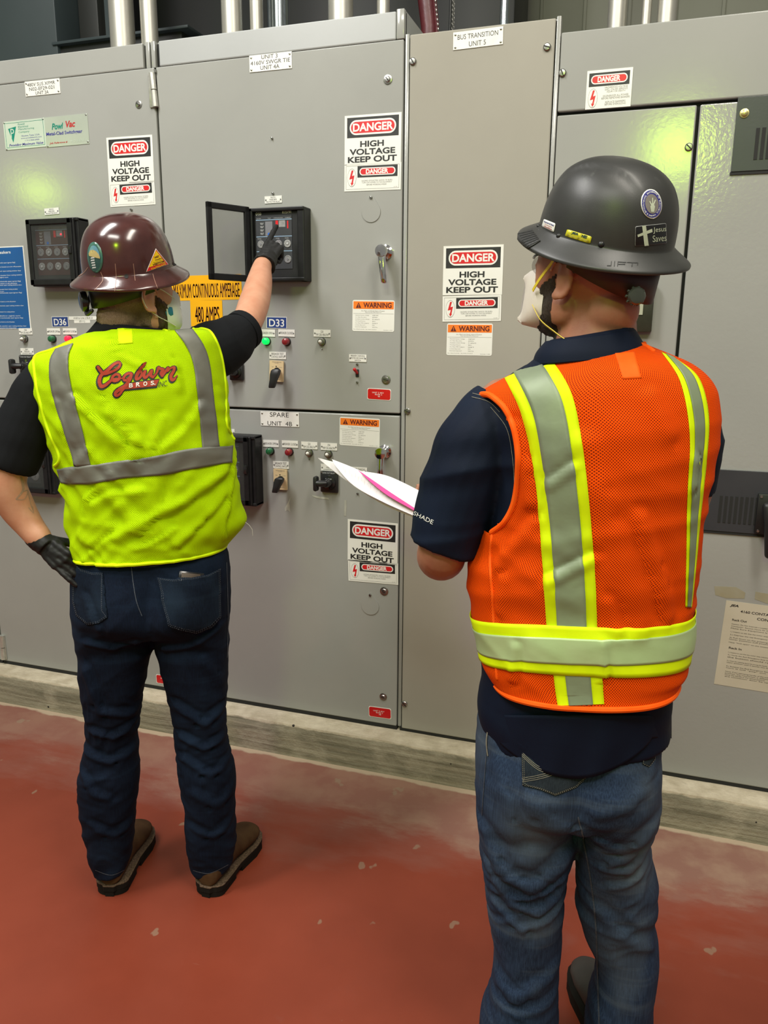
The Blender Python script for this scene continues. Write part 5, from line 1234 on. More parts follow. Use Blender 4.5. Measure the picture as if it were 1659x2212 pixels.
# black shirt: collar, yoke and sleeves
mb = MB()
mb.ring_loft(m1.rings([(214, 691, 358, 712, .0, .084), (203, 704, 366, 728, .0, .088), (185, 722, 385, 735, 0, .085), (120, 775, 440, 745, 0, .098), (94, 850, 474, 850, 0, .118), (112, 950, 482, 940, 0, .124), (150, 1060, 486, 1060, 0, .12), (172, 1185, 478, 1180, 0, .118)], 44, 48, 0.0))
m1.limb(mb, [(150, 800, 0, 110), (100, 836, 0, 116), (60, 910, -.01, 120), (32, 975, -.02, 120), (20, 1002, -.02, 120)], rows=30, round_ends=False)
R_ = [at(415, 785, 1.82, 120), at(450, 762, 1.85, 124), at(488, 744, 1.91, 112), at(518, 720, 1.975, 90), at(528, 712, 1.995, 86)]
Q = [[*p, r] for p, r in R_]; PP = [Vector(catmull(Q, i / 23)[:3]) for i in range(24)]; RR = [catmull(Q, i / 23)[3] for i in range(24)]; mb.tube(PP, RR, 24)
me = remesh(mb, .005, 4)
def wr_sleeve(co, nn):
    l = (co - m1.B).dot(e1); return (fold(l, co.z, .6, .05, .004, 3.1) if l > .16 else fold(l, co.z, 1.3, .06, .003, 2.2))
displace(me, wr_sleeve); sb1 = bvh_of(me); shirt1 = link_mesh('black_shirt', me, M_BSHIRT, P1, smooth=False)
mb = MB(); kk = R_[-1][0]; dd = (R_[-1][0] - R_[-2][0]).normalized(); mb.tube([kk - dd * .02, kk + dd * .004], [R_[-1][1] * 1.04, R_[-1][1] * 1.02], 30); mb.build('sleeve_hem', M_BSHIRT, shirt1)
# gloves
mb = MB(); hand(mb, wr1, hf1, hs1, hp1, CUR1, KH, (.3, .5), 1.0, .6); cd = (reach[-1][0] - reach[-2][0]).normalized(); mb.tube([wr1 - cd * .026, wr1 - cd * .005, wr1 + hf1 * .03], [.037, .035, .031], 20)
me = remesh(mb, .0026, 4); displace(me, lambda co, nn: .0012 * noise.noise(co * 90)); link_mesh('glove', me, M_GLOVE, P1, smooth=False)
mb = MB(); hand(mb, wr2, hf2, hs2, hp2, CUR2, .98, (.5, .9), 1.0, .3); cd = (wr2 - m1.P(66, 1140, -.01)).normalized(); mb.tube([wr2 - cd * .018, wr2 + cd * .004, wr2 + hf2 * .03], [.034, .031, .028], 20)
me = remesh(mb, .0026, 4); displace(me, lambda co, nn: .0012 * noise.noise(co * 90)); link_mesh('glove', me, M_GLOVE, P1, smooth=False)
# jeans
M_DEN1 = denim('dark_indigo_denim', (.0022, .0042, .011), (.0045, .0095, .024), (.012, .026, .055), .7, 4.0)
def fake_hips(spec, legs, man, n=40):
    mb = MB(); mb.ring_loft(man.rings(spec, 30, n))
    for lg in legs: mb.ring_loft(man.rings(lg, 60, n))
    return remesh(mb, .0052, 5)
hips = [(172, 1185, 486, 1178, 0, .118), (163, 1215, 494, 1208, 0, .128), (157, 1260, 497, 1255, 0, .14), (156, 1310, 497, 1310, -.005, .15), (158, 1335, 496, 1335, -.002, .14), (161, 1352, 495, 1352, 0, .12)]
legL = [(160, 1300, 330, 1300, 0, .12), (164, 1350, 338, 1350, 0, .118), (168, 1392, 333, 1392, 0, .110), (171, 1425, 323, 1425, 0, .104), (177, 1480, 311, 1480, .0, .096), (188, 1560, 299, 1560, .0, .082), (186, 1610, 297, 1610, -.002, .078), (171, 1672, 300, 1672, -.01, .082), (173, 1740, 293, 1740, -.01, .080), (186, 1810, 287, 1810, -.005, .074), (199, 1858, 280, 1856, -.0, .07), (205, 1876, 276, 1868, 0, .068)]
legR = [(335, 1300, 496, 1300, 0, .12), (330, 1350, 496, 1350, 0, .118), (336, 1392, 494, 1392, 0, .110), (345, 1425, 493, 1425, 0, .104), (359, 1480, 491, 1480, .0, .096), (374, 1548, 487, 1548, .0, .084), (381, 1610, 493, 1610, -.002, .08), (386, 1672, 508, 1672, -.01, .084), (399, 1740, 507, 1740, -.01, .080), (402, 1810, 510, 1810, -.005, .075), (411, 1858, 504, 1852, -.0, .07), (416, 1874, 496, 1864, 0, .068)]
me = fake_hips(hips, [legL, legR], m1)
def wr_jeans(man, zk, amp=1.0, seed=1.0, l0=0.0, zb=.86, cr=None):
    def f(co, nn):
        l = (co - man.B).dot(man.e); z = co.z; k = math.exp(-((z - zk) / .16) ** 2); k2 = math.exp(-((z - .12) / .10) ** 2); hip = math.exp(-((z - .78) / .12) ** 2)
        lc = l - l0; bt = max(0, -nn.dot(man.n)); zz = z - zb
        bum = bt * (.014 * (math.exp(-((lc - .085) / .06) ** 2) + math.exp(-((lc + .085) / .06) ** 2)) * math.exp(-((zz) / .085) ** 2) - .012 * math.exp(-(lc / .022) ** 2) * math.exp(-((zz + .02) / .10) ** 2) - .010 * math.exp(-((zz + .135 + .25 * abs(abs(lc) - .08)) / .022) ** 2))
        a1 = 1.35 + .9 * noise.noise(Vector((l * 7, z * 4, seed)))
        bum += cr(l, z, min(1, bt * 1.6)) if cr else 0
        return bum + amp * (fold(l, z, a1, .034, .0085, seed, 3.2) * (k + k2 * .5) + fold(l, z, .95 if lc > 0 else 2.2, .055, .0085, seed + 3, 4) * (1 - k) * .6 + fold(l, z, 1.5, .05, .003, seed + 7) * hip + .0015 * noise.noise(co * 25))
    return f
q_ = m1.P(328, 1300, -.1); cj1 = creases(m1, [([(182, 1450), (215, 1540), (285, 1560)], .012, .009), ([(195, 1590), (240, 1600), (292, 1580)], .010, .009), ([(180, 1640), (230, 1655), (290, 1640)], .011, .008), ([(380, 1530), (440, 1570), (485, 1545)], .012, .009), ([(388, 1600), (440, 1625), (485, 1610)], .010, .009), ([(395, 1650), (450, 1680), (503, 1665)], .011, .008), ([(190, 1385), (250, 1398), (300, 1380)], .008, .007), ([(350, 1405), (410, 1395), (475, 1360)], .009, .007), ([(412, 1800), (460, 1815), (500, 1790)], .012, .006), ([(195, 1790), (240, 1815), (280, 1800)], .012, .006), ([(190, 1290), (225, 1345)], .010, .006), ([(440, 1430), (470, 1480), (480, 1530)], .012, .006), ([(175, 1690), (200, 1720), (230, 1730)], .012, .006), ([(420, 1720), (470, 1745), (505, 1720)], .014, .006)], -.1)
displace(me, wr_jeans(m1, .47, .55, 1.3, (q_ - m1.B).dot(e1), q_.z, cj1)); jb1 = bvh_of(me); jeans1 = link_mesh('jeans', me, M_DEN1, P1, smooth=False)
def pocket(nm, poly, bvh, parent, material, stitch, double=True, lift=.0012):
    o = drape_poly(nm, [poly], bvh, lift, material, parent, maxlen=9, thick=.0016)
    n = len(poly); loop = poly + [poly[0]]
    cx = sum(p[0] for p in poly) / n; cy = sum(p[1] for p in poly) / n
    for sc_ in ((.965, .92) if double else (.965,)):
        P = []
        for a, b in zip(loop[:-1], loop[1:]):
            L_ = math.dist(a, b); st = max(2, int(L_ / 4.2))
            for k in range(st):
                t0, t1 = k / st, (k + .55) / st; p = [cx + (a[0] + (b[0] - a[0]) * t0 - cx) * sc_, cy + (a[1] + (b[1] - a[1]) * t0 - cy) * sc_]; q = [cx + (a[0] + (b[0] - a[0]) * t1 - cx) * sc_, cy + (a[1] + (b[1] - a[1]) * t1 - cy) * sc_]
                d = Vector((q[0] - p[0], q[1] - p[1])); d.normalize(); nx, ny = -d.y * .45, d.x * .45; P.append([(p[0] + nx, p[1] + ny), (q[0] + nx, q[1] + ny), (q[0] - nx, q[1] - ny), (p[0] - nx, p[1] - ny)])
        drape_poly('stitching', P, bvh, lift + .0024, stitch, o, maxlen=9)
    return o
M_DEN1P = denim('pocket_denim', (.0028, .0055, .012), (.006, .012, .026), (.018, .034, .058), .6, 6.0)
pocket('back_pocket', [(342, 1246), (370, 1249), (410, 1249), (445, 1240), (470, 1226), (470, 1333), (452, 1350), (421, 1362), (390, 1357), (365, 1350)], jb1, jeans1, M_DEN1P, M_STITCH, lift=.012)
pocket('back_pocket', [(160, 1212), (175, 1228), (200, 1236), (223, 1236), (223, 1320), (233, 1334), (214, 1347), (190, 1350), (166, 1330), (158, 1300)], jb1, jeans1, M_DEN1P, M_STITCH)
drape_poly('back_seam', ribbon_polys([(283, 1216, 1), (288, 1260, 1), (295, 1300, 1), (306, 1330, 1)], 1.8), jb1, .0012, M_STITCH, jeans1)
drape_poly('waistband_stitching', ribbon_polys([(288, 1226, 1), (340, 1222, 1), (400, 1208, 1), (470, 1188, 1)], 1.3), jb1, .0012, M_STITCH, jeans1)
drape_poly('side_seam', ribbon_polys([(489, 1215, 1), (492, 1330, 1), (490, 1420, 1)], 1.3), jb1, .0012, M_STITCH, jeans1, fallback=lambda x, y: m1.P(x, y, 0))
drape_poly('hem_stitching', ribbon_polys([(206, 1879, 1), (240, 1890, 1), (270, 1878, 1)], 1.4), jb1, .0012, M_STITCH, jeans1); drape_poly('hem_stitching', ribbon_polys([(418, 1880, 1), (452, 1886, 1), (492, 1868, 1)], 1.4), jb1, .0012, M_STITCH, jeans1)
h_ = jb1.ray_cast(CAMP, ray(412, 1250).normalized()); c0 = h_[0]; nn_ = h_[1] if h_[1].dot(FW) < 0 else -h_[1]
e = empty('mobile_phone', c0, 'dark phone sticking out of the back pocket of the dark jeans', 'phone')
u_ = (UP - nn_ * nn_.z).normalized(); T = frame(c0 + nn_ * .0048, u_.cross(nn_) * -1, u_); T = Matrix.Translation(T.translation) @ Matrix.Rotation(math.radians(14), 4, -nn_) @ T.to_3x3().to_4x4()
T = Matrix([[*v] for v in T]); q_ = T.to_3x3(); sgn = 1 if (q_ @ Vector((1, 0, 0))).dot(nn_) > 0 else -1
mb = MB(); mb.box((-.003, -.032, -.030), (.003, .032, .0165), .002, T); mb.build('phone_body', M_BLACKG, e)
mb = MB(); mb.box((sgn * .0031, -.022, -.025), (sgn * .0037, .026, .0125), .0003, T); mb.build('phone_case_back', mat('brown_case', (.06, .04, .025), .5, vary=(50, (.08, .05, .03), 1)), e)
# boots
hl, tl_ = Fl(238, 1935), Fl(311, 1792); hr, tr_ = Fl(446, 1937), Fl(549, 1800)
print('boot lengths', (tl_ - hl).length, (tr_ - hr).length, hl, hr)
tl_ = hl + (tl_ - hl).normalized() * .295; tr_ = hr + (tr_ - hr).normalized() * .295
boot(P1, hl, tl_, (M_BOOT, M_SOLE, M_WELT), 1.13); boot(P1, hr, tr_, (M_BOOT, M_SOLE, M_WELT), 1.13)
# vest
V1 = [(226, 706, 360, 715, -.004, .078, 2.0), (190, 722, 392, 714, 0, .090, 2.1), (140, 745, 436, 712, 0, .102, 2.3), (92, 766, 462, 728, 0, .112), (74, 792, 476, 765, 0, .122), (80, 835, 486, 825, 0, .132), (95, 890, 490, 885, 0, .138), (113, 945, 495, 935, 0, .140), (128, 995, 502, 985, 0, .140), (140, 1042, 506, 1035, 0, .138), (145, 1095, 518, 1082, 0, .136), (152, 1145, 527, 1122, 0, .134), (160, 1178, 500, 1160, 0, .132), (167, 1196, 484, 1178, 0, .131)]
R_ = m1.rings(V1, 110, 150)
cr1 = creases(m1, [([(165, 858), (203, 900), (268, 958), (300, 985)], .007, .009), ([(222, 862), (253, 912), (289, 947), (302, 985)], .006, .009), ([(232, 742), (262, 770), (300, 790)], .006, .006), ([(300, 985), (300, 920)], .007, .006), ([(335, 985), (395, 930), (425, 880)], .010, .006), ([(320, 985), (350, 900)], .007, .005),
  ([(181, 1112), (186, 1080), (205, 1058)], .006, .006), ([(205, 1090), (250, 1066), (310, 1058)], .010, .006), ([(470, 1025), (398, 1081), (325, 1117), (260, 1160)], .013, .009), ([(474, 1075), (430, 1130), (380, 1175)], .011, .008), ([(240, 1135), (195, 1180)], .008, .007), ([(345, 1060), (330, 1110), (300, 1150)], .009, .006), ([(300, 1185), (350, 1160), (375, 1140)], .005, .006), ([(500, 985), (508, 1040), (520, 1100)], .007, .006), ([(488, 1010), (484, 1100), (478, 1178)], .004, .006), ([(120, 870), (140, 950), (150, 1000)], .008, .006), ([(455, 850), (470, 920), (470, 960)], .010, .005), ([(340, 740), (370, 790), (380, 840)], .010, .005)], -.13)
def wr_vest1(p):
    l = (p - m1.B).dot(e1); z = p.z
    g = fold(l, z, math.radians(35), .03, .0055, 5.5, 6) * (1 if l < .05 else .4) + fold(l, z, math.radians(-40), .04, .0055, 9.5, 6) * (1 if z < 1.33 else .3) + fold(l, z, math.radians(80), .05, .003, 2.5)
    return 1.2 * g * max(.15, min(1, (1.66 - z) / .25)) + cr1(l, z, 1.0 if (p - m1.B).dot(n1) < 0 else 0.0)
for r in R_:
    c = sum(r, Vector()) / len(r)
    for k, p in enumerate(r):
        d = (p - c); d.z = 0; r[k] = p + d.normalized() * (wr_vest1(p) + .004)
me = grid_mesh(R_, 'yellow_vest'); outward(me, sum(R_[50], Vector()) / 150); vb1 = bvh_of(me); vest1 = link_mesh('yellow_vest', me, M_YEL, P1, smooth=False); solidify(vest1, .0018, 1.0)
f1 = lambda px, py: m1.P(px, py, 0)
strip('shoulder_stripe', [(122, 756), (110, 779), (109, 815), (117, 860), (135, 920), (163, 1007)], [(160, 744), (150, 768), (150, 800), (159, 850), (175, 912), (197, 1005)], vb1, .0036, M_TAPE1, vest1, fallback=f1)
strip('shoulder_stripe', [(377, 716), (400, 746), (416, 784), (424, 840), (430, 900), (436, 970)], [(415, 713), (437, 744), (450, 781), (458, 840), (465, 900), (472, 964)], vb1, .0036, M_TAPE1, vest1, fallback=f1)
strip('waist_stripe', [(126, 1012), (165, 1008), (250, 997), (330, 985), (410, 969), (500, 962)], [(134, 1044), (200, 1044), (270, 1032), (345, 1026), (430, 1010), (498, 999)], vb1, .0042, M_TAPE1, vest1, fallback=f1)
# binding along hem, armholes and neck
def piping(nm, pts, vb, lift, r, material, parent, fb, rows=70):
    PP = []
    for i in range(rows):
        q = spl(pts, i / (rows - 1)); rr = ray(q[0], q[1]).normalized(); h = vb.ray_cast(CAMP, rr)
        if h[0] is None: h = vb.find_nearest(fb(q[0], q[1]))
        nn = h[1] if h[1].dot(rr) < 0 else -h[1]; PP.append(h[0] + nn * lift)
    Q = [PP[0]] + [(a + b * 2 + c) / 4 for a, b, c in zip(PP[:-2], PP[1:-1], PP[2:])] + [PP[-1]]
    mb = MB(); mb.tube(Q, r, 10, round_ends=True); return mb.build(nm, material, parent)
piping('neck_binding', [(206, 714), (226, 708), (250, 705), (290, 703), (330, 709), (360, 716)], vb1, .001, .0042, M_YELB, vest1, f1)
piping('armhole_binding', [(152, 742), (118, 756), (78, 770), (76, 800), (84, 850), (104, 925), (130, 990), (106, 1014)], vb1, .001, .0045, M_YELB, vest1, f1)
piping('armhole_binding', [(418, 712), (440, 706), (462, 730), (478, 775), (486, 840), (487, 900), (493, 930), (514, 945)], vb1, .001, .0045, M_YELB, vest1, f1)
# hem ring follows the lowest row
low = R_[-1]; mb = MB(); mb.tube(low + [low[0]], .0055, 8); mb.build('hem_binding', M_YELB, vest1)
strip('neck_label', [(254, 708), (256, 745)], [(286, 705), (288, 742)], vb1, .002, M_YELB, vest1, rows=8, thick=.0006)
# script logo
LG_ = {
 'C': [(150, 190, .9), (200, 260), (245, 300), (330, 240), (430, 150, .9), (510, 115, .9), (545, 145, .8), (500, 215, .8), (400, 270, .8), (300, 305, .9), (235, 315), (190, 370, 1.1), (170, 460, 1.2), (200, 535, 1.2), (265, 525), (340, 470, .9), (395, 425, .8)],
 'o': [(395, 425, .8), (410, 365, .8), (470, 322, .8), (530, 350, .8), (515, 415, .9), (445, 440, .9), (398, 410, .8), (530, 400, .4), (600, 390, .5)],
 'g': [(740, 310, .8), (680, 312, .8), (622, 355, .8), (612, 420, .8), (660, 425, .8), (715, 375, .7), (748, 315, .8), (715, 410), (640, 520), (530, 590, 1.1), (462, 655), (478, 700, .9), (540, 670, .8), (600, 580, .8), (660, 530, .8)],
 'b': [(1005, 108, .25), (935, 175, .8), (875, 270), (835, 350, 1.0), (830, 410, .9), (885, 390, .8), (925, 320, .8), (905, 262, .7), (870, 285, .6)],
 'u': [(985, 270, .9), (965, 340), (990, 385, .9), (1050, 330, .7), (1105, 255, .8), (1085, 335), (1125, 375, .8)],
 'r': [(1125, 375, .7), (1190, 300, .6), (1222, 205, .8), (1250, 225, .8), (1310, 235, .8), (1270, 300), (1290, 350, .9)],
 'n': [(1290, 350, .7), (1350, 270, .8), (1400, 205, .8), (1385, 260, .8), (1440, 215, .6), (1505, 195, .8), (1500, 260, .9), (1450, 350, 1.0), (1465, 425, 1.0), (1520, 400, .7), (1550, 345, .2)]}
LG_ = {k: [(195 + p[0] / 8.295, 770 + p[1] / 8.295, p[2] if len(p) > 2 else 1.0) for p in P] for k, P in LG_.items()}
M_LRED2 = mat('logo_red', (.42, .025, .012), .7, vary=(200, (.34, .05, .01), 1)); 
outl = []; inn = []
for k, P in LG_.items(): outl += ribbon_polys([(a - 1.2, b + 1.4, c) for a, b, c in P], 11.5) + ribbon_polys(P, 10.5); inn += ribbon_polys(P, 6.8)
drape_poly('logo_outline', outl, vb1, .0026, M_INK, vest1, maxlen=10)
drape_poly('logo_lettering', inn, vb1, .0036, M_LRED2, vest1, maxlen=10)
drape_poly('logo_underline', [[(277, 827), (345, 818), (339, 838), (266, 845)]], vb1, .0029, M_INK, vest1, maxlen=8); drape_poly('logo_underline', [[(279, 828.5), (344, 820), (337.5, 834), (270, 841)]], vb1, .0033, M_LRED2, vest1, maxlen=8)
drape_text('logo_small_lettering', [('B', .0, .0, .15, 1, .03), ('R', .27, .0, .42, 1, .03), ('O', .54, .0, .69, 1, .03), ('S.', .82, .0, 1, 1, .03)], ((279.5, 828), (336, 822.5), (336, 831.5), (279.5, 837.5)), vb1, .0042, M_WHITE, vest1)
drape_text('logo_small_lettering', [('INC.', .0, .0, 1, 1, .0, .2)], ((342, 826), (362, 822), (362, 834), (342, 837)), vb1, .0042, M_INK, vest1)
# tattoo
bbv = bvh_of(body1); M_TAT = mat('faded_tattoo_ink', (.30, .19, .13), .6, vary=(160, (.40, .24, .16), 1))
drape_poly('forearm_tattoo', ribbon_polys([(45, 1030, 1.5), (50, 1050, 2), (48, 1062, 1.6), (35, 1078, 1)], 3) + ribbon_polys([(48, 1062, 1.2), (60, 1060, 1), (53, 1078, .8), (36, 1079, 1)], 2.2) + ribbon_polys([(60, 1060, 1), (66, 1088, 1), (70, 1100, .8), (73, 1109, .5)], 2.0) + ribbon_polys([(62, 1097, 1), (72, 1108, .6), (70, 1094, .8)], 2), bbv, .0005, M_TAT, B1, maxlen=8)
# loose thread
mb = MB(); mb.tube([m1.P(*p, -.02) for p in ((530, 1128), (538, 1134), (545, 1144), (546, 1157))], .0007, 6); mb.build('loose_thread', M_THREAD, vest1)
# ================================================================== man in the orange vest (right)
m2 = Man(-.10, 1.50); e2, n2 = m2.e, m2.n
P2 = empty('person', m2.B, 'bearded man in orange vest and black hard hat holding papers', 'person')
hc2 = m2.P(1274, 590, .0); H2 = hd_frame(m2, hc2, math.radians(-56), math.radians(8), tilt=.0)
mb = MB(); head_shapes(mb, H2, 1.04)
m2.limb(mb, [(1288, 630, .01, 165), (1290, 690, .005, 162), (1285, 770, 0, 185)], rows=8)
mb.ring_loft(m2.rings([(1180, 780, 1390, 770, 0, .07), (1080, 830, 1480, 815, 0, .10), (1050, 950, 1510, 950, 0, .12), (1070, 1100, 1495, 1100, 0, .12), (1060, 1300, 1465, 1300, 0, .12), (1050, 1500, 1430, 1500, 0, .12), (1055, 1650, 1405, 1650, 0, .13)], 30, 36, -.012))
m2.limb(mb, [(1090, 880, 0, 130), (1040, 950, -.01, 130), (1000, 1050, -.02, 120), (968, 1150, -.03, 108), (955, 1195, -.03, 106), (952, 1200, .03, 104), (945, 1180, .10, 84), (940, 1140, .18, 58), (940, 1120, .215, 50)], rows=50)
m2.limb(mb, [(1480, 880, 0, 120), (1500, 960, .02, 115), (1490, 1050, .05, 100), (1450, 1120, .10, 92), (1330, 1130, .22, 72), (1210, 1120, .30, 50)], rows=50)
wr3 = m2.P(940, 1118, .22); hf3 = (n2 * .5 - e2 * .12 - UP * .05); hand(mb, wr3, hf3, UP * .5 + e2 * .6, UP * 1.0 - e2 * .2, [[.5, .7, .4]] * 4, .93, (.6, .7), 1.0, .5)
wr4 = m2.P(1205, 1118, .31); hand(mb, wr4, n2 * .7 - e2 * .5, UP, -e2, [[.5, .8, .5]] * 4, .93, (.5, .5), 1.0, .5)
for s_ in ([(1140, 1650, 0, 180), (1140, 1850, 0, 130), (1140, 2020, 0, 100), (1125, 2230, 0, 95), (1125, 2500, .0, 75)], [(1330, 1650, 0, 170), (1328, 1850, .04, 120), (1338, 2050, .06, 100), (1340, 2300, .05, 90), (1340, 2450, .05, 75)]): m2.limb(mb, s_, rows=30)
body2 = remesh(mb, .0042, 5); B2 = link_mesh('body', body2.copy(), M_SKIN2, P2, smooth=False)
def w_hair2(q):
    q = q / 1.04; lim = .004
    a = (.012 - q.y) / .02; b = (q.z - lim + .003 * noise.noise(q * 70)) / .03
    return max(0, min(1, a, b)) if abs(q.x) < .1 and q.z < .13 else 0
link_mesh('hair', shell(body2, H2, w_hair2, .0022, .0014), M_HAIR2, P2, smooth=False)
def w_beard2(q):
    q = q / 1.04; return w_beard(q)
link_mesh('beard', shell(body2, H2, w_beard2, .0038, .0018), M_HAIR2, P2, smooth=False)
# mask
mb = MB(); mb.ring_loft(mask_rings(H2, [(.058, -.052, .062, .054, 2.2), (.080, -.052, .058, .058, 2.3), (.105, -.054, .044, .055, 2.6), (.128, -.058, .026, .050, 3), (.146, -.060, .006, .042, 3), (.148, -.060, .002, .036, 3)]))
mk2 = mb.build('face_mask', M_MASK if False else mat('cream_mask_fabric', (.74, .68, .60), .8, bump=(300, .2, .0006), vary=(20, (.68, .62, .54), 1)), P2)
M_YSTR = mat('yellow_elastic', (.80, .62, .03), .6, vary=(90, (.74, .56, .03), 1))
def flat_strap(parent, M, pts, w_, material, name, rows=24):
    PP = [M @ Vector(catmull([list(p) for p in pts], i / (rows - 1))) for i in range(rows)]; c = M.translation
    rings = []
    for i, p in enumerate(PP):
        t = (PP[min(i + 1, rows - 1)] - PP[max(i - 1, 0)]).normalized(); o_ = (p - c); o_ = (o_ - t * o_.dot(t)).normalized(); b = t.cross(o_)
        rings.append([p + b * w_, p + b * w_ + o_ * .0012, p - b * w_ + o_ * .0012, p - b * w_])
    mb = MB(); mb.ring_loft(rings); return mb.build(name, material, parent)
flat_strap(mk2, H2, [(-.063, .070, -.040), (-.075, .050, -.020), (-.082, .025, .008), (-.088, .002, .034), (-.085, -.03, .050)], .0030, M_YSTR, 'head_strap')
flat_strap(mk2, H2, [(-.062, .066, -.065), (-.066, .040, -.088), (-.066, .005, -.104), (-.072, -.035, -.116), (-.060, -.075, -.125)], .0032, M_YSTR, 'neck_strap')
# glasses
gl = loc_tube(P2, H2, [(-.060, .082, .016), (-.078, .060, .022), (-.086, .02, .026), (-.088, -.012, .018), (-.088, -.030, .000)], .0026, M_BLACKG, 'safety_glasses')
mb = MB(); mb.ring_loft([[H2 @ Vector((sx * .034 + .026 * math.cos(t / 20 * 2 * PI), .082 + d, .004 + .017 * math.sin(t / 20 * 2 * PI))) for t in range(20)] for sx, d in ((-1, 0), (-1, .002))]); mb.build('glasses_lens', M_GLASS, gl)
mb = MB(); mb.ring_loft([[H2 @ Vector((.034 + .026 * math.cos(t / 20 * 2 * PI), .082 + d, .004 + .017 * math.sin(t / 20 * 2 * PI))) for t in range(20)] for d in (0, .002)]); mb.build('glasses_lens', M_GLASS, gl)
# hat
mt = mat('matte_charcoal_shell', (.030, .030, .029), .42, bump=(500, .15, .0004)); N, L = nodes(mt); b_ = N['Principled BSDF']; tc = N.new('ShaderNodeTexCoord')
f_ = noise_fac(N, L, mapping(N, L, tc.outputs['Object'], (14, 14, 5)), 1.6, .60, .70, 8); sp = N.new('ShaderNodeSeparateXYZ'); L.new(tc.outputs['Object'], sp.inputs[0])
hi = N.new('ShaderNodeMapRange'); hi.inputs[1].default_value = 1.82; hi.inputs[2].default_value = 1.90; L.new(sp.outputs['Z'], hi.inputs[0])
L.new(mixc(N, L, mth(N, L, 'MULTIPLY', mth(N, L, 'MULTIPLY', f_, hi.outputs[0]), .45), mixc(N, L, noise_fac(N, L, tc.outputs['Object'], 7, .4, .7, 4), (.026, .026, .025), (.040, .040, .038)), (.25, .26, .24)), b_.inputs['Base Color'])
HM2 = hd_frame(m2, m2.P(1304, 524, .0), math.radians(-58), 0.0)
HM2 = Matrix.Translation(HM2.translation) @ Matrix.Rotation(math.radians(17), 4, e2) @ Matrix.Rotation(math.radians(10.5), 4, n2) @ HM2.to_3x3().to_4x4()
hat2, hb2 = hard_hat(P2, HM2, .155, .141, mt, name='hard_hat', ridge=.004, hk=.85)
fb2 = lambda px, py: m2.P(px, py, -.1)
for x, y, r in ((1164, 488, 5), (1208, 509, 6.5), (1300, 527, 8)):
    h = hb2.ray_cast(CAMP, ray(x, y).normalized())
    if h[0] is not None: mb = MB(); mb.ball(h[0] + FW * .0022 * r / 6, (.0044 * r / 6, .0044 * r / 6, .0044 * r / 6), None, 14, 10); mb.build('rivet_plug', M_BLACK, hat2)
def rpoly(q, r=.12, n=5):
    f = quadmap(q); out = []
    for cx, cy, a0 in ((1 - r, 1 - r, 0), (r, 1 - r, 90), (r, r, 180), (1 - r, r, 270)):
        for k in range(n + 1): t = math.radians(a0 + 90 * k / n); out.append(f(cx + r * math.cos(t), cy + r * math.sin(t)))
    return out
qa = ((1176, 473), (1201, 483), (1197, 502), (1171, 489)); drape_poly('white_sticker', [rpoly(qa)], hb2, .0008, M_WHITE, hat2, thick=.0003, fallback=fb2)
drape_text('sticker_lettering', [('Hammer & Hand', .08, .15, .92, .38, .02)], qa, hb2, .0016, M_VIOL, hat2, fallback=fb2); drape_text('sticker_lettering', [('Contractor', .2, .48, .8, .62, .01), ('Qualified', .2, .70, .8, .9, .01)], qa, hb2, .0016, M_REDI, hat2, fallback=fb2)
qb = ((1226, 495), (1279, 511), (1275, 526.5), (1221, 510)); M_S6 = mat('sticker_olive_yellow', (.58, .54, .02), .35, vary=(30, (.54, .50, .02), 1)); drape_poly('yellow_sticker', [rpoly(qb)], hb2, .0008, M_S6, hat2, thick=.0003)
drape_text('sticker_lettering', [('JEA', .2, .08, .46, .5, .04, .3), ('NES', .60, .08, .84, .5, .04, .3)], qb, hb2, .0016, mat('dark_teal_ink', (.0, .05, .07), .5, vary=(60, (.01, .06, .08), 1)), hat2); drape_text('sticker_lettering', [('Emergency & Switchgear', .08, .62, .92, .85, .0)], qb, hb2, .0016, M_S4, hat2)
qc = ((1372, 489), (1438, 482), (1439, 526), (1371, 532)); drape_poly('black_sticker', [rpoly(qc, .06)], hb2, .0008, M_DIAL, hat2, thick=.0003, fallback=fb2); drape_poly('sticker_field', [rpoly(((1373, 490), (1437, 483), (1438, 525), (1372, 531)), .05)], hb2, .0014, M_BLACKG, hat2, fallback=fb2)
M_PALE = mat('pale_green_ink', (.55, .60, .48), .5, vary=(60, (.5, .55, .44), 1))
drape_poly('cross_symbol', [[(1386, 488), (1394, 487), (1400, 530), (1391, 531)], [(1376, 507), (1407, 494), (1408, 501), (1377, 512)]], hb2, .002, M_PALE, hat2)
drape_text('sticker_lettering', [('Jesus', .57, .14, .98, .46, .0), ('Saves', .55, .54, .98, .86, .0)], qc, hb2, .002, M_PALE, hat2, fallback=fb2)
drape_poly('union_sticker', [ell(1406.5, 441, 22.5, 32, -.12)], hb2, .0008, M_WHITE, hat2, thick=.0003, fallback=fb2); drape_poly('sticker_blue_ring', [ell(1406.5, 441, 20.5, 29.5, -.12)], hb2, .0013, M_VIOL, hat2, fallback=fb2)
drape_poly('sticker_silver_centre', [ell(1407, 441, 14, 21, -.12)], hb2, .0018, mat('silver_foil', (.50, .45, .40), .25, .7, vary=(30, (.4, .36, .32), 1)), hat2, fallback=fb2)
drape_poly('sticker_hand_emblem', [[(1405, 458), (1403, 447), (1406, 440), (1410, 440), (1413, 447), (1411, 458)], [(1401, 436), (1403, 435), (1406, 442), (1404, 443)], [(1413, 432), (1415, 433), (1411, 443), (1409, 441)], [(1407, 428), (1409, 428), (1409, 441), (1407, 441)]], hb2, .0022, M_PALE, hat2)
bm = bmesh.new(); word = 'INTERNATIONAL BROTHERHOOD OF ELECTRICAL WORKERS - '
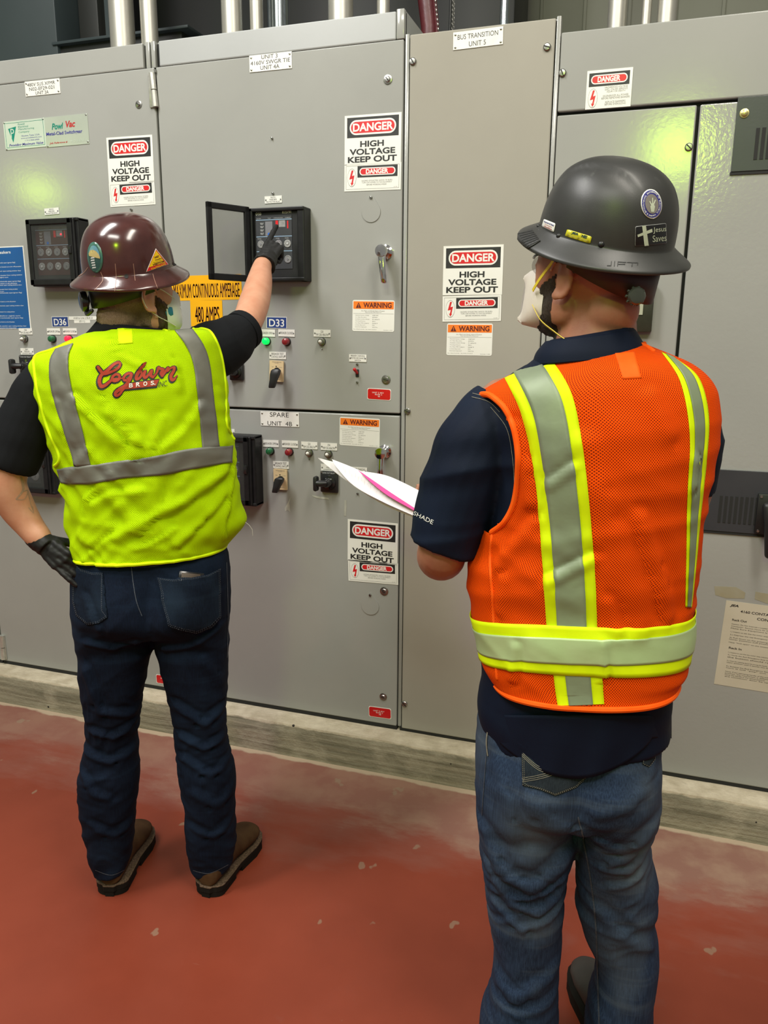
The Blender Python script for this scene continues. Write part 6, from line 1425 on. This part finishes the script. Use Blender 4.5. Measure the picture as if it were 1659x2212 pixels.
for i, ch in enumerate(word):
    if ch == ' ': continue
    a = -2.35 - i / len(word) * 2 * PI + PI; b2 = bmesh.new(); a = 2.2 - (i / len(word)) * -2 * PI * -1
    text_mesh(ch, -.95, -1.5, .95, 1.5, .03, bm=b2); ca = 3.9 - i / len(word) * 2 * PI; cx, cy = 1406.6 + 17.3 * math.cos(ca), 441 - 25.3 * math.sin(ca); rot = ca - PI / 2
    for f in b2.faces:
        try: bm.faces.new([bm.verts.new((cx + v.co.x * math.cos(rot) - v.co.y * math.sin(rot), cy - (v.co.x * math.sin(rot) + v.co.y * math.cos(rot)), 0)) for v in f.verts])
        except ValueError: pass
    b2.free()
link_mesh('sticker_lettering', drape_pts(bm, lambda x, y: (x, y), hb2, .0019, fb2, name='t'), M_WHITE, hat2, smooth=False)
M_EMB = mat('embossed_shell', (.016, .016, .015), .6, vary=(60, (.02, .02, .02), 1))
drape_poly('embossed_logo', sum([ribbon_polys([(*a, 1), (*b, 1)], 1.5) for a, b in (((1312, 574), (1320, 574)), ((1320, 574), (1321, 565)), ((1328, 565), (1327, 575)), ((1334, 575), (1335, 566)), ((1335, 566), (1352, 567)), ((1336, 571), (1350, 571)), ((1355, 567), (1378, 568)), ((1366, 568), (1365, 576)), ((1378, 568), (1377, 573)))], []), hb2, .0007, M_EMB, hat2, maxlen=6)
M_PATCH = mat('ribbed_rubber', (.016, .016, .016), .5, vary=(60, (.022, .022, .022), 1))
drape_poly('brim_grip_patch', [[(1120, 505), (1150, 497), (1168, 521), (1142, 538), (1128, 530), (1119, 517)]], hb2, .0010, M_PATCH, hat2, thick=.0008, fallback=fb2)
for k in range(7): drape_poly('grip_rib', ribbon_polys([(1120 + k * 3.2, 507 + k * 4.5, 1), (1152 + k * 2.4, 500 + k * 3.6, 1)], 1.2), hb2, .0024, M_DARKGAP, hat2, maxlen=8)
# suspension
M_SUSP = mat('maroon_black_suspension', (.030, .010, .009), .5, vary=(30, (.04, .014, .012), 1))
band(hat2, H2, .121, .094, lambda f: .006 - .046 * math.sin(f * PI), lambda f: .050 - .030 * math.sin(f * PI), 95, 262, M_SUSP, 'suspension_band')
flat_strap(hat2, H2, [(-.080, .030, .068), (-.087, .000, .045), (-.090, -.028, .020), (-.085, -.055, .012)], .004, M_BLACK, 'suspension_strap')
mb = MB(); h_ = body2; kc = m2.P(1372, 640, -.100); mb.lathe(kc, -n2 + e2 * .25, [(-.01, .012), (.0, .0145), (.010, .0145), (.013, .012), (.014, .007)], 24)
for k in range(10): a = k / 10 * 2 * PI; mb.ball(kc - n2 * .006 + (e2 * math.cos(a) + UP * math.sin(a)) * .014, .0028, None, 8, 6)
mb.build('ratchet_knob', mat('smoked_plastic', (.04, .045, .035), .2, coat=.3, vary=(40, (.05, .055, .045), 1)), hat2)
# navy shirt
mb = MB()
mb.ring_loft(m2.rings([(1186, 735, 1370, 706, 0, .080), (1174, 752, 1380, 730, 0, .086), (1150, 780, 1400, 760, 0, .094), (1080, 830, 1490, 810, 0, .115), (1040, 900, 1522, 900, 0, .13), (1060, 1050, 1508, 1050, 0, .132), (1062, 1250, 1478, 1250, 0, .13), (1044, 1400, 1462, 1400, 0, .130), (1036, 1480, 1452, 1490, 0, .130), (1032, 1540, 1450, 1560, 0, .134), (1040, 1575, 1446, 1590, 0, .136)], 64, 56))
m2.limb(mb, [(1095, 890, 0, 175), (1060, 930, -.01, 190), (1020, 1000, -.02, 195), (990, 1080, -.02, 182), (968, 1150, -.03, 160), (958, 1178, -.03, 152)], rows=36, round_ends=False)
m2.limb(mb, [(1478, 890, 0, 130), (1495, 970, .02, 130), (1482, 1050, .05, 125)], rows=20, round_ends=False)
me = remesh(mb, .005, 4)
def wr_s2(co, nn):
    l = (co - m2.B).dot(e2); z = co.z; return fold(l, z, 1.75 if z > 1.0 else 1.5, .055, .0045 if l < -.12 else .003, 4.4, 6) + .001 * noise.noise(co * 20)
displace(me, wr_s2); nb2 = bvh_of(me); shirt2 = link_mesh('navy_shirt', me, M_NSHIRT, P2, smooth=False)
mb = MB(); rg = m2.rings([(1180, 738, 1372, 714, 0, .088), (1160, 762, 1392, 748, 0, .100), (1152, 786, 1400, 764, 0, .104)], 12, 60); me = None; mb.ring_loft(rg, cap=False); me = mb.mesh('c'); cl = link_mesh('shirt_collar', me, M_NSHIRT, shirt2); solidify(cl, .0015, 1)
# rounded tail at the back
mb = MB(); bm = bmesh.new(); tail = []
fbs = lambda x, y: m2.P(x, y, -.15)
# tail panel: curved sheet hanging from the shirt, thick cloth
cols = 60
for j in range(16):
    row = []
    for i in range(cols + 1):
        u = i / cols; x = 1034 + u * (1450 - 1034); yb = 1575 + 97 * math.sin(max(0, min(1, (u - .06) / .84)) * PI) ** .75 - (0 if u < .9 else 0) + 20 * u; yt = 1545
        y = yt + (yb - yt) * j / 15; a = (u - .5) * 2; dep = -.141 * math.sqrt(max(0, 1 - abs(a) ** 2.3)) - .004 + .004 * math.sin(u * 26 + j * .1) * (j / 15)
        row.append(m2.P(x, y - 0, dep))
    tail.append(row)
me = grid_mesh(tail, 'shirt_tail', closed=False); tl2 = link_mesh('shirt_tail', me, M_NSHIRT, shirt2, smooth=False); solidify(tl2, .0015, 0)
drape_text('sleeve_lettering', [('SHADE', .0, 0, 1, 1, .0)], ((897, 1104), (938, 1124), (935, 1133), (894, 1112)), nb2, .0015, M_WHITE, shirt2, fallback=lambda x, y: m2.P(x, y, -.08))
for pts in ([(1020, 858, 1), (1055, 868, 1), (1080, 890, 1)], [(1022, 850, 1), (1060, 862, 1), (1090, 886, 1)], [(1060, 880, 1), (1095, 925, 1), (1108, 990, 1), (1112, 1050, 1)]):
    drape_poly('shoulder_stitching', ribbon_polys(pts, 1.0), nb2, .0012, M_STITCH2, shirt2, maxlen=8, fallback=lambda x, y: m2.P(x, y, -.05))
# jeans
M_DEN2 = denim('worn_blue_denim', (.011, .019, .041), (.030, .052, .103), (.125, .155, .185), .62, 3.2, [(m2.P(1150, 1800, -.12) - m2.B, (.13, .15, .16), .9), (m2.P(1165, 1990, -.08) - m2.B, (.10, .12, .07), .8), (m2.P(1370, 1880, -.05) - m2.B, (.09, .12, .08), .8), (m2.P(1400, 1700, -.10) - m2.B, (.07, .12, .12), .5)])
hips2 = [(1036, 1500, 1444, 1510, 0, .112), (1031, 1560, 1436, 1560, 0, .120), (1028, 1620, 1430, 1620, -.002, .136), (1028, 1660, 1430, 1660, -.005, .142), (1030, 1705, 1427, 1705, -.003, .138), (1034, 1735, 1423, 1735, 0, .11)]
lL = [(1030, 1640, 1260, 1640, -.0, .122), (1030, 1700, 1258, 1700, -.0, .13), (1034, 1760, 1250, 1760, -.0, .13), (1039, 1810, 1247, 1810, 0, .12), (1045, 1850, 1239, 1850, 0, .113), (1050, 1890, 1226, 1890, .0, .105), (1056, 1950, 1220, 1950, -.005, .098), (1068, 2035, 1214, 2035, -.005, .09), (1062, 2100, 1208, 2100, -.005, .088), (1040, 2170, 1206, 2170, -.005, .09), (1036, 2230, 1206, 2230, -.005, .09), (1050, 2350, 1195, 2350, 0, .085), (1065, 2440, 1190, 2440, 0, .08)]
lR = [(1246, 1640, 1430, 1640, 0, .12), (1246, 1700, 1429, 1700, .005, .125), (1247, 1760, 1425, 1760, .02, .12), (1245, 1815, 1404, 1815, .04, .11), (1244, 1898, 1420, 1898, .05, .10), (1244, 1950, 1421, 1950, .05, .095), (1262, 2003, 1416, 2003, .055, .09), (1284, 2055, 1425, 2055, .055, .088), (1280, 2110, 1420, 2110, .05, .088), (1266, 2160, 1412, 2160, .05, .09), (1262, 2220, 1410, 2220, .05, .09), (1275, 2330, 1400, 2330, .05, .085), (1285, 2390, 1395, 2390, .05, .08)]
me = fake_hips(hips2, [lL, lR], m2)
q_ = m2.P(1255, 1690, -.1); cj2 = creases(m2, [([(1042, 1800), (1085, 1875), (1150, 1908), (1225, 1868)], .016, 0.0081), ([(1055, 1880), (1110, 1950), (1160, 1972), (1215, 1950)], .012, 0.0062), ([(1070, 1960), (1125, 2005), (1205, 1992)], .010, 0.0050), ([(1075, 1930), (1140, 1935), (1215, 1915)], .008, 0.0043), ([(1256, 1790), (1310, 1838), (1360, 1845), (1412, 1800)], .015, 0.0074), ([(1300, 1895), (1360, 1905), (1415, 1870)], .010, 0.0056), ([(1320, 1945), (1370, 1940), (1416, 1915)], .009, 0.0050), ([(1290, 2010), (1345, 2070), (1415, 2120)], .016, 0.0062), ([(1320, 1880), (1370, 1860)], .012, 0.0050), ([(1060, 2130), (1110, 2165), (1200, 2125)], .016, 0.0056), ([(1045, 2180), (1120, 2200), (1200, 2190)], .012, 0.0043), ([(1160, 1700), (1200, 1760), (1240, 1770)], .02, 0.0037), ([(1060, 1600), (1100, 1720), (1110, 1800)], .016, 0.0037), ([(1400, 1680), (1350, 1720), (1290, 1730)], .014, 0.0037)], -.1)
displace(me, wr_jeans(m2, .46, .42, 6.3, (q_ - m2.B).dot(e2), q_.z, cj2)); jb2 = bvh_of(me); jeans2 = link_mesh('jeans', me, M_DEN2, P2, smooth=False)
M_DEN2P = denim('worn_pocket_denim', (.009, .013, .019), (.02, .028, .037), (.04, .048, .05), .5, 9.0)
pk = pocket('back_pocket', [(1127, 1600), (1200, 1600), (1270, 1630), (1268, 1680), (1245, 1700), (1200, 1718), (1165, 1705), (1129, 1696)], jb2, jeans2, M_DEN2P, M_STITCH2)
drape_poly('pocket_embroidery', sum([ribbon_polys([(1130, 1625 + k * 4, 1), (1165, 1655 + k * 4, 1), (1218, 1668 + k * 4, 1)], 1.1) + ribbon_polys([(1130, 1688 - k * 4, 1), (1170, 1680 - k * 4, 1), (1222, 1664 - k * 3, 1)], 1.1) for k in range(3)], []), jb2, .004, M_STITCH2, pk, maxlen=8)
pocket('back_pocket', [(1400, 1600), (1415, 1610), (1412, 1640), (1400, 1656), (1386, 1650), (1390, 1620)], jb2, jeans2, M_DEN2P, M_STITCH2, False)
drape_poly('inseam_stitching', ribbon_polys([(1249, 1765, 1), (1262, 1820, 1), (1275, 1890, 1), (1286, 1980, 1), (1291, 2080, 1), (1295, 2212, 1)], 3.2), jb2, .0014, M_STITCH, jeans2, maxlen=8)
drape_poly('side_seam', ribbon_polys([(1056, 1560, 1), (1052, 1620, 1), (1046, 1700, 1), (1042, 1760, 1)], 1.3), jb2, .0014, M_STITCH, jeans2, maxlen=8, fallback=lambda x, y: m2.P(x, y, -.05)); drape_poly('side_bartack', ribbon_polys([(1058, 1560, 1), (1052, 1600, 1), (1055, 1632, 1)], 2.2), jb2, .0018, M_STITCH2, jeans2, maxlen=8, fallback=lambda x, y: m2.P(x, y, -.05))
# boots
t2 = Fl(1256, 2100, .0); f2_ = (n2 * .97 - e2 * .22).normalized(); h2_ = t2 - f2_ * .31
a_ = m2.P(1345, 2400, .05); h2_ = Vector((h2_.x + .02, h2_.y, 0)); boot(P2, h2_, t2, (M_BOOT2, M_SOLE, M_SOLE))
a_ = m2.P(1128, 2420, 0); tL = Fl(1128, 2215); dL_ = Vector((tL.x, tL.y, 0)).normalized(); hL = tL - dL_ * .31; boot(P2, hL, tL, (M_BOOT2, M_SOLE, M_SOLE))
print('boot2', h2_, t2, hL, a_)
# orange vest
V2 = [(1186, 768, 1386, 744, 0, .090, 2.0), (1150, 792, 1440, 766, 0, .104, 2.1), (1098, 816, 1492, 790, 0, .120, 2.3), (1050, 845, 1530, 825, 0, .132), (1030, 885, 1545, 868, 0, .140), (1044, 945, 1547, 925, 0, .146), (1056, 1010, 1538, 1000, 0, .146), (1056, 1080, 1522, 1078, 0, .144), (1042, 1150, 1512, 1150, 0, .144), (1020, 1210, 1503, 1220, 0, .144), (1020, 1275, 1495, 1290, 0, .144), (1032, 1345, 1491, 1350, 0, .146), (1046, 1400, 1478, 1425, 0, .148, 2.6), (1062, 1430, 1466, 1446, 0, .150, 2.6), (1076, 1446, 1457, 1462, 0, .152, 2.7)]
R2 = m2.rings(V2, 130, 170)
cr2 = creases(m2, [([(1110, 930), (1140, 1010), (1150, 1090)], .012, .007), ([(1262, 960), (1300, 1090), (1380, 1340)], .020, .005), ([(1075, 1230), (1120, 1180), (1160, 1130)], .012, .006), ([(1190, 1050), (1255, 1000)], .008, .005), ([(1190, 1255), (1280, 1205)], .009, .006), ([(1080, 1330), (1090, 1260)], .010, .006), ([(1400, 860), (1440, 940)], .014, .005), ([(1380, 1120), (1420, 1250), (1440, 1340)], .013, .006), ([(1310, 1300), (1330, 1360)], .01, .005), ([(1500, 1000), (1495, 1060)], .006, .007), ([(1300, 1380), (1300, 1460)], .006, .005), ([(1120, 1400), (1110, 1470)], .008, .005)], -.14)
def wr_vest2(p):
    l = (p - m2.B).dot(e2); z = p.z
    return (fold(l, z, math.radians(100), .06, .004, 3.5, 7) + fold(l, z, math.radians(60), .05, .003, 8.5, 6) * (1 if l < 0 else .4)) * max(.1, min(1, (1.62 - z) / .3)) + cr2(l, z, 1.0 if (p - m2.B).dot(n2) < 0 else 0.0)
for r in R2:
    c = sum(r, Vector()) / len(r)
    for k, p in enumerate(r):
        d = (p - c); d.z = 0; r[k] = p + d.normalized() * (wr_vest2(p) + .004)
def project(p):
    v = p - CAMP; z = v.dot(FW); return 829.5 + F_PX * v.dot(AX) / z, 1106 + F_PX * v.dot(DN) / z
def in_poly(x, y, P):
    c = False; j = len(P) - 1
    for i in range(len(P)):
        if (P[i][1] > y) != (P[j][1] > y) and x < (P[j][0] - P[i][0]) * (y - P[i][1]) / (P[j][1] - P[i][1]) + P[i][0]: c = not c
        j = i
    return c
def cut_holes(me, P):
    bm = bmesh.new(); bm.from_mesh(me); kill = [f for f in bm.faces if in_poly(*project(f.calc_center_median()), P)]
    bmesh.ops.delete(bm, geom=kill, context='FACES'); bm.to_mesh(me); bm.free(); return me
me = grid_mesh(R2, 'orange_vest'); outward(me, sum(R2[60], Vector()) / 170); vb2 = bvh_of(me); cut_holes(me, [(990, 872), (1040, 856), (1066, 860), (1092, 886), (1110, 935), (1119, 1005), (1111, 1080), (1090, 1124), (1060, 1150), (980, 1150), (970, 900)]); vest2 = link_mesh('orange_vest', me, M_ORG, P2, smooth=False); solidify(vest2, .0018, 1.0)
f2 = lambda px, py: m2.P(px, py, 0)
def triple(A, B, wa, nm):
    """lime ribbon under, silver tape on top"""
    rb = strip(nm + '_ribbon', A, B, vb2, .0022, M_LIME, vest2, rows=90, cols=12, fallback=f2)
    A2 = [(a[0] + (b[0] - a[0]) * wa, a[1] + (b[1] - a[1]) * wa) for a, b in zip(A, B)]; B2 = [(b[0] + (a[0] - b[0]) * wa, b[1] + (a[1] - b[1]) * wa) for a, b in zip(A, B)]
    strip(nm + '_tape', A2, B2, vb2, .0038, M_TAPE2, rb, rows=90, cols=8, fallback=f2)
triple([(1088, 813), (1126, 890), (1149, 990), (1163, 1100), (1172, 1210), (1177, 1290), (1182, 1362)], [(1184, 768), (1234, 848), (1258, 960), (1272, 1070), (1281, 1180), (1287, 1270), (1290, 1358)], .21, 'shoulder_stripe')
triple([(1428, 764), (1466, 822), (1485, 905), (1488, 980), (1482, 1090), (1480, 1200), (1478, 1310)], [(1462, 780), (1508, 820), (1528, 900), (1523, 1000), (1511, 1110), (1501, 1220), (1491, 1312)], .25, 'shoulder_stripe')
triple([(1196, 1455), (1200, 1490), (1205, 1524)], [(1300, 1450), (1302, 1480), (1305, 1520)], .24, 'tail_stripe')
# waist band runs right round the body
bottom = {0: 0}
def row_at(r_, k): 
    q = max(0, min(len(R2) - 1.001, r_)); i = int(q); return R2[i][k].lerp(R2[i + 1][k], q - i)
def find_row(px, py):
    h = vb2.ray_cast(CAMP, ray(px, py).normalized())
    if h[0] is None: return None
    best = None
    for k in range(0, 170):
        for i in range(60, 130):
            d = (R2[i][k] - h[0]).length
            if best is None or d < best[0]: best = (d, i, k)
    return best[1]
rt = find_row(1270, 1352); rbm = find_row(1270, 1462); print('rows', rt, rbm)
def band_ring(nm, r0, r1, lift, material, parent):
    rings = []
    for j in range(13):
        row = []; c = sum(R2[int(min(129, r0))], Vector()) / 170
        for k in range(170):
            cs = math.cos(PI / 2 + k / 170 * 2 * PI); p = row_at(r0 + (r1 - r0) * j / 12 + abs(cs) ** 2.2 * (1.6 if cs > 0 else 3.8), k); d = p - c; d.z = 0; row.append(p + d.normalized() * lift)
        rings.append(row)
    me = grid_mesh(rings, nm); outward(me, c); o = link_mesh(nm, me, material, parent, smooth=False); solidify(o, .001, 1.0); return o
wb = band_ring('waist_stripe_ribbon', rt, rbm, .0045, M_LIME, vest2); band_ring('waist_stripe_tape', rt + (rbm - rt) * .24, rt + (rbm - rt) * .77, .0062, M_TAPE_LIT, wb)
piping('neck_binding', [(1180, 772), (1220, 762), (1280, 752), (1340, 747), (1384, 746), (1410, 760)], vb2, .001, .0045, M_ORGB, vest2, f2)
piping('armhole_binding', [(1022, 858), (1050, 853), (1070, 862), (1095, 888), (1113, 937), (1121, 1005), (1113, 1080), (1092, 1126), (1064, 1150)], vb2, .002, .0055, M_ORGB, vest2, f2)
piping('side_seam', [(1064, 1150), (1060, 1220), (1066, 1300), (1070, 1400), (1075, 1465)], vb2, .001, .0032, M_ORGB, vest2, f2)
low = R2[-1]; mb = MB(); mb.tube(low + [low[0]], .006, 8); mb.build('hem_binding', M_ORGB, vest2)
strip('neck_label', [(1328, 765), (1345, 820)], [(1370, 762), (1385, 818)], vb2, .002, M_ORGB, vest2, rows=8, thick=.0006)
# vest cloth over the left shoulder, lying on the sleeve
# papers
M_PAP = mat('white_paper', (.80, .78, .80), .6, vary=(14, (.76, .73, .77), 1)); M_PNK = mat('pink_paper', (.80, .06, .30), .6, vary=(14, (.74, .06, .27), 1))
def Pp(x, y, o): return m2.P(x, y, o)
def sheet(nm, rows_, material, parent, label=None, cat=None):
    """rows_: lists of (px, py, off) control points; smooth sheet"""
    n = 20; G_ = []
    for i in range(n + 1):
        R = [catmull([list(q) for q in row], i / n) for row in rows_]; G_.append([Pp(*catmull(R, j / 12)) for j in range(13)])
    me = grid_mesh(G_, nm, closed=False); o = link_mesh(nm, me, material, parent, smooth=False); solidify(o, .0008, 0); return o
PA = empty('paper_sheets', Pp(900, 1095, .25), 'white papers with a bright pink slip held by the man in the orange vest', 'papers')
sheet('back_sheet', [[(687, 989, .40), (760, 1010, .38), (830, 1040, .35), (925, 1072, .30)], [(688, 991, .40), (750, 1040, .37), (828, 1090, .32), (905, 1122, .27)]], M_PAP, PA)
sheet('front_sheet', [[(717, 992, .385), (780, 1018, .36), (840, 1055, .33), (915, 1100, .28)], [(721, 1002, .375), (762, 1048, .345), (826, 1084, .305), (900, 1117, .262)]], M_PAP, PA)
sheet('folded_sheet', [[(782, 1018, .375), (830, 1026, .36), (870, 1042, .34), (935, 1075, .30)], [(784, 1022, .350), (812, 1048, .33), (850, 1074, .30), (912, 1108, .262)]], M_PAP, PA)
sheet('pink_slip', [[(774, 1016, .352), (812, 1042, .33), (850, 1068, .305), (904, 1103, .262)], [(780, 1022, .344), (806, 1046, .322), (840, 1072, .296), (902, 1107, .256)]], M_PNK, PA)
# grey print lines on the front sheet
bm = bmesh.new(); G_ = []
for k in range(9):
    t = .12 + k * .07
    a = Vector((717 + (915 - 717) * t, 992 + (1100 - 992) * t)); b = Vector((721 + (900 - 721) * t, 1004 + (1117 - 1004) * t))
    p0 = a.lerp(b, .2); p1 = a.lerp(b, .85)
    o0 = .385 + (.28 - .385) * t; o1 = .375 + (.262 - .375) * t
    q0 = Pp(p0.x, p0.y, o0 + (o1 - o0) * .2 - .006); q1 = Pp(p1.x, p1.y, o0 + (o1 - o0) * .85 - .006); w_ = (q1 - q0).cross(FW).normalized() * .0006
    bm.faces.new([bm.verts.new(q) for q in (q0 - w_, q1 - w_, q1 + w_, q0 + w_)])
me = bpy.data.meshes.new('printed_lines'); bm.to_mesh(me); bm.free(); link_mesh('printed_lines', me, M_DIALR, PA, smooth=False)
